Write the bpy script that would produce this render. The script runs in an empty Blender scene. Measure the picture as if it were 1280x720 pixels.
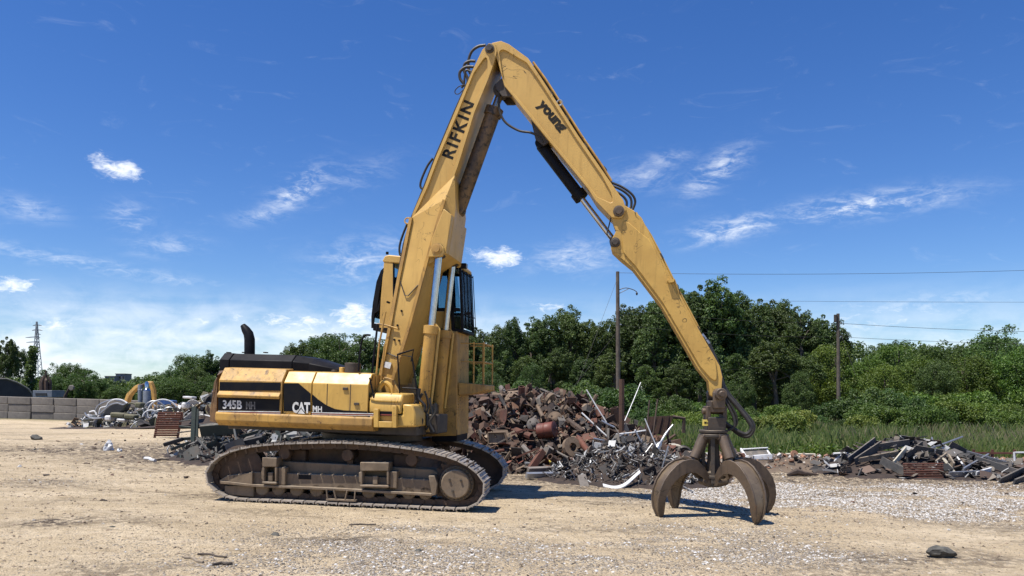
import bpy, bmesh, math, random
import numpy as np
from mathutils import Vector, Matrix, Euler
random.seed(7); RNG = np.random.default_rng(7)
R = math.radians
scn = bpy.context.scene
COL = scn.collection
# ------------------------------------------------------------------ camera
CAMH, F, CX, HY = 2.0, 961.0, 640.0, 493.0      # eye height, focal length in pixels, principal column, horizon row (1280 x 720)
cd = bpy.data.cameras.new('camera'); cam = bpy.data.objects.new('camera', cd); COL.objects.link(cam)
cam.location = (0, 0, CAMH); cam.rotation_euler = (R(90), 0, 0)
cd.sensor_width = 36.0; cd.lens = F / 1280 * 36.0; cd.shift_y = (HY - 360) / 1280
cd.clip_start = 0.05; cd.clip_end = 5000
scn.camera = cam
# ------------------------------------------------------------------ sun, sky, exposure
SUNV = Vector((-0.33, -0.21, 1.0)).normalized()          # towards the sun
SUN_EL = math.asin(SUNV.z)
sl = bpy.data.lights.new('sun', 'SUN'); so = bpy.data.objects.new('sun', sl); COL.objects.link(so)
sl.energy = 5.0; sl.angle = R(0.53); sl.color = (1.0, 0.955, 0.88)
so.rotation_euler = SUNV.to_track_quat('Z', 'Y').to_euler(); so.location = (-20, -12, 60)
scn.view_settings.view_transform = 'Standard'; scn.view_settings.look = 'None'
scn.view_settings.gamma = 1.0; scn.view_settings.use_curve_mapping = False
scn.view_settings.exposure = 0.42
w = bpy.data.worlds.new('World'); scn.world = w; w.use_nodes = True
def build_sky():
    nt = w.node_tree; N = nt.nodes; N.clear(); K = nt.links.new
    def math_(op, a, b=None, c=None):
        n = N.new('ShaderNodeMath'); n.operation = op
        for i, v in enumerate((a, b, c)):
            if v is None: continue
            if isinstance(v, (int, float)): n.inputs[i].default_value = v
            else: K(v, n.inputs[i])
        return n.outputs[0]
    sky = N.new('ShaderNodeTexSky'); sky.sky_type = 'NISHITA'; sky.sun_disc = False
    sky.sun_elevation = SUN_EL; sky.sun_rotation = math.atan2(SUNV.x, SUNV.y)
    sky.altitude = 200; sky.air_density = 1.0; sky.dust_density = 0.25; sky.ozone_density = 2.2
    hs = N.new('ShaderNodeHueSaturation'); hs.inputs['Hue'].default_value = 0.511
    hs.inputs['Saturation'].default_value = 1.20; hs.inputs['Value'].default_value = 1.0
    tint = N.new('ShaderNodeMix'); tint.data_type = 'RGBA'; tint.blend_type = 'MULTIPLY'; tint.inputs[0].default_value = 1; tint.inputs[7].default_value = (.84, .96, 1.10, 1)
    K(sky.outputs[0], tint.inputs[6]); K(tint.outputs[2], hs.inputs['Color'])
    tc = N.new('ShaderNodeTexCoord'); sep = N.new('ShaderNodeSeparateXYZ'); K(tc.outputs['Generated'], sep.inputs[0])
    az = math_('ARCTAN2', sep.outputs[0], sep.outputs[1]); el = math_('ARCSINE', sep.outputs[2])
    comb = N.new('ShaderNodeCombineXYZ'); K(az, comb.inputs[0]); K(el, comb.inputs[1])
    def noise(scale, detail, sx, sy, rot=0, dist=0.0, rough=0.6, off=0.0):
        mp = N.new('ShaderNodeMapping'); mp.inputs['Scale'].default_value = (sx, sy, 1); mp.inputs['Rotation'].default_value = (0, 0, rot)
        mp.inputs['Location'].default_value = (off, off * .7, 0)
        K(comb.outputs[0], mp.inputs[0])
        n = N.new('ShaderNodeTexNoise'); n.inputs['Scale'].default_value = scale; n.inputs['Detail'].default_value = detail
        n.inputs['Roughness'].default_value = rough; n.inputs['Distortion'].default_value = dist
        K(mp.outputs[0], n.inputs['Vector']); return n.outputs['Fac']
    def ramp(v, lo, hi):
        n = N.new('ShaderNodeMapRange'); n.interpolation_type = 'SMOOTHSTEP'
        n.inputs[1].default_value = lo; n.inputs[2].default_value = hi; K(v, n.inputs[0]); return n.outputs[0]
    wisp = noise(13, 9, 1.0, 3.0, 0.12, 1.5, .62)          # combed cirrus
    puff = noise(26, 8, 1.0, 1.5, 0, .45, .6, 3.1)         # cumulus detail
    fine = noise(60, 6, 1.0, 2.6, 0.2, 1.0, .65, 7.7)
    # wisps: pixel centre, half sizes, tilt, strength, kind (0 wisp, 1 puff)
    C = [(142, 211, 34, 13, 12, 1.25, 1), (375, 236, 40, 15, -34, 1.0, 0), (330, 268, 34, 10, -14, .45, 0),
         (163, 274, 24, 18, 0, .55, 0), (208, 308, 40, 12, -8, .42, 0), (38, 262, 30, 12, 5, .5, 0),
         (95, 328, 150, 9, 7, .55, 0), (12, 355, 26, 13, 4, 1.3, 1), (455, 325, 60, 24, -12, .6, 0),
         (622, 323, 36, 13, 3, 1.3, 1), (720, 322, 50, 18, -6, .62, 0), (895, 214, 40, 16, -30, .75, 0),
         (808, 222, 40, 14, 0, .5, 0), (832, 200, 30, 9, -6, .42, 0), (910, 287, 52, 12, -9, 1.1, 0),
         (1075, 258, 90, 13, -2, 1.05, 0), (1105, 397, 90, 18, 0, .9, 0), (1200, 375, 150, 14, 0, .35, 0),
         (60, 381, 110, 6, 3, .5, 0), (440, 398, 36, 20, 0, 1.3, 1), (240, 402, 60, 14, 4, .6, 1),
         (360, 405, 100, 14, 0, 1.0, 1), (690, 385, 60, 10, 0, .6, 1), (230, 390, 40, 5, 3, .45, 0),
         (440, 222, 50, 16, -20, .3, 0), (60, 405, 60, 14, 0, .8, 1)]
    tot = None; tw = None; tp = None
    for (px, py, a, b, tl, s, kind) in C:
        u0 = math.atan((px - CX) / F); v0 = math.atan((HY - py) / F * math.cos(u0)); k = math.cos(u0)
        a = a / F * k; b = b / F * k; t = R(tl)
        du = math_('SUBTRACT', az, u0); dv = math_('SUBTRACT', el, v0)
        p = math_('ADD', math_('MULTIPLY', du, math.cos(t) / a), math_('MULTIPLY', dv, -math.sin(t) / a))
        q = math_('ADD', math_('MULTIPLY', du, math.sin(t) / b), math_('MULTIPLY', dv, math.cos(t) / b))
        d2 = math_('ADD', math_('MULTIPLY', p, p), math_('MULTIPLY', q, q))
        g = math_('MULTIPLY', math_('EXPONENT', math_('MULTIPLY', d2, -1.0)), s)
        if kind: tp = g if tp is None else math_('MAXIMUM', tp, g)
        else: tw = g if tw is None else math_('MAXIMUM', tw, g)
    # banks of cloud low over the horizon, all the way round; thicker where the weather is coming from (left)
    lowm = math_('MULTIPLY', ramp(el, .145, .05), ramp(az, .35, -.15))
    low2 = math_('MULTIPLY', ramp(el, .15, .02), .62)
    low = math_('MAXIMUM', math_('MULTIPLY', lowm, .85), low2)
    lows = noise(5, 7, 1.0, 5.0, 0.02, .5, .55, 1.7)
    lowc = math_('MULTIPLY', low, ramp(math_('ADD', math_('MULTIPLY', lows, .6), math_('MULTIPLY', puff, .4)), .32, .66))
    wm = math_('MULTIPLY', tw, ramp(math_('ADD', math_('MULTIPLY', wisp, .65), math_('MULTIPLY', fine, .35)), .40, .72))
    pm = ramp(math_('ADD', math_('MULTIPLY', tp, .62), math_('MULTIPLY', math_('SUBTRACT', math_('ADD', math_('MULTIPLY', puff, .6), math_('MULTIPLY', fine, .4)), .5), 2.6)), .22, .95)
    pm = math_('MULTIPLY', pm, ramp(tp, .03, .3))
    gen = math_('MULTIPLY', ramp(wisp, .56, .95), .16)
    tot = math_('MAXIMUM', math_('MAXIMUM', wm, pm), math_('MAXIMUM', lowc, gen))
    tot = math_('MINIMUM', math_('MULTIPLY', tot, ramp(el, -.02, .02)), .93)
    mix = N.new('ShaderNodeMix'); mix.data_type = 'RGBA'
    K(tot, mix.inputs[0]); K(hs.outputs[0], mix.inputs[6]); mix.inputs[7].default_value = (9.0, 9.4, 9.9, 1)
    bg = N.new('ShaderNodeBackground'); bg.inputs['Strength'].default_value = 0.094
    K(mix.outputs[2], bg.inputs[0]); out = N.new('ShaderNodeOutputWorld'); K(bg.outputs[0], out.inputs[0])
build_sky()
# ------------------------------------------------------------------ ground height and pixel helpers
def sst(a, b, x):
    t = np.clip((x - a) / (b - a), 0, 1); return t * t * (3 - 2 * t)
def gbase(x, y):
    x = np.asarray(x, float); y = np.asarray(y, float)
    z = -0.033 * 14 * np.tanh(x / 14)
    f = sst(28, 55, y)
    z = z - .5 * f * sst(8, 25, -x) - .028 * (x + 37) * np.exp(-((x + 37) / 14) ** 2) * f
    return z
def vnoise(x, y, seed=0):
    xi = np.floor(x).astype(np.int64); yi = np.floor(y).astype(np.int64); xf = x - xi; yf = y - yi
    def h(a, b):
        n = (a * 374761393 + b * 668265263 + seed * 974634777) & 0x7fffffff
        n = ((n ^ (n >> 13)) * 1274126177) & 0x7fffffff
        return ((n ^ (n >> 16)) & 0xffff) / 65535.0
    u = xf * xf * (3 - 2 * xf); v = yf * yf * (3 - 2 * yf)
    return (h(xi, yi) * (1 - u) + h(xi + 1, yi) * u) * (1 - v) + (h(xi, yi + 1) * (1 - u) + h(xi + 1, yi + 1) * u) * v
def fbm(x, y, seed=0, oct=4):
    s = 0; a = .5; t = 0
    for o in range(oct):
        s = s + a * vnoise(x * 2 ** o + 17.3 * o, y * 2 ** o - 9.1 * o, seed + o); t += a; a *= .5
    return s / t
def gz(x, y):
    x = np.asarray(x, float); y = np.asarray(y, float)
    z = gbase(x, y) + (fbm(x * .35, y * .35, 3, 4) - .5) * .10 * sst(55, 25, y)
    near = sst(40, 22, y) * sst(24, 18, np.abs(x))
    z = z + near * ((fbm(x * 1.1, y * 1.9, 11, 4) - .5) * .06 + (fbm(x * 4.5, y * 5.5, 19, 2) - .5) * .03)
    # wheel and track ruts curving across the near left
    rx = x + 4.5 + .08 * (y - 8) ** 1.0
    for off in (-1.9, .1, 3.6, 5.9):
        d = (rx - off - 2.2 * np.sin(y * .16 + off))
        z = z - near * .018 * np.exp(-(d / .28) ** 2) * (vnoise(x * 2, y * 5, 5) * .6 + .5)
        z = z + near * .010 * np.sin(y * 19.6 + d * 3) * np.exp(-(d / .26) ** 4) * sst(.35, .7, vnoise(x * .5, y * .5, 8))
    # the machine and the grapple stand on packed, level spots
    p = np.exp(-(((x + 2.7) / 3.6) ** 4 + ((y - 14.7) / 2.6) ** 4))
    q = np.exp(-(((x - 3.5) / 1.7) ** 4 + ((y - 13.4) / 1.5) ** 4))
    k = np.clip(p + q, 0, 1)
    return z * (1 - k) + gbase(x, y) * k
def G(x, y): return float(gz(np.array([x]), np.array([y]))[0])
def ray(px, py): return Vector(((px - CX) / F, 1.0, (HY - py) / F))
def at(px, py, Y): d = ray(px, py); return Vector((d.x * Y, Y, CAMH + d.z * Y))
def on_ground(px, py):
    lo, hi = 4.0, 300.0
    d = ray(px, py)
    for _ in range(60):
        m = .5 * (lo + hi)
        if CAMH + d.z * m > float(gbase(d.x * m, m)): lo = m
        else: hi = m
    return Vector((d.x * lo, lo, G(d.x * lo, lo)))
# ------------------------------------------------------------------ materials
MATS = {}
def _nt(name):
    m = bpy.data.materials.new(name); m.use_nodes = True; nt = m.node_tree; nt.nodes.clear()
    o = nt.nodes.new('ShaderNodeOutputMaterial'); b = nt.nodes.new('ShaderNodeBsdfPrincipled'); nt.links.new(b.outputs[0], o.inputs[0])
    return m, nt, b, o
def _ramp(nt, fac, lo, hi):
    n = nt.nodes.new('ShaderNodeMapRange'); n.interpolation_type = 'SMOOTHSTEP'
    n.inputs[1].default_value = lo; n.inputs[2].default_value = hi; nt.links.new(fac, n.inputs[0]); return n.outputs[0]
def _noise(nt, vec, scale, detail=5, rough=.6, dist=0):
    n = nt.nodes.new('ShaderNodeTexNoise'); n.inputs['Scale'].default_value = scale; n.inputs['Detail'].default_value = detail
    n.inputs['Roughness'].default_value = rough; n.inputs['Distortion'].default_value = dist
    nt.links.new(vec, n.inputs['Vector']); return n.outputs['Fac']
def _mix(nt, fac, a, b, mode='MIX'):
    n = nt.nodes.new('ShaderNodeMix'); n.data_type = 'RGBA'; n.blend_type = mode
    for i, v in ((0, fac), (6, a), (7, b)):
        if isinstance(v, (int, float)): n.inputs[i].default_value = v
        elif isinstance(v, tuple): n.inputs[i].default_value = (*v, 1) if len(v) == 3 else v
        else: nt.links.new(v, n.inputs[i])
    return n.outputs[2]
def _coord(nt, kind='Object', sc=(1, 1, 1), rot=(0, 0, 0)):
    t = nt.nodes.new('ShaderNodeTexCoord'); m = nt.nodes.new('ShaderNodeMapping')
    m.inputs['Scale'].default_value = sc; m.inputs['Rotation'].default_value = rot
    nt.links.new(t.outputs[kind], m.inputs[0]); return m.outputs[0]
def _bump(nt, b, h, s, d=.02):
    n = nt.nodes.new('ShaderNodeBump'); n.inputs['Strength'].default_value = s; n.inputs['Distance'].default_value = d
    nt.links.new(h, n.inputs['Height']); nt.links.new(n.outputs[0], b.inputs['Normal'])
def wear_mat(name, c, c2, rust=(.09, .045, .022), rough=.5, metal=0.0, var=.5, scale=3.0, rust_amt=.0, scratch=0.0, dust=0.0,
             dustc=(.30, .24, .17), bump=.15, vcol=False, randobj=0.0, streak=0.0):
    """painted or bare surface: two tones, rust spots, scratches, dust lying on upward faces"""
    m, nt, b, o = _nt(name); K = nt.links.new
    v = _coord(nt)
    n1 = _noise(nt, v, scale, 4, .65, .4)
    col = _mix(nt, _ramp(nt, n1, .35, .7), c, c2)
    if vcol:
        a = nt.nodes.new('ShaderNodeVertexColor'); a.layer_name = 'tint'
        col = _mix(nt, _ramp(nt, n1, .45, .75), a.outputs[0], c2)
        col = _mix(nt, .75, col, a.outputs[0])
    if randobj:
        oi = nt.nodes.new('ShaderNodeObjectInfo'); hv = nt.nodes.new('ShaderNodeHueSaturation')
        mr = nt.nodes.new('ShaderNodeMapRange'); mr.inputs[3].default_value = 1 - randobj; mr.inputs[4].default_value = 1 + randobj
        K(oi.outputs['Random'], mr.inputs[0]); K(mr.outputs[0], hv.inputs['Value']); K(col, hv.inputs['Color']); col = hv.outputs[0]
    if streak:
        vs = _coord(nt, 'Object', (9, 9, .8)); ns = _noise(nt, vs, 1.6, 5, .6)
        col = _mix(nt, _ramp(nt, ns, .5, .78), col, tuple(x * (1 - streak) for x in c2))
    if rust_amt:
        nr = _noise(nt, v, scale * 2.6, 5, .72, .3); f = _ramp(nt, nr, .72 - rust_amt * .3, .80 - rust_amt * .22)
        col = _mix(nt, f, col, rust)
    if scratch:
        for k, (rt, sc, wd) in enumerate((((.3, .9, .2), (1, 1, 1.7), .010), ((1.2, -.5, .4), (2.4, 1, 1), .007))):
            vs = _coord(nt, 'Object', sc, rt); ns = _noise(nt, vs, 2.3, 2, .5, 1.2); nm_ = _noise(nt, vs, 1.1 + k, 3, .6)
            ab = nt.nodes.new('ShaderNodeMath'); ab.operation = 'COMPARE'; K(ns, ab.inputs[0]); ab.inputs[1].default_value = .5; ab.inputs[2].default_value = wd * (.6 + .4 * scratch)
            mm = nt.nodes.new('ShaderNodeMath'); mm.operation = 'MULTIPLY'; K(ab.outputs[0], mm.inputs[0]); K(_ramp(nt, nm_, .58 - .06 * scratch, .66), mm.inputs[1])
            col = _mix(nt, mm.outputs[0], col, tuple(x * .22 for x in c))
    if dust:
        gm = nt.nodes.new('ShaderNodeNewGeometry'); sp = nt.nodes.new('ShaderNodeSeparateXYZ'); K(gm.outputs['Normal'], sp.inputs[0])
        up = _ramp(nt, sp.outputs[2], -.2, .9); nd = _noise(nt, v, 5, 4, .7)
        mm = nt.nodes.new('ShaderNodeMath'); mm.operation = 'MULTIPLY'; K(up, mm.inputs[0]); K(_ramp(nt, nd, .3, .65), mm.inputs[1])
        m2 = nt.nodes.new('ShaderNodeMath'); m2.operation = 'MULTIPLY'; K(mm.outputs[0], m2.inputs[0]); m2.inputs[1].default_value = dust
        col = _mix(nt, m2.outputs[0], col, dustc)
        nd2 = _noise(nt, v, 1.7, 3, .6); col = _mix(nt, _ramp(nt, nd2, .5, .9), col, _mix(nt, dust * .6, col, dustc))
    K(col, b.inputs['Base Color'])
    nr = _noise(nt, v, scale * 3, 2, .6)
    mr = nt.nodes.new('ShaderNodeMapRange'); mr.inputs[3].default_value = max(.05, rough - .13); mr.inputs[4].default_value = min(1, rough + .17)
    K(nr, mr.inputs[0]); K(mr.outputs[0], b.inputs['Roughness']); b.inputs['Metallic'].default_value = metal
    if bump: _bump(nt, b, _noise(nt, v, scale * 5, 3, .65), bump, .02)
    MATS[name] = m; return m
wear_mat('yellow', (.63, .385, .085), (.51, .305, .068), rough=.42, rust_amt=.16, scratch=.5, dust=.14, scale=1.6, bump=.05, streak=.12)
wear_mat('yellow_boom', (.60, .375, .100), (.52, .315, .080), rough=.45, rust_amt=.05, scratch=.25, dust=.15, scale=1.1, bump=.04, streak=.10)
wear_mat('yellow_stick', (.60, .375, .09), (.50, .30, .07), rough=.48, rust_amt=.20, scratch=1.3, dust=.1, scale=1.5, bump=.05, streak=.25)
wear_mat('yellow_shabby_or_shaded', (.56, .32, .070), (.36, .205, .06), rough=.6, rust_amt=.45, scratch=1.0, dust=.15, scale=2.2, bump=.1, streak=.4)  # shabby paint; on riser and boom cylinders it stands in for boom shade
wear_mat('counterweight', (.24, .13, .05), (.12, .07, .035), rough=.65, rust_amt=.75, scratch=1.0, dust=.2, scale=2.0, bump=.12, streak=.5)
wear_mat('black_paint', (.006, .006, .008), (.012, .012, .014), rough=.5, rust_amt=.04, dust=.03, scale=3, bump=.05)
wear_mat('decal_black', (.006, .007, .011), (.014, .013, .013), rust=(.12, .07, .035), rough=.45, rust_amt=.08, scratch=.5, scale=3.2, bump=.02)
wear_mat('decal_white', (.75, .75, .72), (.5, .48, .44), rust=(.03, .03, .03), rough=.5, rust_amt=.42, scale=7, bump=0)
wear_mat('decal_grey', (.20, .19, .18), (.07, .065, .06), rust=(.03, .03, .03), rough=.5, rust_amt=.6, scale=7, bump=0)
wear_mat('decal_red', (.28, .05, .03), (.18, .06, .05), rough=.5, rust_amt=.4, scale=5, bump=0)
wear_mat('stencil_black', (.013, .013, .013), (.035, .03, .022), rough=.6, rust=(.45, .30, .09), rust_amt=.03, scale=6, bump=0)
wear_mat('dark_steel', (.045, .038, .032), (.085, .066, .05), rough=.55, metal=.3, rust_amt=.35, dust=.4, scale=3, bump=.15)
wear_mat('grapple_steel', (.130, .091, .060), (.070, .051, .037), rust=(.16, .085, .04), rough=.5, metal=.2, rust_amt=.4, scratch=1, dust=.25, scale=2.2, bump=.12, streak=.3)
wear_mat('tine_shell', (.24, .18, .115), (.14, .10, .066), rust=(.16, .08, .035), rough=.48, metal=.4, rust_amt=.3, scratch=1, scale=2.4, bump=.1)
wear_mat('frame_dusty', (.215, .155, .098), (.14, .102, .066), rust=(.05, .035, .026), rough=.85, rust_amt=.35, dust=.8, dustc=(.30, .245, .18), scale=2.5, bump=.2, streak=.2)
wear_mat('track_steel', (.12, .092, .068), (.07, .055, .043), rust=(.12, .06, .03), rough=.6, metal=.35, rust_amt=.4, dust=.7, dustc=(.33, .28, .22), scale=4, bump=.2)
wear_mat('shoe_worn', (.42, .37, .31), (.22, .18, .14), rust=(.12, .07, .04), rough=.5, metal=.3, rust_amt=.3, scale=4, bump=.12, randobj=.15)
wear_mat('chain_dark', (.10, .062, .040), (.055, .038, .028), rough=.65, metal=.3, rust_amt=.4, scale=4, bump=.2)
wear_mat('cylinder_blotched', (.05, .036, .028), (.17, .105, .05), rust=(.012, .011, .01), rough=.55, rust_amt=.75, scale=3.5, bump=.12)
wear_mat('rubber', (.014, .014, .014), (.028, .026, .024), rough=.55, dust=.2, scale=6, bump=.05)
wear_mat('chrome', (.55, .56, .58), (.42, .42, .43), rough=.14, metal=1.0, scale=6, bump=0)
wear_mat('rod_grey', (.34, .35, .36), (.24, .24, .25), rough=.28, metal=.9, scale=6, bump=0)
wear_mat('white_tag', (.8, .8, .78), (.6, .6, .58), rough=.5, scale=5, bump=0)
wear_mat('label_yellow', (.80, .62, .10), (.7, .55, .15), rough=.5, scale=6, bump=0)
wear_mat('rust_stuff', (.10, .055, .032), (.16, .085, .045), rust=(.035, .025, .02), rough=.8, metal=.1, rust_amt=.25, dust=.12, dustc=(.27, .21, .155), scale=5, bump=.2, vcol=True)
wear_mat('core_shade', (.030, .021, .016), (.055, .036, .026), rough=.95, scale=5, bump=.4)  # heap cores: deep shadow between the pieces put into the colour
for nm, a, b_ in (('rust_brown', (.095, .050, .031), (.06, .034, .024)), ('rust_red', (.125, .045, .028), (.08, .033, .023)),
                  ('rust_dark', (.05, .034, .027), (.085, .052, .036)), ('rust_tan', (.20, .140, .092), (.13, .09, .06)),
                  ('rust_grey', (.17, .15, .13), (.10, .088, .078))):
    wear_mat(nm, a, b_, rust=(.04, .026, .02), rough=.82, metal=.1, rust_amt=.3, dust=.12, scale=4, bump=.15, randobj=.3)
wear_mat('drum_red', (.15, .040, .022), (.085, .032, .022), rough=.55, rust_amt=.4, scale=3, bump=.1)
wear_mat('galv', (.42, .43, .44), (.30, .31, .32), rust=(.18, .12, .08), rough=.42, metal=.75, rust_amt=.1, dust=.2, scale=4, bump=.06, randobj=.2)
wear_mat('alu_white', (.70, .70, .69), (.50, .50, .49), rust=(.25, .2, .15), rough=.5, rust_amt=.15, dust=.15, scale=3, bump=.06, randobj=.12)
wear_mat('green_frame', (.028, .045, .038), (.05, .062, .052), rough=.6, rust_amt=.35, dust=.5, scale=3, bump=.1, randobj=.25)
wear_mat('grey_frame', (.20, .20, .18), (.12, .115, .10), rough=.6, metal=.2, rust_amt=.3, dust=.3, scale=3, bump=.1, randobj=.25)
wear_mat('dark_board', (.055, .055, .055), (.10, .095, .09), rough=.8, rust_amt=.1, dust=.45, scale=3, bump=.1, randobj=.35)
wear_mat('wood_grey', (.26, .21, .15), (.17, .135, .10), rough=.85, rust_amt=.1, scale=4, bump=.2, streak=.3, randobj=.2)
wear_mat('concrete', (.215, .195, .17), (.14, .128, .115), rust=(.10, .09, .08), rough=.9, rust_amt=.3, dust=.25, scale=1.4, bump=.25, streak=.25, randobj=.14)
wear_mat('pole_wood', (.14, .11, .085), (.085, .066, .052), rough=.9, scale=3, bump=.3, streak=.4)
wear_mat('olive_cloth', (.11, .11, .06), (.07, .075, .05), rough=.9, dust=.4, scale=2, bump=.3)
wear_mat('blue_sheet', (.05, .12, .30), (.04, .08, .2), rough=.5, scale=3, bump=.05)
wear_mat('tank_blue', (.20, .22, .25), (.14, .16, .18), rough=.5, metal=.2, dust=.3, scale=3, bump=.03)
wear_mat('membrane', (.02, .022, .026), (.035, .037, .042), rough=.75, dust=.2, scale=.6, bump=.05)
wear_mat('beige_plastic', (.55, .50, .38), (.42, .37, .27), rough=.5, rust_amt=.15, dust=.3, scale=3, bump=.05)
wear_mat('tower_steel', (.30, .32, .35), (.24, .26, .28), rough=.6, metal=.3, scale=1, bump=0)
wear_mat('far_wall', (.16, .17, .20), (.12, .13, .15), rough=.8, scale=.3, bump=0)
wear_mat('earth', (.16, .115, .075), (.10, .072, .05), rust=(.22, .17, .12), rough=.95, rust_amt=.35, scale=3, bump=.4)
wear_mat('stone_dark', (.10, .095, .08), (.055, .052, .045), rough=.9, rust=(.2, .18, .15), rust_amt=.2, scale=9, bump=.5)
wear_mat('bark', (.10, .08, .062), (.055, .044, .035), rough=.95, scale=2, bump=.5)
for nm_ in ('decal_black', 'black_paint', 'stencil_black'):
    for n_ in MATS[nm_].node_tree.nodes:
        if n_.type == 'BSDF_PRINCIPLED': n_.inputs['Specular IOR Level'].default_value = .14
def glass_mat():
    m, nt, b, o = _nt('glass'); K = nt.links.new
    b.inputs['Base Color'].default_value = (.02, .03, .035, 1); b.inputs['Roughness'].default_value = .05
    t = nt.nodes.new('ShaderNodeBsdfTransparent'); t.inputs[0].default_value = (.62, .74, .78, 1)
    mx = nt.nodes.new('ShaderNodeMixShader'); fr = nt.nodes.new('ShaderNodeFresnel'); fr.inputs[0].default_value = 1.5
    n = _noise(nt, _coord(nt), 3, 5); ad = nt.nodes.new('ShaderNodeMath'); ad.operation = 'MULTIPLY_ADD'
    K(_ramp(nt, n, .4, .9), ad.inputs[0]); ad.inputs[1].default_value = .15; K(fr.outputs[0], ad.inputs[2])
    K(ad.outputs[0], mx.inputs[0]); K(t.outputs[0], mx.inputs[1]); K(b.outputs[0], mx.inputs[2]); K(mx.outputs[0], o.inputs[0])
    MATS['glass'] = m
glass_mat()
def leaf_mat(name, c1, c2, c3, transl=.28, rnd=.25):
    m, nt, b, o = _nt(name); K = nt.links.new
    g = nt.nodes.new('ShaderNodeNewGeometry'); oi = nt.nodes.new('ShaderNodeObjectInfo')
    cr = nt.nodes.new('ShaderNodeValToRGB'); cr.color_ramp.elements[0].color = (*c1, 1); cr.color_ramp.elements[1].color = (*c3, 1)
    e = cr.color_ramp.elements.new(.55); e.color = (*c2, 1); K(g.outputs['Random Per Island'], cr.inputs[0])
    hv = nt.nodes.new('ShaderNodeHueSaturation'); mr = nt.nodes.new('ShaderNodeMapRange')
    mr.inputs[3].default_value = 1 - rnd; mr.inputs[4].default_value = 1 + rnd; K(oi.outputs['Random'], mr.inputs[0]); K(mr.outputs[0], hv.inputs['Value'])
    m2 = nt.nodes.new('ShaderNodeMapRange'); m2.inputs[3].default_value = .485; m2.inputs[4].default_value = .52
    nz = nt.nodes.new('ShaderNodeTexWhiteNoise'); nz.noise_dimensions = '1D'; K(oi.outputs['Random'], nz.inputs['W']); K(nz.outputs['Value'], m2.inputs[0]); K(m2.outputs[0], hv.inputs['Hue'])
    K(cr.outputs[0], hv.inputs['Color']); K(hv.outputs[0], b.inputs['Base Color']); b.inputs['Roughness'].default_value = .5
    b.inputs['Specular IOR Level'].default_value = .35
    t = nt.nodes.new('ShaderNodeBsdfTranslucent'); gm = _mix(nt, 1.0, hv.outputs[0], (1.3, 1.35, .55), 'MULTIPLY'); K(gm, t.inputs[0])
    mx = nt.nodes.new('ShaderNodeMixShader'); mx.inputs[0].default_value = transl
    K(b.outputs[0], mx.inputs[1]); K(t.outputs[0], mx.inputs[2]); K(mx.outputs[0], o.inputs[0])
    MATS[name] = m
leaf_mat('leaf_dark', (.042, .068, .020), (.076, .116, .033), (.130, .178, .052))
leaf_mat('leaf_mid', (.042, .074, .020), (.074, .120, .030), (.115, .170, .044))
leaf_mat('leaf_bright', (.056, .098, .018), (.100, .158, .026), (.165, .228, .040))
leaf_mat('leaf_yellowish', (.10, .14, .03), (.16, .20, .04), (.24, .26, .06))
leaf_mat('grass_mix', (.105, .145, .038), (.18, .22, .066), (.30, .28, .13), .38, .0)
leaf_mat('grass_dry', (.19, .17, .09), (.29, .25, .15), (.24, .25, .11), .3, .0)
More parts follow.
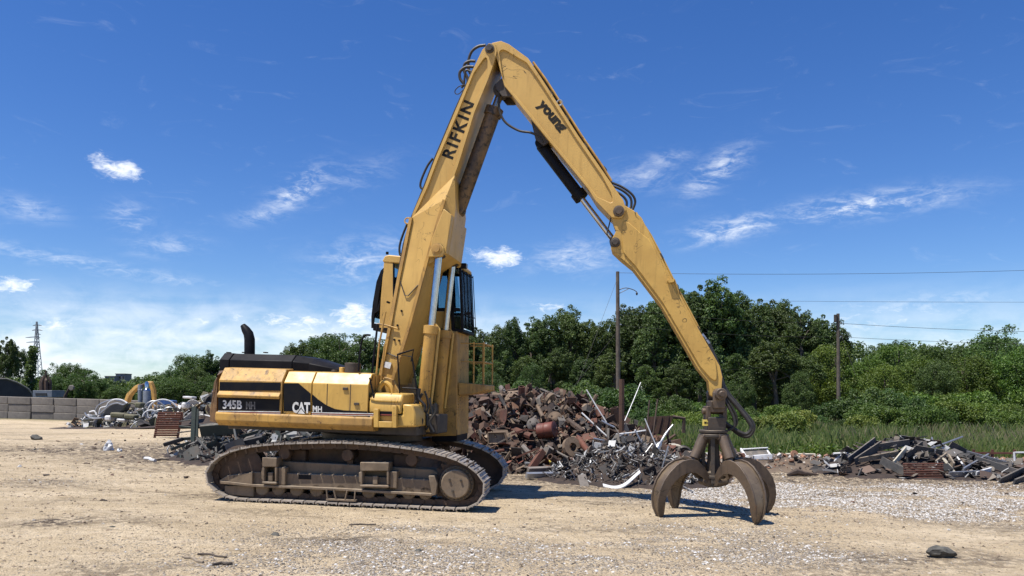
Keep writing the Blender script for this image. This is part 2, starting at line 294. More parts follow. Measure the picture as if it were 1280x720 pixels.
# ------------------------------------------------------------------ mesh helpers
class MB:
    def __init__(s): s.v = []; s.f = []
    def add(s, vs, fs):
        o = len(s.v); s.v += [tuple(v) for v in vs]; s.f += [tuple(i + o for i in f) for f in fs]; return s
    def hexa(s, b4, t4):
        return s.add(list(b4) + list(t4), [(3, 2, 1, 0), (4, 5, 6, 7), (0, 1, 5, 4), (1, 2, 6, 5), (2, 3, 7, 6), (3, 0, 4, 7)])
    def box(s, c, d, M=None):
        c = Vector(c); x, y, z = d[0] / 2, d[1] / 2, d[2] / 2
        vs = [Vector(p) for p in ((-x, -y, -z), (x, -y, -z), (x, y, -z), (-x, y, -z), (-x, -y, z), (x, -y, z), (x, y, z), (-x, y, z))]
        if M is not None: vs = [M @ p for p in vs]
        vs = [p + c for p in vs]
        return s.hexa(vs[:4], vs[4:])
    def prism(s, poly, y0, y1):
        """poly of (x, z), extruded along y"""
        n = len(poly); ar = sum(poly[i][0] * poly[(i + 1) % n][1] - poly[(i + 1) % n][0] * poly[i][1] for i in range(n))
        if ar < 0: poly = poly[::-1]
        vs = [(p[0], y0, p[1]) for p in poly] + [(p[0], y1, p[1]) for p in poly]
        fs = [tuple(range(n)), tuple(range(2 * n - 1, n - 1, -1))] + [(i + n, (i + 1) % n + n, (i + 1) % n, i) for i in range(n)]
        return s.add(vs, fs)
    def prism_x(s, poly, x0, x1):
        """poly of (y, z), extruded along x"""
        n = len(poly); ar = sum(poly[i][0] * poly[(i + 1) % n][1] - poly[(i + 1) % n][0] * poly[i][1] for i in range(n))
        if ar < 0: poly = poly[::-1]
        vs = [(x0, p[0], p[1]) for p in poly] + [(x1, p[0], p[1]) for p in poly]
        fs = [tuple(range(n - 1, -1, -1)), tuple(range(n, 2 * n))] + [(i, (i + 1) % n, (i + 1) % n + n, i + n) for i in range(n)]
        return s.add(vs, fs)
    def recessed(s, outer, inner, y0, y1, dep):
        """box boom section: flanges proud of a side plate that lies dep deeper, on both sides; outer and inner pair up point by point"""
        n = len(outer); ar = sum(outer[i][0] * outer[(i + 1) % n][1] - outer[(i + 1) % n][0] * outer[i][1] for i in range(n))
        if ar < 0: outer = outer[::-1]; inner = inner[::-1]
        V = []
        for (pl, y) in ((outer, y0), (inner, y0), (inner, y0 + dep), (outer, y1), (inner, y1), (inner, y1 - dep)): V += [(p[0], y, p[1]) for p in pl]
        fs = []
        for i in range(n):
            j = (i + 1) % n
            fs += [(i, j, n + j, n + i), (n + i, n + j, 2 * n + j, 2 * n + i), (3 * n + j, 3 * n + i, 4 * n + i, 4 * n + j),
                   (4 * n + j, 4 * n + i, 5 * n + i, 5 * n + j), (j, i, 3 * n + i, 3 * n + j)]
        fs += [tuple(range(2 * n, 3 * n)), tuple(range(6 * n - 1, 5 * n - 1, -1))]
        return s.add(V, fs)
    def cyl(s, p0, p1, r0, r1=None, n=16, cap=True):
        p0 = Vector(p0); p1 = Vector(p1); r1 = r0 if r1 is None else r1
        q = (p1 - p0).to_track_quat('Z', 'Y'); vs = []
        for p, r in ((p0, r0), (p1, r1)):
            vs += [p + q @ Vector((r * math.cos(2 * math.pi * i / n), r * math.sin(2 * math.pi * i / n), 0)) for i in range(n)]
        fs = [(i, (i + 1) % n, (i + 1) % n + n, i + n) for i in range(n)]
        if cap: fs += [tuple(range(n - 1, -1, -1)), tuple(range(n, 2 * n))]
        return s.add(vs, fs)
    def lathe(s, p0, axis, prof, n=24, cap=True):
        """prof of (distance along axis, radius)"""
        p0 = Vector(p0); q = Vector(axis).to_track_quat('Z', 'Y'); vs = []; m = len(prof)
        for d, r in prof: vs += [p0 + q @ Vector((r * math.cos(2 * math.pi * i / n), r * math.sin(2 * math.pi * i / n), d)) for i in range(n)]
        fs = [(k * n + i, k * n + (i + 1) % n, (k + 1) * n + (i + 1) % n, (k + 1) * n + i) for k in range(m - 1) for i in range(n)]
        if cap: fs += [tuple(range(n - 1, -1, -1)), tuple(range((m - 1) * n, m * n))]
        return s.add(vs, fs)
    def tube(s, pts, r, n=8, closed=False):
        pts = [Vector(p) for p in pts]; m = len(pts); vs = []; nrm = None
        for i, p in enumerate(pts):
            a = pts[(i - 1) % m] if (closed or i > 0) else p; b = pts[(i + 1) % m] if (closed or i < m - 1) else p
            t = (b - a).normalized()
            if nrm is None: nrm = t.orthogonal().normalized()
            nrm = (nrm - t * nrm.dot(t)).normalized(); bi = t.cross(nrm); rr = r[i] if isinstance(r, (list, tuple)) else r
            vs += [p + (nrm * math.cos(2 * math.pi * k / n) + bi * math.sin(2 * math.pi * k / n)) * rr for k in range(n)]
        fs = [(i * n + k, i * n + (k + 1) % n, ((i + 1) % m) * n + (k + 1) % n, ((i + 1) % m) * n + k) for i in range(m if closed else m - 1) for k in range(n)]
        if not closed: fs += [tuple(range(n - 1, -1, -1)), tuple(range((m - 1) * n, m * n))]
        return s.add(vs, fs)
    def mesh(s, name, mat, smooth=35, tint=None):
        me = bpy.data.meshes.new(name); me.from_pydata(s.v, [], s.f); me.validate(); me.update()
        me.materials.append(MATS[mat])
        if smooth: me.shade_smooth(); me.set_sharp_from_angle(angle=R(smooth))
        return me
    def build(s, name, mat, parent=None, bevel=0, smooth=35, seg=2, rz=None, loc=None):
        o = bpy.data.objects.new(name, s.mesh(name, mat, smooth)); COL.objects.link(o)
        if bevel:
            b = o.modifiers.new('bevel', 'BEVEL'); b.width = bevel; b.segments = seg; b.limit_method = 'ANGLE'; b.angle_limit = R(40)
        if parent: o.parent = parent
        if rz is not None: o.rotation_euler.z = rz
        if loc is not None: o.location = loc
        return o
def spline(pts, per=6, closed=False):
    pts = [Vector(p) for p in pts]; m = len(pts); out = []
    rng = range(m if closed else m - 1)
    for i in rng:
        p0 = pts[(i - 1) % m] if (closed or i > 0) else pts[0] * 2 - pts[1]
        p1, p2 = pts[i], pts[(i + 1) % m]
        p3 = pts[(i + 2) % m] if (closed or i + 2 < m) else pts[-1] * 2 - pts[-2]
        for k in range(per):
            t = k / per
            out.append(.5 * ((2 * p1) + (p2 - p0) * t + (2 * p0 - 5 * p1 + 4 * p2 - p3) * t * t + (3 * p1 - p0 - 3 * p2 + p3) * t ** 3))
    if not closed: out.append(pts[-1])
    return out
def tag(o, label, cat, group=None, kind=None):
    if label: o['label'] = label
    if cat: o['category'] = cat
    if group: o['group'] = group
    if kind: o['kind'] = kind
    return o
def empty(name, loc=(0, 0, 0), rot=(0, 0, 0), label=None, cat=None, group=None):
    o = bpy.data.objects.new(name, None); COL.objects.link(o); o.location = loc; o.rotation_euler = rot; o.empty_display_size = .3
    return tag(o, label, cat, group)
def link_copy(me, name, loc, rot=(0, 0, 0), sc=(1, 1, 1), parent=None):
    o = bpy.data.objects.new(name, me); COL.objects.link(o); o.location = loc; o.rotation_euler = rot; o.scale = sc
    if parent: o.parent = parent
    return o
def copy_tree(o, parent=None):
    c = o.copy(); COL.objects.link(c); c.parent = parent
    for ch in o.children: copy_tree(ch, c)
    return c
def np_mesh(name, V, Fq, mat, k=4, tint=None, smooth=False):
    """mesh from numpy arrays, k corners per face"""
    me = bpy.data.meshes.new(name); nf = len(Fq)
    me.vertices.add(len(V)); me.vertices.foreach_set('co', np.asarray(V, np.float32).ravel())
    me.loops.add(nf * k); me.loops.foreach_set('vertex_index', np.asarray(Fq, np.int32).ravel())
    me.polygons.add(nf); me.polygons.foreach_set('loop_start', np.arange(0, nf * k, k, dtype=np.int32))
    if tint is not None:
        a = me.color_attributes.new('tint', 'FLOAT_COLOR', 'POINT'); t = np.ones((len(V), 4), np.float32); t[:, :3] = tint; a.data.foreach_set('color', t.ravel())
    me.materials.append(MATS[mat]); me.update(); me.validate()
    if smooth: me.shade_smooth()
    else: me.shade_flat()
    return me
# ------------------------------------------------------------------ ground
def blob(x, y, px, py, rx, ry):
    """soft patch centred where pixel px, py meets the ground, radii in metres"""
    c = on_ground(px, py); return np.exp(-(((x - c.x) / rx) ** 2 + ((y - c.y) / ry) ** 2))
def gravel_mask(x, y):
    g = blob(x, y, 1100, 622, 4.4, 2.5) * 1.3 + blob(x, y, 1260, 628, 4.2, 2.2) * 1.2 + blob(x, y, 980, 622, 2.2, 1.6) * .95 + blob(x, y, 900, 660, 1.6, .7) * .6
    g = g + blob(x, y, 560, 700, 2.6, .9) * .75 + blob(x, y, 400, 692, 1.5, .7) * .55 + blob(x, y, 760, 682, 2.2, .9) * .6 + blob(x, y, 950, 690, 1.6, .8) * .6 + blob(x, y, 520, 668, 2.2, .7) * .45
    g = g + blob(x, y, 30, 600, 1.6, .8) * .3 + blob(x, y, 330, 712, .9, .5) * .8
    g = g + sst(3, 0, np.abs(y - 44 - .1 * (x + 20))) * sst(-6, -14, x) * .7
    return np.clip(g * (1.7 * sst(.25, .75, fbm(x * .8, y * 1.7, 21, 5)) + .12), 0, 1.1)
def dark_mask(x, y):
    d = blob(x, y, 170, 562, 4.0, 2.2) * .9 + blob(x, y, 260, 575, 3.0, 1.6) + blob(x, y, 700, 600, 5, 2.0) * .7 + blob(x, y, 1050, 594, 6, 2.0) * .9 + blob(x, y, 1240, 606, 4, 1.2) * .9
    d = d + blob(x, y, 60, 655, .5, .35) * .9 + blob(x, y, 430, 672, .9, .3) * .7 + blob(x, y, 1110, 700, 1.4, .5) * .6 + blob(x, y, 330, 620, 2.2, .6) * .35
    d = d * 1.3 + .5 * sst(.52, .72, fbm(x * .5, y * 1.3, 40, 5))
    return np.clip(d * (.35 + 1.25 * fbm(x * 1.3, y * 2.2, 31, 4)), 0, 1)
def make_ground():
    def axis(segs): return np.unique(np.concatenate([np.arange(a, b, s) for a, b, s in segs]))
    xs = axis([(-900, -120, 60), (-120, -40, 4), (-40, -16, .6), (-16, 17, .10), (17, 40, .6), (40, 120, 4), (120, 901, 60)])
    ys = axis([(-60, 4, 4), (4, 7, .4), (7, 24, .08), (24, 34, .2), (34, 70, .8), (70, 160, 6), (160, 1600, 80)])
    X, Y = np.meshgrid(xs, ys); x = X.ravel(); y = Y.ravel(); z = gz(x, y)
    V = np.stack([x, y, z], 1); nx, ny = len(xs), len(ys)
    i = np.arange(nx - 1)[None, :] + nx * np.arange(ny - 1)[:, None]; i = i.ravel()
    Fq = np.stack([i, i + 1, i + nx + 1, i + nx], 1)
    # masks: r gravel, g dark soil, b grass cover
    gm = gravel_mask(x, y); dm = dark_mask(x, y)
    gr = np.clip(sst(23.5, 27, y - .12 * (x - 8)) * sst(2.5, 6, x) + sst(58, 64, y) + sst(30, 36, y) * sst(-4, 4, x), 0, 1)
    me = np_mesh('ground', V, Fq, 'earth', 4, np.stack([gm, dm, gr], 1), True)
    m, nt, b, o = _nt('yard_dirt'); K = nt.links.new
    a = nt.nodes.new('ShaderNodeVertexColor'); a.layer_name = 'tint'; sp = nt.nodes.new('ShaderNodeSeparateColor'); K(a.outputs[0], sp.inputs[0])
    v = _coord(nt); vl = _coord(nt, 'Object', (.5, 1.3, 1), (0, 0, .06))
    n1 = _noise(nt, vl, .9, 5, .65, .3); n2 = _noise(nt, v, 7, 5, .7); n3 = _noise(nt, v, 38, 3, .7); n4 = _noise(nt, vl, 3.2, 5, .7, .6)
    col = _mix(nt, _ramp(nt, n1, .36, .66), (.585, .462, .300), (.73, .592, .405))
    col = _mix(nt, _ramp(nt, n2, .42, .72), col, (.53, .41, .255))
    col = _mix(nt, _ramp(nt, n4, .54, .70), col, (.36, .277, .182))
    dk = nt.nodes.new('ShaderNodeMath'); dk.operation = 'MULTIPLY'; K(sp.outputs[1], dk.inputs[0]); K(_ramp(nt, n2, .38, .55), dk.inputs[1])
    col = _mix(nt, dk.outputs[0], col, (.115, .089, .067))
    # fine stones in the soil
    vo = nt.nodes.new('ShaderNodeTexVoronoi'); vo.inputs['Scale'].default_value = 34; K(v, vo.inputs['Vector'])
    ps = nt.nodes.new('ShaderNodeSeparateColor'); K(vo.outputs['Color'], ps.inputs[0])
    stc = nt.nodes.new('ShaderNodeValToRGB'); el = stc.color_ramp.elements
    el[0].color = (.16, .135, .11, 1); el[1].color = (.58, .52, .44, 1); e = el.new(.5); e.color = (.40, .34, .265, 1); K(ps.outputs[0], stc.inputs[0])
    def thr(s, fac):
        g_ = nt.nodes.new('ShaderNodeMath'); g_.operation = 'MULTIPLY_ADD'; K(sp.outputs[0], g_.inputs[0]); g_.inputs[1].default_value = s; g_.inputs[2].default_value = fac
        l = nt.nodes.new('ShaderNodeMath'); l.operation = 'LESS_THAN'; K(ps.outputs[1], l.inputs[0]); K(g_.outputs[0], l.inputs[1])
        q = nt.nodes.new('ShaderNodeMath'); q.operation = 'MULTIPLY'; K(l.outputs[0], q.inputs[0]); K(_ramp(nt, vo.outputs['Distance'], .62, .42), q.inputs[1]); return q.outputs[0]
    stones = thr(.95, .05)
    col = _mix(nt, stones, col, stc.outputs[0])
    col = _mix(nt, _ramp(nt, n3, .56, .70), col, _mix(nt, .4, col, (.10, .074, .05)))  # dark specks paint the small shadows of bumps into the soil colour
    n5 = _noise(nt, _coord(nt, 'Object', (1.0, 3.6, 1), (0, 0, -.1)), 11, 4, .75, .4)
    col = _mix(nt, _ramp(nt, n5, .56, .70), col, _mix(nt, .38, col, (.13, .095, .065)))  # stretched dark streaks, likewise painted shadows of small bumps
    gcol = _mix(nt, _ramp(nt, n2, .4, .65), (.085, .10, .035), (.13, .115, .06))
    col = _mix(nt, sp.outputs[2], col, gcol)
    K(col, b.inputs['Base Color']); b.inputs['Roughness'].default_value = .95; b.inputs['Specular IOR Level'].default_value = .15
    hm = nt.nodes.new('ShaderNodeMath'); hm.operation = 'MULTIPLY_ADD'; K(stones, hm.inputs[0]); hm.inputs[1].default_value = .55
    hh = nt.nodes.new('ShaderNodeMath'); hh.operation = 'ADD'; K(n2, hh.inputs[0]); K(n3, hh.inputs[1]); K(hh.outputs[0], hm.inputs[2])
    _bump(nt, b, hm.outputs[0], 1.0, .06)
    me.materials.clear(); me.materials.append(m)
    ob = bpy.data.objects.new('ground', me); COL.objects.link(ob); ob['kind'] = 'structure'
make_ground()
def loose_stones():
    """crushed stone lying on the dirt: faceted pebbles in one mesh"""
    # candidates follow the view of the yard, denser near
    n = 330000
    y = 6.5 + 19 * RNG.random(n) ** 1.35; x = (RNG.random(n) - .5) * 1.42 * y
    far = RNG.random(n) < .33; y[far] = 13.5 + 9.5 * RNG.random(far.sum()); x[far] = 3 + 13 * RNG.random(far.sum())
    p = np.clip(gravel_mask(x, y), 0, 1); keep = RNG.random(n) < (p ** 1.7 * .50 + .035) * np.where(y > 13, 1.25, .8)
    x, y = x[keep], y[keep]; n = len(x); z = gz(x, y)
    base = np.array([(1, 0, 0), (-1, 0, 0), (0, 1, 0), (0, -1, 0), (0, 0, 1), (0, 0, -.7), (.6, .6, .55), (-.6, .5, .5)], float)
    tri = np.array([(6, 0, 2), (6, 2, 4), (6, 4, 0), (7, 2, 1), (7, 1, 4), (7, 4, 2), (0, 4, 3), (3, 4, 1), (2, 0, 5), (0, 3, 5), (3, 1, 5), (1, 2, 5)])
    s = (.007 + .019 * RNG.random(n) ** 2.4) * (1 + .045 * (y - 7)); ang = RNG.random(n) * 6.283
    b = base[None] * (1 + .5 * (RNG.random((n, 8, 1)) - .5)) * np.stack([s, s * (.55 + .5 * RNG.random(n)), s * (.4 + .4 * RNG.random(n))], 1)[:, None, :]
    ca, sa = np.cos(ang)[:, None], np.sin(ang)[:, None]
    V = np.stack([b[:, :, 0] * ca - b[:, :, 1] * sa + x[:, None], b[:, :, 0] * sa + b[:, :, 1] * ca + y[:, None], b[:, :, 2] + (z + s * .02)[:, None]], 2).reshape(-1, 3)
    Fq = (tri[None] + 8 * np.arange(n)[:, None, None]).reshape(-1, 3)
    pal = np.array([(.52, .475, .41), (.44, .39, .32), (.36, .31, .25), (.30, .24, .175), (.48, .455, .43), (.22, .19, .16), (.60, .58, .55), (.57, .55, .52)])
    c = pal[RNG.integers(0, len(pal), n)] * (.8 + .35 * RNG.random((n, 1)))
    br = RNG.random(n) < np.clip(1.0 - p[keep] * 1.1, .12, 1); c[br] = np.array((.27, .205, .14)) * (.45 + .85 * RNG.random((br.sum(), 1))); c *= np.where(y < 12.5, .92, .88)[:, None]
    me = np_mesh('gravel', V, Fq, 'rust_stuff', 3, np.repeat(c, 8, 0))
    m, nt, b_, o = _nt('crushed_stone'); a = nt.nodes.new('ShaderNodeVertexColor'); a.layer_name = 'tint'
    nt.links.new(a.outputs[0], b_.inputs['Base Color']); b_.inputs['Roughness'].default_value = .9
    me.materials.clear(); me.materials.append(m)
    ob = bpy.data.objects.new('gravel', me); COL.objects.link(ob); tag(ob, 'loose crushed pale stone strewn over the dirt yard', 'gravel', None, 'stuff')
loose_stones()
# ------------------------------------------------------------------ the material handler
MC = Vector((-2.70, 14.74)); UCYAW, HSYAW, PITCH = R(-6.2), R(-10.0), R(1.75)
MZ = float(gbase(MC.x, MC.y)) + .02
MROOT = empty('material_handler', (MC.x, MC.y, MZ), (0, PITCH, UCYAW), 'large yellow tracked material handler with raised cab, tall bent boom and hanging claw grapple', 'excavator')
M_UC = Matrix.Translation((MC.x, MC.y, MZ)) @ Euler((0, PITCH, UCYAW)).to_matrix().to_4x4()
HZ = HSYAW - UCYAW
M_HS = M_UC @ Matrix.Rotation(HZ, 4, 'Z')
I_UC, I_HS = M_UC.inverted(), M_HS.inverted()
def loc3(px, py, yo, inv=None):
    inv = I_HS if inv is None else inv
    o = inv @ Vector((0, 0, CAMH)); d = inv.to_3x3() @ ray(px, py); t = (yo - o.y) / d.y
    return o + d * t
def H(px, py, yo): p = loc3(px, py, yo); return (p.x, p.z)
def HP(pts, yo): return [H(a, b, yo) for a, b in pts]
def H3(pts, yo): return [loc3(a, b, yo) for a, b in pts]
def U(px, py, yo): p = loc3(px, py, yo, I_UC); return (p.x, p.z)
def part(mb, name, mat, bevel=0, smooth=35, uc=False, parent=None, label=None):
    o = mb.build(name, mat, parent or MROOT, bevel, smooth, rz=None if (uc or parent) else HZ)
    if label: o['label'] = label
    return o
# ---- undercarriage
def undercarriage():
    top = [(256, 598), (259, 583), (276, 568), (306, 558.5), (346, 554), (390, 552.5), (432, 552.5), (490, 557), (540, 565), (573, 575), (594, 588), (606, 603), (604.5, 620), (592, 634)]
    P = [Vector((*U(a, b, -1.70), 0)) for a, b in top]
    xs, xi = P[-1].x - .28, P[0].x + .50
    pts = [Vector((p.x, p.y, 0)) for p in P] + [Vector((xs, .025, 0))] + [Vector((xs + (xi - xs) * k / 5, .02, 0)) for k in range(1, 6)] + [Vector((P[0].x + .13, .17, 0))]
    path = spline(pts, 14, True)
    L = [0]
    for i in range(len(path)): L.append(L[-1] + (path[(i + 1) % len(path)] - path[i]).length)
    tot = L[-1]; n = round(tot / .203); pitch = tot / n
    def pos(s):
        s %= tot; i = int(np.searchsorted(L, s, 'right')) - 1; i = min(i, len(path) - 1)
        t = (s - L[i]) / max(1e-6, L[i + 1] - L[i]); return path[i].lerp(path[(i + 1) % len(path)], t)
    # shoe: plate with three grousers; x along the chain, y across, z outwards
    sh = MB(); W = .66
    prof = [(q[0] * .93, q[1]) for q in [(-.098, -.030), (.090, -.030), (.098, -.018), (.098, -.004), (.092, .016), (.082, .016), (.074, -.004), (.010, -.006), (.006, .009), (-.006, .009), (-.010, -.006), (-.070, -.004), (-.076, .016), (-.088, .016), (-.092, -.006), (-.100, -.016)]]
    sh.prism(prof, -W / 2, W / 2); shoe = sh.mesh('track_shoe', 'shoe_worn', 30)
    for side in (-1, 1):
        yc = side * (1.70 - W / 2); ch = MB()
        spots = []
        for k in range(n):
            a = pos((k - .5) * pitch); b = pos((k + .5) * pitch); t = (b - a).normalized(); c = (a + b) / 2; nrm = Vector((t.y, -t.x, 0))
            # path runs over the top towards +x: outward is to the left of travel
            nrm = Vector((-t.y, t.x, 0)); spots.append((c, t, nrm))
            for dy in (-.115, .115):
                M = Matrix(((t.x, 0, nrm.x), (0, 1, 0), (t.y, 0, nrm.y)))
                q = c - nrm * .085
                ch.box((q.x, yc + dy, q.y), (pitch * .80, .045, .105), M)
                ch.cyl((q.x - t.x * pitch * .5, yc - .15, q.y - t.y * pitch * .5), (q.x - t.x * pitch * .5, yc + .15, q.y - t.y * pitch * .5), .043, n=8) if dy > 0 else None
        tr = part(ch, 'crawler_track', 'chain_dark', 0, 35, True)
        for (c, t, nrm) in spots:
            o = link_copy(shoe, 'track_shoe', (c.x, yc, c.y), (0, math.atan2(-t.y, t.x), 0), parent=tr)
        # side frame
        yo = -1.58; f = MB(); sg = side
        def Y(y): return -sg * y                       # mirrored for the far side (y given for the near one, negative outwards)
        def pr(mb, px, y0, y1): mb.prism([U(a, b, -1.55) for a, b in px], min(Y(y0), Y(y1)), max(Y(y0), Y(y1)))
        pr(f, [(288, 583), (300, 575), (318, 576), (420, 581), (538, 588), (545, 592), (545, 615), (430, 610), (300, 603), (284, 600)], -1.40, -1.05)
        pr(f, [(312, 590), (430, 594), (540, 600), (541, 618), (430, 611.5), (312, 605)], -1.53, -1.401)
        fr = part(f, 'track_frame', 'frame_dusty', .015, 35, True)
        m = MB(); pr(m, [(276, 600), (286, 594), (317, 590), (317, 606), (276, 603)], -1.60, -1.2); part(m, 'idler_guard', 'frame_dusty', .01, parent=fr)
        m = MB(); pr(m, [(281, 607), (317, 607), (317, 621), (287, 618.5), (281, 615)], -1.56, -1.25); part(m, 'lower_guard', 'frame_dusty', .01, parent=fr)
        m = MB(); pr(m, [(278, 604), (319, 608), (430, 613), (541, 619.5), (541, 616.5), (430, 610), (319, 605), (278, 600.5)], -1.63, -1.40); part(m, 'frame_lip', 'frame_dusty', .006, parent=fr)
        m = MB(); pr(m, [(537, 594), (544, 594), (548, 604), (546, 618), (541, 619)], -1.64, -1.40); part(m, 'sprocket_guard', 'frame_dusty', .01, parent=fr)
        # link brackets of the axle stubs (hollow frames)
        for (x0, x1, y0, y1, yt) in ((331, 349, 583, 605, 571), (452.5, 488, 588, 609, 577)):
            m = MB()
            pr(m, [(x0, yt), (x1, yt + .6), (x1, y0), (x0, y0)], -1.66, -1.40)
            pr(m, [(x0, y1 - 4), (x1, y1 - 3), (x1, y1), (x0, y1 - 1)], -1.665, -1.40)
            pr(m, [(x0, y0), (x0 + 2.6, y0), (x0 + 2.6, y1 - 4), (x0, y1 - 4)], -1.655, -1.40); pr(m, [(x1 - 2.6, y0), (x1, y0), (x1, y1 - 4), (x1 - 2.6, y1 - 4)], -1.655, -1.40)
            pr(m, [(x0 - 3, y0 + 2), (x0 - .2, y0 + 2), (x0 - .2, y1 - 6), (x0 - 3, y1 - 6)], -1.60, -1.40); pr(m, [(x1 + .2, y0 + 1), (x1 + 9, y0 + 1), (x1 + 9, y1 + 1), (x1 + .2, y1 + 1)], -1.60, -1.40)
            pr(m, [((x0 + x1) / 2 - 3, (y0 + y1) / 2 - 4), ((x0 + x1) / 2 + 3, (y0 + y1) / 2 - 4), ((x0 + x1) / 2 + 3, y1 - 4), ((x0 + x1) / 2 - 3, y1 - 4)], -1.62, -1.54)
            part(m, 'link_bracket', 'frame_dusty', .012, parent=fr)
        m = MB(); pr(m, [(372.5, 593.5), (388.5, 594), (388.5, 599.5), (372.5, 599)], -1.534, -1.50); part(m, 'frame_slot', 'black_paint', parent=fr)
        # step under the frame
        m = MB()
        for a, b, c_, d in ((408, 612, 409.5, 624), (417, 612, 420, 624), (434, 613, 431, 625.5), (444, 613.5, 443, 626)):
            p, q = U(a, b, -1.66), U(c_, d, -1.66); m.tube([(p[0], Y(-1.66), p[1]), (q[0], Y(-1.66), q[1])], .014, 6)
        p, q = U(408, 624.5, -1.66), U(445, 626, -1.66); m.box(((p[0] + q[0]) / 2, Y(-1.64), (p[1] + q[1]) / 2), (abs(q[0] - p[0]), .09, .025))
        part(m, 'step', 'frame_dusty', parent=fr)
        for px in (328, 348.5, 371, 396, 427, 461, 488, 511, 532):
            c = U(px, 611 + (px - 328) * .026, -1.5); m = MB(); m.lathe((c[0], Y(-1.53), c[1]), (0, sg * 1.0 if False else (1 if sg < 0 else -1), 0), [(0, .05), (0, .10), (.02, .118), (.10, .118), (.11, .095), (.4, .095)], 18)
            part(m, 'track_roller', 'frame_dusty', parent=fr)
        for px, py in ((355, 567), (434, 569), (514, 575)):
            c = U(px, py, -1.5); m = MB(); m.lathe((c[0], Y(-1.50), c[1]), (0, 1 if sg < 0 else -1, 0), [(0, .06), (0, .098), (.02, .108), (.08, .108), (.09, .085), (.42, .085)], 18)
            m.box((c[0], Y(-1.28), c[1] - .17), (.10, .10, .26)); part(m, 'carrier_roller', 'chain_dark', parent=fr)
        # idler and sprocket
        ci = (P[0].x + .53, .53); m = MB(); m.lathe((ci[0], Y(-1.50), ci[1]), (0, 1 if sg < 0 else -1, 0), [(0, .10), (0, .33), (.03, .41), (.08, .41), (.09, .36), (.22, .36), (.23, .41), (.28, .41), (.3, .2)], 32)
        part(m, 'idler_wheel', 'chain_dark', parent=fr)
        cs = U(569.5, 605, -1.6); m = MB(); nt_ = 22; V = []; 
        ring = []
        for k in range(nt_ * 4):
            a = 2 * math.pi * k / (nt_ * 4); r = .425 if k % 4 in (0, 1) else .365; ring.append((cs[0] + r * math.cos(a), cs[1] + r * math.sin(a)))
        m.prism(ring, min(Y(-1.42), Y(-1.34)), max(Y(-1.42), Y(-1.34)))
        sp = part(m, 'sprocket', 'chain_dark', uc=True, parent=fr)
        m = MB(); m.lathe((cs[0], Y(-1.64), cs[1]), (0, 1 if sg < 0 else -1, 0), [(0, .02), (0, .225), (.02, .245), (.10, .25), (.10, .29), (.13, .30), (.24, .30), (.25, .2)], 36)
        hb = part(m, 'drive_hub', 'frame_dusty', parent=fr)
        m = MB()
        for k in range(26):
            a = 2 * math.pi * k / 26; x, z = cs[0] + .272 * math.cos(a), cs[1] + .272 * math.sin(a)
            m.cyl((x, Y(-1.57), z), (x, Y(-1.53), z), .014, n=6)
        for a in (.6, 2.5, 4.4): x, z = cs[0] + .12 * math.cos(a), cs[1] + .12 * math.sin(a); m.cyl((x, Y(-1.665), z), (x, Y(-1.64), z), .02, n=6)
        part(m, 'bolt_ring', 'dark_steel', parent=fr)['kind'] = 'stuff'
    m = MB(); m.prism([(-1.25, .45), (1.2, .45), (.95, 1.05), (-1.0, 1.05)], -1.10, 1.10)
    for sx in (-1.05, .95): m.box((sx, 0, .72), (.42, 2.5, .34))
    part(m, 'car_body', 'chain_dark', .03, uc=True)
    m = MB(); m.lathe((0, 0, 1.0), (0, 0, 1), [(0, .95), (.16, .95), (.17, .85), (.40, .85)], 40); part(m, 'slewing_ring', 'dark_steel', uc=True)
undercarriage()
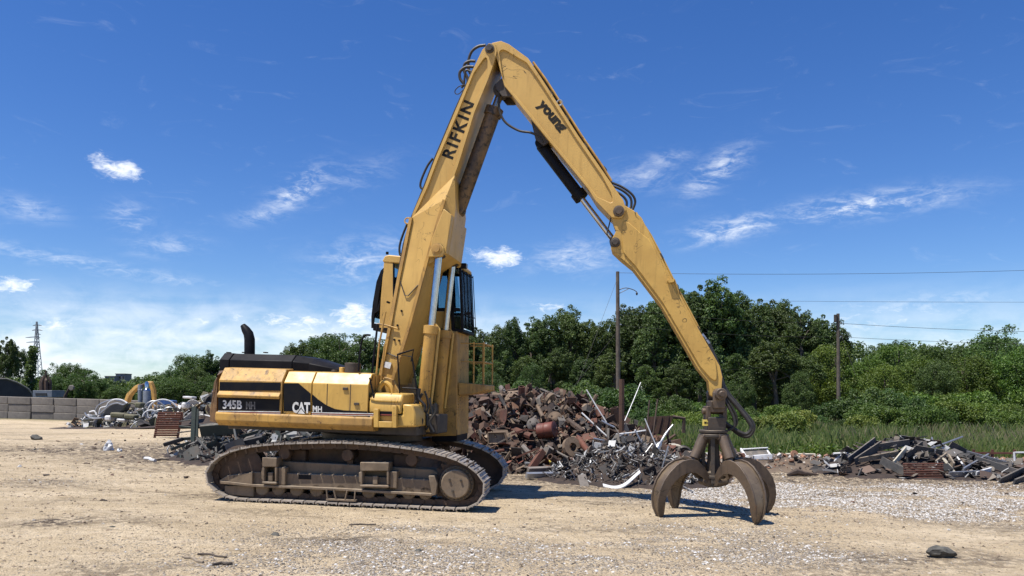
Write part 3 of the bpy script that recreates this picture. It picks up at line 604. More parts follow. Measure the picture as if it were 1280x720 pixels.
# ---- revolving deck and engine house
YN = -1.50
def upper():
    zt = H(355, 464, -1.32)[1]; zb = H(355, 478, YN)[1]; zl = H(380, 517.5, YN)[1]; zu = H(380, 531.5, YN)[1]
    x0 = H(273, 500, YN)[0]; x1 = H(460, 480, YN)[0]; xf = H(519, 520, YN)[0]
    # counterweight, with chamfered tail
    m = MB(); prof = HP([(272, 462), (264, 463), (259, 478), (257, 496), (254, 512), (254, 526), (270.5, 529)], YN)
    xt = prof[4][0]
    secs = []
    for y, dx in ((-1.5, .13), (-1.25, .02), (-.6, -.14), (.6, -.14), (1.25, .02), (1.5, .13)):
        secs.append([(p[0] + (dx if i not in (0, 6) else 0), y, p[1] + (0 if i not in (0, 1) else (-.10 if abs(y) > 1.4 else 0))) for i, p in enumerate(prof)])
    V = [p for s_ in secs for p in s_]; n = 7; fs = []
    for k in range(5):
        for i in range(n): j = (i + 1) % n; fs.append((k * n + j, k * n + i, (k + 1) * n + i, (k + 1) * n + j))
    fs += [tuple(range(n)), tuple(range(6 * n - 1, 5 * n - 1, -1))]
    m.add(V, fs); cw = part(m, 'counterweight', 'counterweight', .03)
    # core under the panels
    m = MB(); m.prism_x([(-1.44, zu + .02), (-1.44, zb - .01), (-1.28, zt - .02), (1.28, zt - .02), (1.44, zb), (1.44, zu + .02)], x0 + .01, x1 - .05); part(m, 'engine_house', 'yellow_shabby_or_shaded')
    # hinged side panels: skin over side and bevel
    cuts = [(274, 353, 'yellow_shabby_or_shaded'), (354.2, 389, 'yellow'), (390, 460, 'yellow')]
    for i, (a, b, mt) in enumerate(cuts):
        xa, xb = H(a, 500, YN)[0], H(b, 500, YN)[0]; up = .035 if i == 0 else 0; ow = .03 if i == 0 else 0
        m = MB(); m.prism_x([(-1.50 - ow, zl - .01), (-1.50 - ow, zb + up * .3), (-1.33 - ow, zt + up), (-1.1, zt + up + .015), (-1.1, zt - .015), (-1.30, zt - .03), (-1.46, zb - .03), (-1.46, zl - .01)], xa, xb)
        pn = part(m, 'side_panel', mt, .012)
        if i == 0:
            pn['label'] = 'battered rear engine panel with bulged louvre strip'
            # black fields and the bulged louvre strip between them
            m = MB(); m.prism(HP([(276, 477.5), (352, 478.3), (351.5, 488.5), (275.5, 488)], YN), -1.538, -1.531); part(m, 'black_field', 'decal_black', parent=pn)
            m = MB(); m.prism(HP([(274.5, 497), (351, 498), (350, 514), (274, 512.5)], YN), -1.538, -1.531); part(m, 'black_field', 'decal_black', parent=pn)
            m = MB(); za, zc = H(300, 489, YN)[1], H(300, 496.6, YN)[1]
            m.prism_x([(-1.53, za), (-1.60, (za * .35 + zc * .65)), (-1.585, zc - .01), (-1.53, zc)], xa + .01, xb - .02); part(m, 'louvre_strip', 'yellow_shabby_or_shaded', .008, parent=pn)
        if i == 1:
            m = MB(); m.prism(HP([(355, 479), (373, 479), (388.4, 492), (388.4, 514.5), (355, 514)], YN), -1.508, -1.501); part(m, 'black_field', 'decal_black', parent=pn)
        if i == 2:
            m = MB(); m.prism(HP([(390.6, 493), (398, 499.5), (408, 506.5), (419, 511.3), (430, 513), (459, 514.2), (459, 516.4), (390.6, 515)], YN), -1.508, -1.501); part(m, 'black_field', 'decal_black', parent=pn)
            m = MB(); p, q = H(404, 479, -1.51), H(410, 516, -1.51)
            xx = H(438, 490, YN)[0]; m.box((xx, -1.5005, (zb + zl) / 2), (.012, .006, zb - zl)); m.box((H(409, 490, YN)[0], -1.5005, (zb + zl) / 2), (.012, .006, zb - zl)); part(m, 'panel_seam', 'dark_steel', parent=pn)
            for px, py in ((432, 486), (446, 505)):
                c = H(px, py, YN); m = MB(); m.box((c[0], -1.512, c[1]), (.09, .02, .045)); part(m, 'latch', 'dark_steel', .004, parent=pn)
    # pin stripes along the bottom of the panels
    for (ya, yb, mt) in ((513.8, 514.9, 'decal_white'), (515.3, 516.3, 'decal_red'), (516.6, 517.2, 'decal_white')):
        m = MB(); m.prism(HP([(274, ya - .4), (352, ya + .4), (352, yb + .4), (274, yb - .4)], YN), -1.542, -1.5385); part(m, 'pin_stripe', mt)
        m = MB(); m.prism(HP([(390, ya + 1.4), (467, ya + 2.8), (467, yb + 2.8), (390, yb + 1.4)], YN), -1.5125, -1.509); part(m, 'pin_stripe', mt)
    # frame rail
    m = MB(); m.prism_x([(-1.56, zu + .03), (-1.56, zl - .035), (-1.53, zl - .013), (-1.2, zl - .013), (-1.2, zu - .06), (-1.45, zu - .06)], x0 - .02, H(467, 525, YN)[0]); part(m, 'frame_rail', 'yellow_shabby_or_shaded', .015)
    m = MB(); m.prism_x([(1.56, zu + .03), (1.56, zl - .02), (1.2, zl - .02), (1.2, zu - .06)], x0 - .02, xf - .2); part(m, 'frame_rail', 'yellow_shabby_or_shaded', .015)
    m = MB(); m.box(((x0 + xf) / 2, 0, zu - .02), (xf - x0 - .1, 2.5, .22)); part(m, 'deck_plate', 'dark_steel', .02)
    # front storage boxes right of the engine house
    m = MB(); xs = H(461.5, 500, YN)[0]; xe = H(502, 500, YN)[0]; z1 = H(480, 491.5, YN)[1]; z2 = H(480, 500, YN)[1]; zz = H(490, 517, YN)[1]
    m.prism_x([(-1.50, zz), (-1.50, z2 - .03), (-1.40, z1), (-.75, z1 + .01), (-.75, zz)], xs, xe); tb = part(m, 'tool_box', 'yellow', .03)
    m = MB(); m.prism(HP([(463, 497), (470, 499.5), (501, 501), (501, 503), (470, 501.5), (463, 499.5)], YN), -1.515, -1.49); part(m, 'lid_lip', 'yellow', .004, parent=tb)
    m = MB(); m.prism(HP([(461.5, 517.5), (502.5, 518.5), (502.5, 505), (515, 506), (519, 518), (519, 534), (469, 534.5), (461.5, 531)], YN), -1.48, -.7); part(m, 'front_deck', 'yellow', .03)
    m = MB()
    m.prism(HP([(469, 511), (475, 511), (475, 534), (469, 534)], YN), -1.585, -1.50); m.prism(HP([(492, 507), (497.5, 507), (497.5, 534.5), (492, 534.5)], YN), -1.585, -1.50)
    m.prism(HP([(475, 526.5), (492, 527), (492, 534.3), (475, 534)], YN), -1.58, -1.50); st = part(m, 'step_frame', 'yellow', .008)
    m = MB(); m.prism(HP([(475, 514), (492, 514.4), (492, 520), (475, 519.6)], YN), -1.515, -1.485); part(m, 'step_recess', 'black_paint', parent=st)
    m = MB(); m.prism(HP([(475.5, 517.5), (491.5, 518), (491.5, 519.4), (475.5, 519)], YN), -1.52, -1.5151); part(m, 'red_reflector', 'decal_red', parent=st)
    # black hood over the engine
    zh0 = zt - .01; yc = -.45
    def hood(px0, px1, top, nm, w_=.62, top2=None):
        a, b = H(px0, 450, yc - w_)[0], H(px1, 450, yc - w_)[0]; z = H(330, top, yc - w_ + .2)[1]; z_2 = z if top2 is None else H(330, top2, yc - w_ + .2)[1]
        m = MB(); sec = lambda zz, ww: [(-ww, 0), (-ww, (zz - zh0) * .62), (-ww + .16, (zz - zh0)), (ww - .16, zz - zh0), (ww, (zz - zh0) * .62), (ww, 0)]
        A, B = sec(z, w_), sec(z_2, w_ - (.14 if top2 else 0)); n = 6
        V = [(a, yc + p[0], zh0 + p[1]) for p in A] + [(b, yc + p[0], zh0 + p[1]) for p in B]
        fs = [(i, (i + 1) % n, (i + 1) % n + n, i + n) for i in range(n)]; fs = [f[::-1] for f in fs] + [tuple(range(n)), tuple(range(2 * n - 1, n - 1, -1))]
        m.add(V, fs); return part(m, nm, 'black_paint', .012)
    hd = hood(287, 365, 443, 'engine_hood'); hood(274.5, 286.3, 442.5, 'hood_end', .625); hood(365.6, 385, 443.6, 'hood_nose', .62, 446.5); hood(385.6, 424, 446.5, 'hood_nose', .50, 457)
    m = MB()
    for px in (300, 319, 345): c = H(px, 442.5, -.45); m.box((c[0], -.85, c[1] + .005), (.05, .1, .02))
    part(m, 'hood_clips', 'dark_steel', parent=hd)
    # exhaust: upright pipe with a slanted, bent top
    m = MB(); b0 = loc3(312, 446, -.55); b1 = loc3(312, 424, -.55); b2 = loc3(310.5, 417, -.55); b3 = loc3(303.5, 406.5, -.55)
    m.tube([b0, b1, b2, (b2 + b3) / 2, b3], [.098, .098, .092, .080, .05], 18); part(m, 'exhaust_stack', 'black_paint')
    # filler caps and small housings on the roof
    for px, py, r, h_, mt in ((428, 460, .055, .10, 'yellow'), (441, 459.5, .13, .16, 'yellow_shabby_or_shaded'), (441, 456, .14, .03, 'dark_steel'), (418, 462, .05, .05, 'dark_steel')):
        c = loc3(px, py, -1.15); m = MB(); m.cyl((c.x, c.y, zt - .02), (c.x, c.y, zt + h_ + (0 if mt != 'dark_steel' or r < .1 else .15)), r, n=16); part(m, 'filler_cap', mt, .006)
    # handrails and mirror bar
    m = MB()
    m.tube(spline(H3([(448, 464), (450, 440), (453, 424), (457, 419), (463, 419)], -1.35), 4), .018, 8)
    m.tube(spline(H3([(464, 476), (468, 440), (472, 405)], -1.2), 4), .02, 8); m.tube(H3([(462, 472), (469, 505)], -1.45), .016, 6)
    part(m, 'handrail', 'black_paint')
    m = MB(); m.tube(spline(H3([(472, 405), (484, 407), (497, 411)], -.62), 3), .016, 6); m.tube(H3([(469, 505), (470, 473), (474, 430), (482, 390)], -1.0), .018, 8)
    m.tube(H3([(474, 505), (477, 470), (481, 430)], -.8), .016, 8); part(m, 'boom_side_pipes', 'yellow_shabby_or_shaded')
    # frame of thin rods ahead of the boom foot
    m = MB()
    for pl in ([(501, 512), (499, 480), (497, 443), (515, 446), (520, 480), (522, 505)], [(497, 443), (517, 437), (514, 452)], [(503, 485), (521, 486)], [(505, 500), (505, 530)]): m.tube(H3(pl, -1.1), .016, 6)
    part(m, 'hose_guard_rods', 'black_paint')
    # boom foot cheeks and valve block between them
    for y in (-.62, .62):
        m = MB(); m.prism(HP([(470, 500), (474, 478), (482, 471), (492, 474), (500, 490), (530, 512), (538, 540), (480, 532)], y), y - .05, y + .05); part(m, 'boom_foot_plate', 'yellow_shabby_or_shaded', .01)
    m = MB(); c = H(523, 522, -.3); m.box((c[0], -.2, c[1]), (.45, 1.0, .5)); c = H(505, 503, -.6); m.box((c[0], -.85, c[1]), (.30, .35, .22)); c = H(538, 530, -.6); m.box((c[0], -.3, c[1]), (.3, .7, .35))
    part(m, 'valve_block', 'dark_steel', .02)
    random.seed(12)
    for k in range(14):
        a = random.uniform(503, 545); b = random.uniform(480, 505); y = random.uniform(-1.1, -.5); m = MB()
        m.tube(spline(H3([(a, b), (a + random.uniform(-6, 8), b + 12), (a + random.uniform(-10, 10), b + 24), (a + random.uniform(-6, 6), min(540, b + 40))], y), 5), random.uniform(.016, .026), 8)
        part(m, 'hydraulic_hose', 'rubber')
    m = MB(); m.tube(spline(H3([(476, 500), (474, 486), (480, 478), (488, 483), (490, 494)], -1.05), 5), .045, 10); part(m, 'bent_pipe', 'yellow')
    # lettering
    def text(s, quad, y0, th, mat, nm, parent=None, fat=.0, rzp=False):
        cu = bpy.data.curves.new('letters', 'FONT'); cu.body = s; cu.offset = fat; cu.space_character = 1.22 if s == 'RIFKIN' else 1.0; cu.resolution_u = 3
        t = bpy.data.objects.new('letters', cu); COL.objects.link(t); bpy.context.view_layer.update()
        me = bpy.data.meshes.new_from_object(t.evaluated_get(bpy.context.evaluated_depsgraph_get())); bpy.data.objects.remove(t)
        v = np.array([x.co[:2] for x in me.vertices]); mn, mx = v.min(0), v.max(0); v = (v - mn) / (mx - mn)
        q = [Vector(H(a, b, y0)) for a, b in quad]     # bottom left, bottom right, top right, top left of the word
        def mp(p, y): r = (q[0] * (1 - p[0]) + q[1] * p[0]) * (1 - p[1]) + (q[3] * (1 - p[0]) + q[2] * p[0]) * p[1]; return (r.x, y, r.y)
        m = MB(); n = len(v); fs = [tuple(p.vertices) for p in me.polygons]
        m.add([mp(p, y0 - th) for p in v], fs)
        return part(m, nm, mat, 0, 0, parent=parent)
    text('345B', [(278.5, 511), (302.5, 511.5), (302.5, 500.5), (278.5, 500)], -1.538, .002, 'decal_white', 'lettering', fat=.03)
    text('MH', [(307.5, 511.5), (319, 511.7), (319, 502.2), (307.5, 502)], -1.538, .002, 'decal_grey', 'lettering', fat=.04)
    text('CAT', [(365.5, 516.2), (387.6, 516.6), (387.6, 502.8), (365.5, 502.2)], -1.508, .002, 'decal_white', 'lettering', fat=.045)
    m = MB(); m.prism(HP([(371, 517.2), (376.7, 509.4), (383, 517.4)], YN), -1.514, -1.5125); part(m, 'logo_triangle', 'decal_black')
    m = MB(); m.prism(HP([(372.4, 517), (376.8, 511), (381.6, 517.2)], YN), -1.517, -1.5155); part(m, 'logo_triangle', 'decal_white')
    text('MH', [(391, 514.5), (402.5, 515.2), (402.5, 508.2), (391, 507)], -1.508, .002, 'decal_white', 'lettering', fat=.03)
    return text
text = upper()
# ---- boom, stick, cylinders
BY = -.10                                     # boom plane, slightly to the near side of the slewing axis
def boom():
    n_, w_ = .34, .50
    yn, yf = BY - n_, BY + n_
    # upper, narrow box section with overhanging flanges
    outer = [(603, 62), (611, 54), (619, 55), (621, 63), (617.5, 78), (609.5, 100), (593, 140), (572, 208), (566, 224), (553, 258), (512, 282), (516, 266), (531, 232), (543, 200), (569, 138), (592, 85)]
    inner = [(604.5, 73), (607, 71.5), (608.5, 72.5), (609.5, 76), (609.2, 86), (605.5, 100), (590, 137), (569.5, 204), (563, 221), (550, 256), (515, 280), (519, 267), (534.5, 233), (546.5, 201), (572.5, 140), (592, 91)]
    m = MB(); m.recessed(HP(outer, yn), HP(inner, yn), yn, yf, .045)
    bm = part(m, 'boom', 'yellow_boom', .008)
    # lower, wider section: folded side plates
    def P(px, py, off, s): p = loc3(px, py, BY - off); return Vector((p.x, BY + s * -off if s > 0 else BY + off, p.z))
    m = MB(); V = {}
    keys = dict(A=(513.5, 273, n_ + .004), B=(568.5, 219, n_ + .004), C=(556.5, 249, w_), D=(533, 331, w_), E=(497.5, 350, n_ + .07), Fp=(486, 412, w_ - .02), Gp=(474, 474, w_ - .02), Hh=(489.5, 480, w_ - .02), I=(511.5, 410, w_),
                J=(569.5, 262, n_ + .06), Kk=(561, 318, n_ + .08))
    names = list(keys); vs = []
    for s in (1, -1):
        for k in names:
            a, b, off = keys[k]; p = loc3(a, b, BY - off if s > 0 else BY - off); vs.append((p.x, BY - s * off, p.z))
    ix = {k: i for i, k in enumerate(names)}; n = len(names)
    faces = [('A', 'D', 'C'), ('A', 'C', 'B'), ('A', 'E', 'D'), ('E', 'Fp', 'D'), ('Fp', 'I', 'D'), ('Fp', 'Gp', 'Hh', 'I'), ('B', 'C', 'J'), ('C', 'D', 'Kk', 'J')]
    fs = [tuple(ix[k] for k in f) for f in faces] + [tuple(ix[k] + n for k in f[::-1]) for f in faces]
    ring = ['A', 'E', 'Fp', 'Gp', 'Hh', 'I', 'D', 'Kk', 'J', 'B']
    for i in range(len(ring)):
        a, b = ix[ring[i]], ix[ring[(i + 1) % len(ring)]]; fs.append((b, a, a + n, b + n))
    m.add(vs, fs); lo = part(m, 'boom_base', 'yellow_boom', 0, 12)
    # flange strips along the wide section, both sides
    for s in (1, -1):
        m = MB()
        for pl, off in (([(514, 272), (498.5, 349), (487, 411), (475, 473)], [n_ + .02, n_ + .085, w_ - .005, w_ - .005]), ([(555.5, 250), (532.4, 331), (511, 410), (490, 478)], [w_ + .02] * 4)):
            for i in range(3):
                a = loc3(*pl[i], BY - off[i]); b = loc3(*pl[i + 1], BY - off[i + 1]); a = Vector((a.x, BY - s * off[i], a.z)); b = Vector((b.x, BY - s * off[i + 1], b.z))
                d = (b - a).normalized(); nr = Vector((d.z, 0, -d.x)); h = .028; t = .03
                m.hexa([a - nr * h + Vector((0, -s * t, 0)), b - nr * h + Vector((0, -s * t, 0)), b + nr * h + Vector((0, -s * t, 0)), a + nr * h + Vector((0, -s * t, 0))],
                       [a - nr * h + Vector((0, s * t, 0)), b - nr * h + Vector((0, s * t, 0)), b + nr * h + Vector((0, s * t, 0)), a + nr * h + Vector((0, s * t, 0))])
        part(m, 'flange', 'yellow_shabby_or_shaded', parent=lo)
    # splice step across the wide section and a paper tag
    m = MB(); pts = H3([(500, 351), (506, 369), (510, 370), (522, 357), (526, 356)], BY - w_ - .01); m.tube(pts, .012, 5); part(m, 'weld_seam', 'dark_steel', parent=lo)
    m = MB(); m.prism(HP([(481.5, 452), (489.5, 453.5), (487.5, 461), (480, 459)], BY - w_), BY - w_ - .012, BY - w_ + .01); part(m, 'paper_tag', 'white_tag', parent=lo)
    m = MB(); m.tube(H3([(480, 440), (501, 448)], BY - w_ + .01), .012, 5); part(m, 'weld_seam', 'dark_steel', parent=lo)
    m = MB()
    for px, py in ((485.5, 378), (503, 389), (498, 407), (494, 425), (500, 426)): c = loc3(px, py, BY - w_ + .05); m.cyl((c.x, BY - w_ - .01, c.z), (c.x, BY - w_ + .1, c.z), .02, n=8)
    part(m, 'bolt_hole', 'black_paint', parent=lo)
    # boss plates of the boom cylinders
    for s in (1, -1):
        m = MB(); c = loc3(547, 312, BY - .60); cx, cz = c.x, c.z
        ear = HP([(536, 322), (538, 315), (540.5, 309), (545, 305.5), (551, 305.5), (555.5, 310), (556, 316), (553.5, 321)], BY - .60)
        m.prism(ear, min(BY - s * .58, BY - s * .66), max(BY - s * .58, BY - s * .66)); m.prism(HP([(541, 300), (556, 262), (566, 270), (559, 318), (540, 322)], BY - .5), min(BY - s * .40, BY - s * .585), max(BY - s * .40, BY - s * .585))
        e = part(m, 'cylinder_boss', 'yellow_boom', .012)
        m = MB(); m.lathe((cx, BY - s * .655, cz), (0, -s, 0), [(0, .10), (.02, .10), (.025, .06), (.05, .06)], 20); part(m, 'boss_pin', 'yellow_shabby_or_shaded', parent=e)
    # apex pin
    m = MB(); c = loc3(612, 61, yn); m.lathe((c.x, yn - .07, c.z), (0, 1, 0), [(0, .03), (0, .055), (.05, .06), (.055, .085), (.09, .09), (2 * n_ + .05, .09), (2 * n_ + .1, .06)], 22); part(m, 'apex_pin', 'dark_steel')
    text('RIFKIN', [(565.8, 199.5), (595.2, 130.5), (580.5, 124.5), (552, 194.5)], yn + .045, .003, 'stencil_black', 'lettering', fat=.03)
    # hydraulic lines lying along the back of the boom, and their loops at the apex
    random.seed(5)
    for k, (dx, y) in enumerate(((-1.2, -.30), (-1.6, -.22), (-1.2, -.12))):
        pl = [(592 + dx, 86), (569 + dx, 138), (543 + dx, 200), (531 + dx, 232), (514 + dx, 274), (505 + dx, 305), (497 + dx, 350), (486 + dx, 412), (476 + dx, 470)]
        m = MB(); m.tube([Vector((v.x, BY + y, v.z)) for v in H3(pl, yn)], .022, 8); part(m, 'boom_pipe', 'rubber' if k != 1 else 'yellow_shabby_or_shaded')
    for k, pl in enumerate(([(607, 56.5), (598, 58), (590, 64), (586, 74), (585.5, 85), (588, 92)], [(594, 76.5), (587, 76.5), (581, 80), (580, 88), (584, 97), (585, 102)], [(592, 83.5), (582, 84), (575, 90), (575, 98), (579, 104), (580, 108)], [(590, 90), (583, 88), (581, 94), (580, 104), (577, 110)])):
        m = MB(); m.tube(spline(H3(pl, BY + (.2, .05, -.1, -.2)[k]), 5), .028 if k < 3 else .02, 8); part(m, 'hydraulic_hose', 'rubber')
    m = MB(); m.tube(spline(H3([(581, 106), (574, 108), (569, 113), (569.5, 117), (574, 117), (581, 110)], yn + .1), 5), .009, 6); part(m, 'loose_wire', 'rubber')
    for px, py in ((577, 119), (560, 158), (548, 186), (527, 240), (507.5, 292)):
        c = loc3(px, py, yn); m = MB(); m.box((c.x, BY, c.z), (.07, .50, .05), Matrix.Rotation(R(-65), 3, 'Y')); part(m, 'pipe_clamp', 'dark_steel')
    for pl in ([(541, 198), (534, 208), (527, 224), (525.5, 233), (529, 237)], [(509, 280), (503, 295), (499.5, 308), (500, 318), (503.5, 319)]):
        m = MB(); m.tube(spline(H3(pl, BY - .25), 5), .022, 8); part(m, 'hydraulic_hose', 'rubber')
    c = loc3(509.5, 276, yn); m = MB(); m.tube([(c.x + .055 * math.cos(a), c.y, c.z + .055 * math.sin(a)) for a in np.linspace(0, 6.283, 14)[:-1]], .014, 6, True); part(m, 'lifting_eye', 'yellow_boom')
boom()
def cylinder(p_eye, p_end, frac, rb, rr, bmat, rmat, nm='boom_cylinder', collar=1.12):
    """p_eye: barrel end, p_end: rod end"""
    d = p_end - p_eye; k = p_eye + d * frac; u = d.normalized()
    m = MB(); m.lathe(p_eye, u, [(0, rb * .9), (.02, rb), ((k - p_eye).length - .16, rb), ((k - p_eye).length - .155, rb * collar), ((k - p_eye).length - .01, rb * collar), ((k - p_eye).length, rb * .8)], 22)
    ax = Vector((0, 1, 0)); m.cyl(p_eye - ax * .13, p_eye + ax * .13, rb * .85, n=16)
    b = part(m, nm, bmat)
    m = MB(); m.cyl(k - u * .1, p_end, rr, n=18); r = part(m, 'piston_rod', rmat, parent=b)
    m = MB(); m.cyl(p_end - ax * .11, p_end + ax * .11, rr * 1.9, n=18); part(m, 'rod_eye', 'dark_steel', parent=b)
    return b
for s in (1, -1):
    top = loc3(547, 313, BY - .60); bot = loc3(524.5, 532, BY - .60)
    y = BY - s * .50
    b = cylinder(Vector((bot.x, y, bot.z)), Vector((top.x, y, top.z)), .575, .118, .066, 'yellow_shabby_or_shaded', 'chrome', collar=1.18)  # barrels take the darker yellow to paint in the shade under the boom
    m = MB(); m.tube([Vector((bot.x + .16, y, bot.z + .3)), Vector((bot.x + .21, y, bot.z + .8)), Vector((bot.x + .285, y, bot.z + 1.75)), Vector((bot.x + .2, y, bot.z + 1.85))], .025, 8); part(m, 'cylinder_pipe', 'yellow', parent=b)
def stick():
    n1 = .30; yn, yf = BY - n1, BY + n1
    outer = [(613, 60), (615, 53.5), (626, 51), (636, 55), (660, 72.5), (678, 99.5), (722.5, 169), (762, 226), (779, 250), (783, 262), (777, 273), (765, 272), (744, 250.5), (735, 236), (686, 176), (640, 119), (630, 106.5), (622, 76)]
    inner = [(624, 66), (625.5, 63), (628, 62), (632, 63), (658.5, 78.5), (675, 102), (719, 171), (752, 219), (763.5, 240), (766, 249), (765.8, 252), (763, 253.5), (746, 245.5), (737, 233), (689, 174), (643, 117.5), (633.5, 107), (628.5, 97)]
    m = MB(); m.recessed(HP(outer, yn), HP(inner, yn), yn, yf, .04); st = part(m, 'upper_stick', 'yellow_boom', .008)
    # lugs under the stick for its cylinders
    for y in (-.2, .2): m = MB(); m.prism(HP([(630, 104), (647, 124), (640, 126), (631, 126), (624, 118), (622, 112)], BY), BY + y - .03, BY + y + .03); part(m, 'cylinder_lug', 'dark_steel', parent=st)
    for y in (-.16, .16): m = MB(); m.prism(HP([(664, 148), (690, 180), (681, 186), (671, 178)], BY), BY + y - .03, BY + y + .03); part(m, 'cylinder_lug', 'dark_steel', parent=st)
    text('young', [(668.2, 133.5), (697, 169.2), (708.8, 160), (678.4, 124.4)], yn + .04, .003, 'stencil_black', 'lettering', fat=.055)
    # stick cylinder along the boom, dark and blotched
    a = loc3(573, 262, BY); b = loc3(626.5, 114, BY)
    c = cylinder(a, b, .86, .140, .07, 'cylinder_blotched', 'rod_grey', 'stick_cylinder', 1.2)
    # cylinder of the lower stick
    a = loc3(676, 181, BY); b = loc3(769, 303, BY)
    cylinder(a, b, .56, .105, .052, 'black_paint', 'chrome', 'tip_cylinder', 1.28)
    # hoses
    m = MB(); m.tube(spline(H3([(624, 112), (624, 135), (631, 152), (648, 163), (664, 166), (675, 172), (679, 178)], BY - .18), 6), .022, 8); part(m, 'hydraulic_hose', 'rubber')
    for k, dy in enumerate((-.15, .0, .15)):
        m = MB(); pl = [(664, 74), (680, 96), (703, 132), (726, 168), (752, 206), (763, 224)]; m.tube([Vector((v.x + .012, BY + dy, v.z + .012)) for v in H3(pl, yn)], .02, 8); part(m, 'stick_pipe', 'rubber' if k else 'yellow_shabby_or_shaded')
    for k, pl in enumerate(([(764, 228), (778, 234), (790, 243), (794, 252), (791, 262)], [(765, 232), (778, 238), (788, 247), (789, 258), (785, 262)], [(762, 236), (776, 243), (783, 251), (783, 260)], [(744, 200), (750, 205), (757, 212), (756, 217), (750, 213)])):
        m = MB(); m.tube(spline(H3(pl, BY + (.15, 0, -.15, .1)[k]), 5), .022, 8); part(m, 'hydraulic_hose', 'rubber')
    m = MB(); m.tube(spline(H3([(764, 271), (761, 283), (759, 293), (766, 300)], BY - .2), 5), .012, 6); part(m, 'hydraulic_hose', 'rubber')
    c = loc3(699.5, 128.5, BY - .22); m = MB(); m.tube([(c.x + .05 * math.cos(a_), c.y, c.z + .05 * math.sin(a_)) for a_ in np.linspace(0, 6.283, 14)[:-1]], .014, 6, True); part(m, 'lifting_eye', 'galv')
    for px, py in ((710, 143), (733, 178), (690, 112)):
        c = loc3(px - 2, py + 2.5, yn); m = MB(); m.box((c.x, BY, c.z), (.10, .44, .05), Matrix.Rotation(R(57), 3, 'Y')); part(m, 'pipe_clamp', 'dark_steel')
    # pivot between the two sticks
    c = loc3(773.5, 264, yn); m = MB(); m.lathe((c.x, yn - .07, c.z), (0, 1, 0), [(0, .03), (0, .06), (.035, .065), (.04, .095), (.07, .10), (2 * n1 + .1, .10)], 24); part(m, 'stick_pin', 'grapple_steel')
    # lower stick
    n2 = .26; yn, yf = BY - n2, BY + n2
    outer = [(764, 272), (771, 258), (780, 256), (792, 263), (802, 272), (813, 294), (825, 318), (849.5, 367), (873.7, 412), (899.5, 457), (903, 471), (901.5, 492), (895, 499), (887.5, 494), (885.5, 477), (871.5, 460), (849, 421), (825, 380), (790, 334), (774, 321), (763.5, 311), (764.5, 299), (770, 289)]
    inner = [(778, 283), (780, 277), (783, 276.5), (790, 282), (800, 291), (811, 299), (821.5, 319), (846, 368), (870.5, 414), (894, 451), (896.2, 466), (896, 473), (894.5, 475.5), (891, 475), (886.5, 471.5), (874.5, 457.5), (852, 419), (828, 378), (793.5, 332), (784, 322), (779, 315), (778, 302), (778, 292)]
    m = MB(); m.recessed(HP(outer, yn), HP(inner, yn), yn, yf, -.03); ls = part(m, 'lower_stick', 'yellow_stick', .01)
    m = MB(); o_ = H3([(835, 352), (843, 350), (848, 365), (846, 371), (842, 369), (838, 360)], yn)
    m.tube(o_, .018, 8, True); q = HP([(833.5, 352), (843.5, 349.5), (842, 353.5), (836, 354.5)], yn); m.prism(q, yn - .11, yn + .02); part(m, 'lifting_lug', 'yellow_stick', parent=ls)
    c = loc3(769, 303, yn); m = MB(); m.lathe((c.x, yn - .06, c.z), (0, 1, 0), [(0, .05), (.03, .06), (.035, .085), (.06, .09), (2 * n2 + .06, .09)], 18); part(m, 'lug_pin', 'dark_steel', parent=ls)
    for px, py in ((828, 318), (849, 360), (875, 410), (882, 423)):
        c = loc3(px - 1.5, py + 1, yn); m = MB(); m.box((c.x, BY, c.z), (.10, .36, .05), Matrix.Rotation(R(60), 3, 'Y')); part(m, 'pipe_clamp', 'dark_steel', parent=ls)
    for dy in (-.12, .02, .14):
        m = MB(); m.tube([Vector((v.x + .01, BY + dy, v.z + .01)) for v in H3([(794, 264), (813, 293), (825.5, 317), (850, 366), (874, 411)], yn)], .018, 8); part(m, 'stick_pipe', 'yellow_stick', parent=ls)
stick()
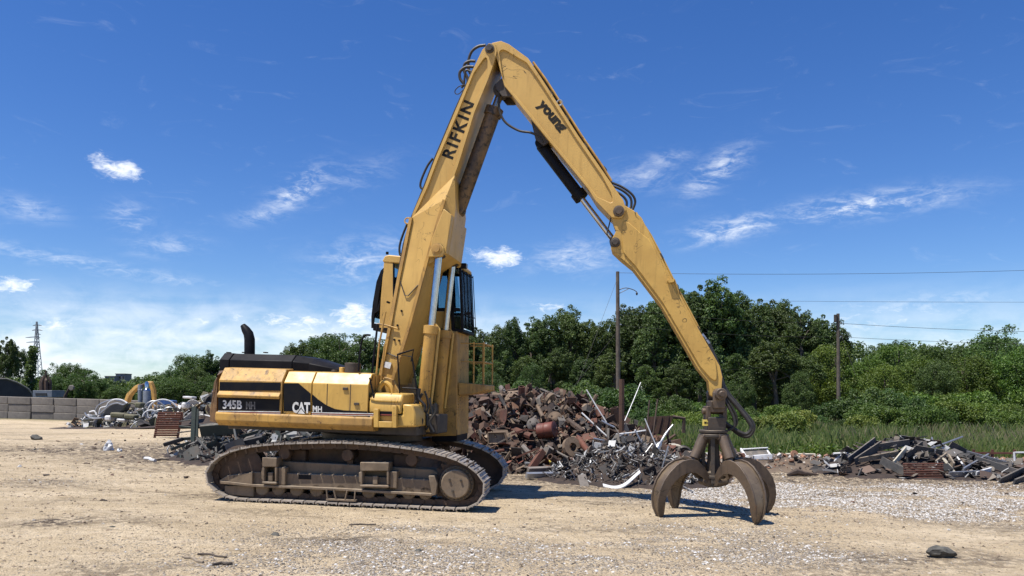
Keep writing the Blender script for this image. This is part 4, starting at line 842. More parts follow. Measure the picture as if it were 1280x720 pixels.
# ---- cab on its riser
def cab():
    y0, y1 = .48, 1.45
    def pl(mb, px, ya, yb, yr=None): mb.prism(HP(px, y0), ya, yb)
    m = MB(); pl(m, [(524, 546), (530, 470), (536, 412), (572, 414), (571.5, 545)], y0 - .02, y1); rs = part(m, 'cab_riser', 'yellow_shabby_or_shaded', .02)  # darker yellow here paints in the shadow the boom throws on the riser
    m = MB(); c0 = H(571.6, 490, y0)[0]
    for k in range(11): m.box((c0 + .012, (y0 + y1) / 2 - .1, H(571, 488, y0)[1] - .055 * k), (.02, .62, .026))
    part(m, 'louvres', 'yellow_shabby_or_shaded', parent=rs)
    m = MB(); pl(m, [(536, 535), (571, 535.5), (571, 543), (536, 543)], y0 - .035, y0 - .0201); part(m, 'base_plate', 'yellow_shabby_or_shaded', parent=rs)
    m = MB(); pl(m, [(571.5, 546), (571.5, 537), (562, 537), (540, 546), (540, 552), (571, 552)], y0 - .015, y1 - .1); part(m, 'lower_skirt', 'black_paint')
    # cab shell
    m = MB(); pl(m, [(466, 409), (579, 411), (579, 415), (466, 413)], y0, y1); fl = part(m, 'cab_floor', 'black_paint', .01)
    m = MB(); pl(m, [(478, 326), (481, 320), (486, 318.5), (572, 327), (576, 331), (575, 335), (480, 328)], y0 - .01, y1); part(m, 'cab_roof', 'yellow_boom', .02)
    for (ya, yb, nm) in ((y0, y0 + .05, 1), (y1 - .05, y1, 2)):
        m = MB()
        pl(m, [(499, 389), (563, 389), (564, 411), (499, 410)], ya, yb); part(m, 'cab_lower_panel', 'yellow', .008)
        m = MB(); pl(m, [(480.5, 321), (491, 322), (491, 371), (499, 372), (499, 410), (474, 410), (476, 372)], ya, yb); pl(m, [(499, 322.5), (503, 323), (503, 389), (499, 389)], ya, yb); part(m, 'cab_side_panel', 'yellow_boom', .006)
        m = MB(); pl(m, [(491.4, 324), (498.6, 324), (498.6, 370.6), (491.4, 370.6)], ya + .018, yb - .02); part(m, 'window_pane', 'glass')
        m = MB(); pl(m, [(491.01, 321.8), (498.99, 322.3), (498.99, 325), (491.01, 325)], ya - .002, yb); pl(m, [(491.01, 325.01), (492.4, 325.01), (492.4, 370.9), (491.01, 370.9)], ya - .002, yb); part(m, 'window_seal', 'black_paint')
        m = MB(); pl(m, [(544, 331), (547.5, 331), (547.5, 388.8), (544, 388.8)], ya, yb); pl(m, [(556.5, 331), (564.5, 331.5), (568, 411), (564.2, 411), (563.2, 384)] if nm == 1 else [(551, 331), (553, 331), (555, 384), (553, 384)], ya, yb); pl(m, [(564.6, 384), (574.4, 384.8), (574.6, 389), (564.8, 388.6)], ya, yb)
        pl(m, [(573.3, 333), (576, 333.5), (579.4, 411), (576.2, 411)], ya, yb); pl(m, [(503.2, 384.8), (563, 384.8), (563.1, 388.7), (503.2, 388.7)], ya, yb); pl(m, [(503.2, 326), (572, 330.5), (572.2, 337), (503.2, 334)], ya, yb)
        part(m, 'cab_frame', 'black_paint', .004)
        m = MB(); pl(m, [(503.4, 334), (556.5, 336.6), (562.8, 384.7), (503.4, 384.7)], ya + .018, yb - .02); part(m, 'window_pane', 'glass')
        m = MB(); pl(m, [(565, 337), (572.4, 337.3), (574.3, 384), (567, 384)], ya + .018, yb - .02); part(m, 'window_pane', 'glass')
        m = MB(); pl(m, [(568, 389), (574.6, 389), (575.4, 411), (569, 411)], ya + .018, yb - .02); part(m, 'window_pane', 'glass')
        # rounded dark rear quarter
        m = MB(); pl(m, [(480, 334), (476, 338), (470.5, 352), (466, 378), (464, 396), (464, 410), (473.5, 410), (473.8, 405), (466.8, 404), (468, 392), (474, 388), (475.6, 372), (471.8, 384), (474, 366), (479.8, 340)], ya, yb); part(m, 'rear_frame', 'black_paint', .004)
    m = MB(); pl(m, [(468.5, 393.5), (473.6, 389.5), (473.4, 404), (467.4, 403)], y0 + .02, y0 + .03); part(m, 'window_pane', 'glass')
    m = MB(); pl(m, [(476, 338), (470.5, 352), (466, 378), (464, 396), (464.8, 396), (466.8, 378), (471.3, 352), (476.8, 338.5)], y0 + .051, y1 - .051); part(m, 'rear_window', 'black_paint')
    # front: pillars, bars of the guard and a pane
    m = MB(); pl(m, [(575.5, 337), (576.3, 337), (579.4, 410), (578.6, 410)], y0 + .06, y1 - .06); part(m, 'windscreen', 'glass')
    m = MB()
    for k in range(4):
        y = y0 + .06 + k * (y1 - y0 - .12) / 3; a, b = H(578, 336, y0), H(582, 411, y0); m.tube([(a[0], y, a[1]), (b[0], y, b[1])], .009, 6)
    for py in (338, 392): c = H(577.5 + (py - 336) * .055, py, y0); m.tube([(c[0], y0 + .02, c[1]), (c[0], y1 - .02, c[1])], .010, 6)
    part(m, 'guard_grille', 'black_paint')
    for y in (y0 + .1, y1 - .15):
        c = loc3(577, 332.5, y); m = MB(); m.box((c.x + .04, y, c.z), (.13, .12, .10)); lm = part(m, 'work_lamp', 'black_paint', .02)
        m = MB(); m.box((c.x + .107, y, c.z), (.008, .10, .08)); part(m, 'lamp_lens', 'galv', parent=lm)
    c = H(581, 392, y0); m = MB(); m.box((c[0] + .06, y0 - .02, c[1]), (.12, .05, .05)); part(m, 'mirror_arm', 'black_paint')
    # interior: seat and console show dark through the glass
    m = MB(); c = H(530, 395, y0); m.box((c[0], .97, c[1]), (.5, .5, .16)); m.box((c[0] - .22, .97, c[1] + .38), (.14, .48, .72)); part(m, 'operator_seat', 'black_paint', .04)
    # beacon and bracket on the roof
    c = loc3(484, 318, y0 + .2); m = MB(); m.cyl(c, c + Vector((0, 0, .05)), .03, n=10); part(m, 'roof_beacon', 'black_paint')
    # platform ahead of the riser with its railing
    m = MB(); pl(m, [(572, 478), (606, 481), (606, 487.5), (593, 492), (572.3, 494)], y0 + .05, y1); pf = part(m, 'platform', 'yellow_shabby_or_shaded', .01)
    m = MB()
    for y in (y0 + .08, y1 - .05):
        for px in (592, 604.5): a, b = H(px, 481, y0 + .08), H(px + .4, 427.5, y0 + .08); m.tube([(a[0], y, a[1]), (b[0], y, b[1])], .016, 8)
        for py in (429, 452): a, b = H(576, py, y0 + .08), H(604.6, py + .6, y0 + .08); m.tube([(a[0], y, a[1]), (b[0], y, b[1])], .012, 8)
    for py in (429, 452): a = H(604.6, py + .6, y0 + .08); m.tube([(a[0], y0 + .08, a[1]), (a[0], y1 - .05, a[1])], .016, 8)
    part(m, 'railing', 'yellow_shabby_or_shaded', parent=pf)
cab()
# ---- grapple hanging at the stick end
def grapple():
    gp = Vector((3.51, 13.39)); g0 = float(gbase(gp.x, gp.y))
    Wg = Matrix.Translation((gp.x, gp.y, g0 - .015)); inv = I_HS @ Wg
    def T(mb): mb.v = [tuple(inv @ Vector(v)) for v in mb.v]; return mb
    sc = 13.39 / F
    def z(py): return CAMH + (HY - py) * sc - g0 + .015
    m = MB()   # clevis and knuckle under the stick pin
    m.box((.03, 0, z(508)), (.24, .34, .20)); m.cyl((.05, -.34, z(492.5)), (.05, .34, z(492.5)), .10, n=18)
    m.cyl((.05, -.40, z(492.5)), (.05, .40, z(492.5)), .055, n=14)
    for y in (-.2, .2): m.box((.04, y, z(500)), (.20, .08, .28))
    m.cyl((-.2, 0, z(514)), (.22, 0, z(514)), .055, n=14); kn = part(T(m), 'knuckle', 'grapple_steel', .012)
    m = MB()
    for x in (-.115, .165): m.box((x, 0, z(517)), (.07, .26, .26))
    part(T(m), 'clevis_ear', 'grapple_steel', .01)
    m = MB(); m.box((.02, 0, z(529.5)), (.30, .34, .22)); m.lathe((0, 0, z(546)), (0, 0, 1), [(0, .20), (0, .25), (.05, .25), (.055, .22), (.07, .22), (.075, .245), (.12, .245), (.125, .18)], 32); part(T(m), 'rotator', 'dark_steel', .008)
    m = MB(); m.box((-.165, -.12, z(528)), (.115, .02, .105)); lb = part(T(m), 'label_plate', 'label_yellow')
    m = MB(); m.box((-.175, -.1315, z(528)), (.04, .004, .035)); m.box((-.14, -.1315, z(528.3)), (.014, .004, .02)); part(T(m), 'label_print', 'stencil_black', parent=lb)
    # body: upper head, four legs, lower hub
    m = MB(); m.lathe((0, 0, .52), (0, 0, 1), [(0, .10), (.02, .17), (.26, .17), (.28, .12), (.75, .09), (.90, .2), (.94, .2)], 20)
    for k in range(4):
        a = R((252, 344, 71, 160)[k]); d = Vector((math.cos(a), math.sin(a), 0)); t = Vector((-d.y, d.x, 0))
        M = Matrix((d, t, Vector((0, 0, 1)))).transposed(); m.box(d * .17 + Vector((0, 0, 1.02)), (.05, .07, .86), M)
    for zz in (.68, 1.36): m.lathe((0, 0, zz), (0, 0, 1), [(0, .21), (.05, .21)], 20)
    head = part(T(m), 'grapple_body', 'dark_steel', .006)
    prof_o = [(.12, .56), (.13, .70), (.24, .86), (.38, 1.0), (.52, 1.03), (.66, 1.0), (.78, .93), (.90, .81), (.99, .68), (1.055, .52), (1.085, .35), (1.075, .2), (1.04, .08), (.985, 0.0)]
    prof_i = [(.12, .56), (.19, .61), (.28, .70), (.39, .775), (.50, .795), (.61, .78), (.71, .73), (.80, .655), (.875, .565), (.93, .45), (.955, .33), (.955, .2), (.955, .09), (.975, 0.0)]
    hw = [.105, .125, .135, .145, .155, .162, .166, .166, .162, .152, .136, .112, .078, .044]
    tm = MB(); n = len(prof_o)
    # box tine: side plates run past a sunken outer skin
    def tine(shell):
        m = MB()
        if not shell:
            for s in (1, -1):
                V = []
                for (o, i_, h) in zip(prof_o, prof_i, hw): V += [(o[0], s * h, o[1]), (i_[0], s * h, i_[1]), (i_[0], s * (h - .035), i_[1]), (o[0], s * (h - .035), o[1])]
                fs = []
                for k in range(n - 1):
                    for c in range(4):
                        f = (4 * k + c, 4 * k + (c + 1) % 4, 4 * (k + 1) + (c + 1) % 4, 4 * (k + 1) + c); fs.append(f if s > 0 else f[::-1])
                fs += [(0, 1, 2, 3), (4 * n - 1, 4 * n - 2, 4 * n - 3, 4 * n - 4)]; m.add(V, fs)
            m.cyl((.40, -.135, .93), (.40, .135, .93), .045, n=12); m.cyl((.165, -.125, .62), (.165, .125, .62), .07, n=14)
        else:
            V = []
            for j, (o, i_, h) in enumerate(zip(prof_o, prof_i, hw)):
                t = .03 if 0 < j < n - 1 else 0.0; c = Vector((o[0], o[1])); e = Vector((i_[0], i_[1])); d = (c - e); L_ = max(d.length, 1e-4); d = d / L_
                c2 = c - d * min(.035, L_ * .2); e2 = e + d * min(.02, L_ * .2); V += [(c2.x, h - .03, c2.y), (e2.x, h - .03, e2.y), (e2.x, -h + .03, e2.y), (c2.x, -h + .03, c2.y)]
            fs = []
            for k in range(3, n - 1):
                for c in range(4): fs.append((4 * k + c, 4 * k + (c + 1) % 4, 4 * (k + 1) + (c + 1) % 4, 4 * (k + 1) + c))
            m.add(V, fs)
        return m
    side, shell = tine(False), tine(True)
    for k, az in enumerate((197, 300, 20, 122)):
        Rz = Matrix.Rotation(R(az), 4, 'Z'); spread = (1.05, .98, 1.13, .95)[k]
        def put(src):
            m = MB(); m.f = list(src.f); m.v = [tuple(inv @ (Rz @ Vector((v[0] * (1 + (spread - 1) * min(1, v[0])), v[1], v[2])))) for v in src.v]; return m
        t = part(put(side), 'tine', 'grapple_steel', .006, 30)
        part(put(shell), 'tine_shell', 'tine_shell', 0, 30, parent=t)
        c = MB(); a, b = Vector((.20, 0, 1.40)), Vector((.41, 0, .94)); u = (b - a).normalized(); L_ = (b - a).length
        c.lathe(a, u, [(0, .06), (.02, .085), (L_ * .80, .085), (L_ * .82, .05), (L_, .05)], 18); c.cyl((.2, -.10, 1.40), (.2, .10, 1.40), .05, n=12); part(put(c), 'tine_cylinder', 'grapple_steel')
    # hoses looping from the stick to the rotator
    for k, pl in enumerate(([(884, 425), (897, 455), (906, 485), (924, 508), (939, 526), (942, 536), (936, 545), (926, 544), (915, 536), (905, 527)],
                            [(882, 424), (896, 458), (905, 488), (922, 509), (936, 527), (939, 536), (933, 542.5), (924, 540), (913, 533), (903, 527)],
                            [(902, 472), (906, 495), (914, 508), (920, 520), (920, 531), (912, 535), (904, 531)], [(902, 478), (905, 497), (911, 509), (917, 522), (918, 533), (910, 538)])):
        m = MB(); m.tube(spline(H3(pl, BY + (.12, -.1, .05, -.14)[k]), 6), .034 if k < 2 else .024, 9); part(m, 'grapple_hose', 'rubber')
    m = MB(); m.tube(H3([(877, 418), (886, 430)], BY - .1), .035, 8); part(m, 'hose_coupling', 'galv')
grapple()
# ------------------------------------------------------------------ vegetation
def leaf_cloud(centres, radii, per, size, rng, flat=.8, up=.25):
    """many small folded leaves over the outer skin of a set of clumps"""
    nC = len(centres); C = np.repeat(centres, per, 0); Rr = np.repeat(radii, per, 0); n = len(C)
    d = rng.normal(size=(n, 3)); d[:, 2] += up; d /= np.linalg.norm(d, axis=1)[:, None]
    rad = Rr * (.45 + .65 * rng.random(n) ** .6)
    P = C + d * rad[:, None] * np.array([1, 1, flat])
    nrm = d + .75 * rng.normal(size=(n, 3)); nrm[:, 2] += .35; nrm /= np.linalg.norm(nrm, axis=1)[:, None]
    a = np.cross(nrm, rng.normal(size=(n, 3))); a /= np.linalg.norm(a, axis=1)[:, None]; b = np.cross(nrm, a)
    s = size * (.55 + .9 * rng.random(n))[:, None]
    fold = nrm * s * .22
    V = np.stack([P - a * s, P - b * s * .55 + fold, P + a * s * 1.05, P + b * s * .55 + fold], 1).reshape(-1, 3)
    Fq = np.arange(4 * n).reshape(-1, 4)
    return V, Fq
def tree_proto(seed, mat, h, wid, crown_lo=.22, per=230, size=.13, nc=62, shape='round'):
    """unit tree of height h with a base at 0: crown and trunk meshes"""
    rng = np.random.default_rng(seed); cz = h * (crown_lo + 1) / 2; rz_ = h * (1 - crown_lo) / 2; c = []
    # a few main lobes, then clumps around each, give an uneven outline
    lobes = [(rng.normal() * wid * .26, rng.normal() * wid * .26, cz + rng.uniform(-.7, .72) * rz_, rng.uniform(.22, .40)) for _ in range(11)] + [(rng.normal() * wid * .08, rng.normal() * wid * .08, h - rz_ * .42, .36)]
    for k in range(nc):
        lx, ly, lz, lr = lobes[k % len(lobes)]; d = rng.normal(size=3); d /= np.linalg.norm(d); r = wid * lr * (.35 + .65 * rng.random() ** .5)
        p = np.array([lx, ly, lz]) + d * np.array([r, r, r * 1.15])
        t = (p[2] - cz) / rz_; 
        if shape == 'cone': p[:2] *= max(.25, 1 - .45 * (t + 1) / 2)
        e_ = np.array([p[0] / (wid * .5), p[1] / (wid * .5), (p[2] - cz) / rz_]); q_ = np.linalg.norm(e_)
        if q_ > .93: p = np.array([0, 0, cz]) + (p - np.array([0, 0, cz])) * (.93 - .16 * rng.random()) / q_
        c.append(p)
    c = np.array(c); rr = wid * (.055 + .065 * rng.random(nc))
    V, Fq = leaf_cloud(c, rr, per, size, rng, .9, .5); V[:, 2] *= h / V[:, 2].max(); V[:, 2] = np.maximum(V[:, 2], .1)
    crown = np_mesh('crown', V, Fq, mat, 4)
    m = MB(); r0 = .018 * h + .04
    pts = [Vector((rng.normal() * .02 * h * t, rng.normal() * .02 * h * t, h * .93 * t - .3 * (1 - t))) for t in np.linspace(0, 1, 7)]
    m.tube(pts, [r0 * (1.25, 1, .85, .7, .5, .3, .1)[i] for i in range(7)], 8)
    for k in range(9):
        t = rng.uniform(.28, .8); i = min(5, int(t * 6)); p = pts[i].lerp(pts[i + 1], t * 6 - i); e = Vector(c[rng.integers(0, nc)]); q = p.lerp(e, .5) + Vector((0, 0, .05 * h))
        m.tube([p, q, e], [r0 * .4, r0 * .25, r0 * .08], 6)
    trunk = m.mesh('trunk', 'bark', 60)
    return crown, trunk, h
def shrub_proto(seed, mat, h, wid, per=110, size=.06, nc=80):
    rng = np.random.default_rng(seed); c = rng.normal(size=(nc, 3)); c /= np.linalg.norm(c, axis=1)[:, None]
    c *= (.35 + .6 * rng.random((nc, 1)) ** .5); c = np.stack([c[:, 0] * wid * .42, c[:, 1] * wid * .42, h * (.42 + .42 * c[:, 2])], 1)
    V, Fq = leaf_cloud(c, wid * (.065 + .065 * rng.random(nc)), per, size, rng); V[:, 2] = np.maximum(V[:, 2], .03)
    crown = np_mesh('foliage', V, Fq, mat, 4)
    m = MB()
    for k in range(7): e = Vector(c[rng.integers(0, nc)]); m.tube([(rng.normal() * .08, rng.normal() * .08, -.1), e * .55 + Vector((0, 0, .1 * h)), e], [.04, .028, .01], 6)
    return crown, m.mesh('stem', 'bark', 60), h
def plant(proto, name, px, base_y, Y, top_px, label, cat, group, wsc=1.0, rnd=None):
    """stand a plant at depth Y under image column px so that its top reaches row top_px; its height follows from that"""
    x = (px - CX) / F * Y; g = float(gbase(x, Y)); h = CAMH + (HY - top_px) / F * Y - g
    crown, trunk, h0 = proto; s = h / h0; sx = s * wsc
    e = empty(name, (x, Y, g), (0, 0, rnd.uniform(0, 6.28)), label, cat, group); e.scale = (sx, sx, s)
    link_copy(crown, crown.name.split('.')[0], (0, 0, 0), parent=e); link_copy(trunk, trunk.name.split('.')[0], (0, 0, 0), parent=e)
    return e
ORD = 'first second third fourth fifth sixth seventh eighth ninth tenth eleventh twelfth thirteenth fourteenth fifteenth sixteenth seventeenth eighteenth nineteenth twentieth'.split() + ['twenty-' + q for q in 'first second third fourth fifth sixth seventh eighth ninth'.split()] + ['thirtieth'] + ['thirty-' + q for q in 'first second third fourth fifth sixth seventh eighth ninth'.split()]
def number(group, fmt):
    """things of a row that look alike are told apart by their place in the row"""
    obs = sorted([o for o in COL.objects if o.get('group') == group], key=lambda o: o.location.x / o.location.y)
    for i, o in enumerate(obs): o['label'] = fmt % ('leftmost' if i == 0 else 'rightmost' if i == len(obs) - 1 else ORD[i] + ' from the left')
def interp(tab, px): return float(np.interp(px, [a for a, b in tab], [b for a, b in tab]))
def vegetation():
    rnd = random.Random(3)
    big = [tree_proto(100 + k, 'leaf_dark', 15, (6.0, 7.0, 5.6, 6.6)[k], .10, 88, .135, 210) for k in range(4)]
    mid = [tree_proto(120 + k, 'leaf_mid', 9, (6.2, 7.0, 6.6)[k], .05, 84, .10, 190) for k in range(3)]
    lite = [tree_proto(140 + k, 'leaf_bright', 6, (5.2, 5.8)[k], .04, 84, .075, 180) for k in range(2)]
    shr = [shrub_proto(160 + k, 'leaf_bright', 2.2, (3.4, 4.0, 3.0)[k]) for k in range(3)]
    shm = [shrub_proto(170 + k, 'leaf_mid', 2.4, (3.2, 3.8)[k]) for k in range(2)]
    sumac = [shrub_proto(180, 'leaf_yellowish', 1.8, 2.6, 110, .06, 60)]
    line = [(560, 418), (585, 412), (620, 395), (660, 386), (700, 382), (740, 390), (772, 386), (800, 368), (830, 362), (870, 352), (900, 348), (930, 356), (960, 371), (1000, 375), (1025, 382), (1045, 398), (1060, 408), (1080, 420), (1110, 420), (1150, 416), (1185, 418), (1215, 420), (1240, 409), (1265, 416), (1300, 420)]
    # skyline wood on the right: front row carries the outline, rows behind close the gaps
    px = 575
    while px < 1060:
        plant(big[rnd.randrange(4)], 'broadleaf_tree', px, 0, rnd.uniform(88, 97), interp(line, px) + rnd.uniform(-6, 12), 'tall dark green broadleaf tree on the skyline of the wood right of the machine', 'tree', 'tall trees of the wood', rnd.uniform(.8, 1.1), rnd); px += rnd.uniform(15, 26)
    px = 560
    while px < 1330:
        plant((big if px < 1060 else mid)[rnd.randrange(3)], 'broadleaf_tree', px, 0, rnd.uniform(104, 116), interp(line, px) + rnd.uniform(4, 16), 'broadleaf tree in the rear rows of the wood, mostly hidden by nearer crowns', 'tree', 'rear trees of the wood', rnd.uniform(.9, 1.2), rnd); px += rnd.uniform(30, 44)
    # lower, lusher layer in front of the tall trees
    low = [(585, 440), (640, 440), (700, 432), (760, 440), (830, 452), (900, 440), (940, 425), (1000, 430), (1060, 428), (1120, 430), (1180, 425), (1240, 428), (1300, 430)]
    px = 580
    while px < 1310:
        p = (big if px < 1010 else mid if rnd.random() < .6 else lite); Y = rnd.uniform(76, 83)
        plant(p[rnd.randrange(len(p))], 'young_tree', px, 0, Y, interp(low, px) + rnd.uniform(-8, 14), 'medium green young tree in the lower front edge of the wood', 'tree', 'young trees along the edge of the wood', rnd.uniform(.8, 1.05) * (1.5 if px < 1010 else 1), rnd); px += rnd.uniform(34, 50)
    for (px, top, Y, p, wsc, lab) in ((1245, 405, 66, mid[0], .95, 'rounded green tree rising highest above the scrub near the right edge'), (1205, 440, 62, lite[1], 1.0, 'bushy light green tree left of the rounded tree near the right edge'), (1275, 432, 60, lite[0], 1.0, 'bushy light green tree at the right edge of the wood'),
                                  (1150, 442, 62, lite[0], 1.0, 'light green bushy tree midway along the scrub right of the far utility pole'), (1106, 452, 60, lite[1], .9, 'light green bushy tree just right of the far utility pole'), (1170, 448, 58, mid[1], .8, 'mid green bushy tree left of the bright scrub by the right edge'),
                                  (665, 452, 58, mid[2], .8, 'leafy green tree rising directly behind the rusty heap'), (612, 462, 56, mid[1], .8, 'leafy tree behind the cab railing and the rusty heap'), (925, 470, 60, mid[0], .9, 'dark bushy tree behind the hoses of the grapple'), (1000, 462, 64, mid[2], .85, 'bushy tree left of the far utility pole')):
        plant(p, 'bushy_tree', px, 0, Y, top, lab, 'tree', None, wsc, rnd)
    # scrub belt
    px = 800
    while px < 1310:
        for Y, t0 in ((52, 500), (45, 512)):
            q = px + rnd.uniform(-14, 14); p = shr if rnd.random() < .5 else shm
            plant(p[rnd.randrange(len(p))], 'leafy_shrub', q, 0, Y + rnd.uniform(-3, 3), t0 - (14 if q > 1060 else 0) + rnd.uniform(-12, 10), 'bright green leafy shrub in the scrub belt between grass and wood', 'shrub', 'shrubs of the back scrub row' if Y > 50 else 'shrubs of the front scrub row', rnd.uniform(.85, 1.15), rnd)
        px += rnd.uniform(24, 36)
    for px in (958, 972, 986, 1000, 1078): plant(sumac[0], 'pale_shrub', px, 0, 39 + rnd.uniform(-2, 2), 509 + rnd.uniform(-4, 6), 'yellowish green shrub at the front of the scrub right of the grapple', 'shrub', 'yellowish shrubs at the front of the scrub', .9, rnd)
    px = 590
    while px < 800:
        plant(shm[rnd.randrange(2)], 'leafy_shrub', px, 0, rnd.uniform(46, 54), 482 + rnd.uniform(-12, 8), 'dark leafy shrub growing behind the rusty heap', 'shrub', 'shrubs behind the rusty heap', 1.1, rnd); px += rnd.uniform(20, 30)
    # left: trees beyond the block wall
    lef = [(-60, 412), (0, 414), (16, 420), (26, 440), (34, 462), (50, 468), (60, 458), (85, 447), (105, 458), (118, 472), (140, 474), (165, 466), (190, 466), (212, 458), (228, 441), (250, 436), (272, 438), (300, 442), (335, 455), (365, 428), (385, 418), (405, 413), (430, 414), (460, 419), (500, 425), (560, 430)]
    px = -40; cnt = [0] * 6
    labs = lambda q: ('dark tree standing behind the black arched shed at the left edge' if q < 40 else 'rounded tree beyond the block wall right of the lattice tower' if q < 112 else 'green tree beyond the left scrap heap' if q < 215 else 'green tree behind the exhaust stack and the counterweight' if q < 345 else 'tree beyond the engine hood, left of the cab')
    lg = []
    while px < 545:
        Y = rnd.uniform(108, 126); p = big if px < 30 else (mid if rnd.random() < .7 else big)
        plant(p[rnd.randrange(3)], 'broadleaf_tree', px, 0, Y, interp(lef, px) + rnd.uniform(-2, 6), labs(px), 'tree', labs(px).replace('tree', 'trees', 1), rnd.uniform(.85, 1.15) if px > 45 else .7, rnd); px += rnd.uniform(13, 20) if px > 28 or px < 14 else 32
    px = 70
    while px < 560:
        plant(mid[rnd.randrange(3)], 'young_tree', px, 0, rnd.uniform(88, 98), max(interp(lef, px) + 12, 466) + rnd.uniform(-9, 13), 'low green tree beyond the left scrap heap and the machine', 'tree', 'low trees beyond the left scrap', rnd.uniform(1.1, 1.6), rnd); px += rnd.uniform(13, 20)
    rng = np.random.default_rng(77)
    # undergrowth that closes the foot of the woods
    for nm, x0, x1, y0, y1, n, h, lab in (('undergrowth', -8, 90, 98, 120, 2600, 9.0, 'dark undergrowth filling the foot of the wood at the right'), ('undergrowth', -86, 4, 104, 130, 1500, 4.0, 'dark undergrowth filling the foot of the trees at the left')):
        c = np.stack([rng.uniform(x0, x1, n), rng.uniform(y0, y1, n), rng.uniform(0, 1, n) ** 1.3 * h], 1); c[:, 2] += gbase(c[:, 0], c[:, 1]); V, Fq = leaf_cloud(c, rng.uniform(.7, 1.3, n), 60, .2, rng)
        o = bpy.data.objects.new(nm, np_mesh(nm, V, Fq, 'leaf_dark', 4)); COL.objects.link(o); tag(o, lab, 'undergrowth', None, 'stuff')
vegetation()
for g_ in sorted({o['group'] for o in COL.objects if str(o.get('group', '')).startswith(('dark trees standing', 'rounded trees beyond', 'green trees', 'trees beyond the engine'))}):
    number(g_, g_.replace('trees', 'tree', 1).replace(' at the left edge', '').replace(' right of the lattice tower', '') + ', %s')
number('low trees beyond the left scrap', 'low green tree, %s of the row beyond the left scrap')
number('tall trees of the wood', 'tall dark green tree, %s along the skyline of the wood')
number('young trees along the edge of the wood', 'medium green young tree, %s along the front edge of the wood')
number('yellowish shrubs at the front of the scrub', 'yellowish green shrub, %s at the front of the scrub')
number('shrubs of the back scrub row', 'bright green leafy shrub, %s in the back row of scrub')
number('shrubs of the front scrub row', 'bright green leafy shrub, %s in the front row of scrub')
number('shrubs behind the rusty heap', 'dark leafy shrub, %s behind the rusty heap')
def grass():
    rng = np.random.default_rng(9); n = 62000
    y = 24.5 + 27 * rng.random(n) ** 1.25; x = 2.5 + (y * .72 - 1.5) * rng.random(n)
    keep = (y > 24.6 + .12 * (x - 8) + 1.4 * vnoise(x * .6, y * .6, 77)) & (x > 3.5 + 1.5 * vnoise(y * .4, x * .3, 5)); x, y = x[keep], y[keep]; n = len(x)
    dn = fbm(x * .35, y * .35, 55, 3); keep = rng.random(n) < .35 + 1.0 * dn; x, y, dn = x[keep], y[keep], dn[keep]; n = len(x); z = gz(x, y)
    h = (.22 + .75 * rng.random(n) ** 1.3) * (.45 + .95 * dn) * sst(24.2, 29, y); h = np.maximum(h, .12); wd = (.010 + .016 * rng.random(n)) * (y / 26); a = rng.random(n) * 6.283
    lx, ly = rng.normal(size=n) * .22 * h, rng.normal(size=n) * .22 * h
    dx, dy = np.cos(a) * wd, np.sin(a) * wd
    V = np.stack([np.stack([x - dx, y - dy, z - .02], 1), np.stack([x + dx, y + dy, z - .02], 1), np.stack([x + dx * .7 + lx * .4, y + dy * .7 + ly * .4, z + h * .6], 1), np.stack([x + lx, y + ly, z + h], 1)], 1)
    V = V.reshape(-1, 3); Fq = np.arange(4 * n).reshape(-1, 4)
    dry = (fbm(x * .18, y * .22, 91, 3) > .56) & (rng.random(n) < .55)
    for nm, sel, mt, lab in (('tall_grass', ~dry, 'grass_mix', 'tall green weedy grass between the yard and the scrub'), ('dry_grass', dry, 'grass_dry', 'patches of tan dry grass stalks in front of the scrub')):
        idx = np.nonzero(sel)[0]; vv = V.reshape(-1, 4, 3)[idx].reshape(-1, 3)
        me = np_mesh(nm, vv, np.arange(len(vv)).reshape(-1, 4), mt, 4); o = bpy.data.objects.new(nm, me); COL.objects.link(o); tag(o, lab, 'grass', None, 'stuff')
    # broad-leaved weeds among it
    m = 700; yy = 25.5 + 20 * rng.random(m); xx = 4 + (yy * .7 - 2) * rng.random(m); kk = yy > 26 + .12 * (xx - 8); xx, yy = xx[kk], yy[kk]
    c = np.stack([xx, yy, gz(xx, yy) + .22], 1); V, Fq = leaf_cloud(c, .22 + .2 * rng.random(len(c)), 26, .07, rng)
    me = np_mesh('weeds', V, Fq, 'leaf_bright', 4); o = bpy.data.objects.new('weeds', me); COL.objects.link(o); tag(o, 'broad leaved green weeds growing through the grass', 'weeds', None, 'stuff')
grass()
# ------------------------------------------------------------------ block wall
def block_wall():
    a = Vector((-41.6, 62.3)); base = at(0, 523, 62.3).z; d = Vector((1, .012)).normalized(); L_, H_ = 1.83, .60
    root = empty('block_wall', (a.x, a.y, base), (0, 0, 0), 'low grey wall of large stacked concrete blocks at the left', 'wall'); rnd = random.Random(2)
    m = MB(); m.box((0, 0, H_ / 2), (L_ - .02, .6, H_ - .015)); me = m.mesh('block', 'concrete')
    for c in range(3):
        for k in range(-3, 9):
            if k == 8 and c == 2: continue
            x = k * L_ + rnd.uniform(-.015, .015) + (.04 if c == 1 else 0); o = link_copy(me, 'block', (x, x * .012 + rnd.uniform(-.05, .05), c * H_ - .030 * x), (0, R(1.7), rnd.uniform(-.012, .012)), parent=root)
            if 'bv' not in me: me['bv'] = 1
            b = o.modifiers.new('bevel', 'BEVEL'); b.width = .035; b.segments = 2
block_wall()
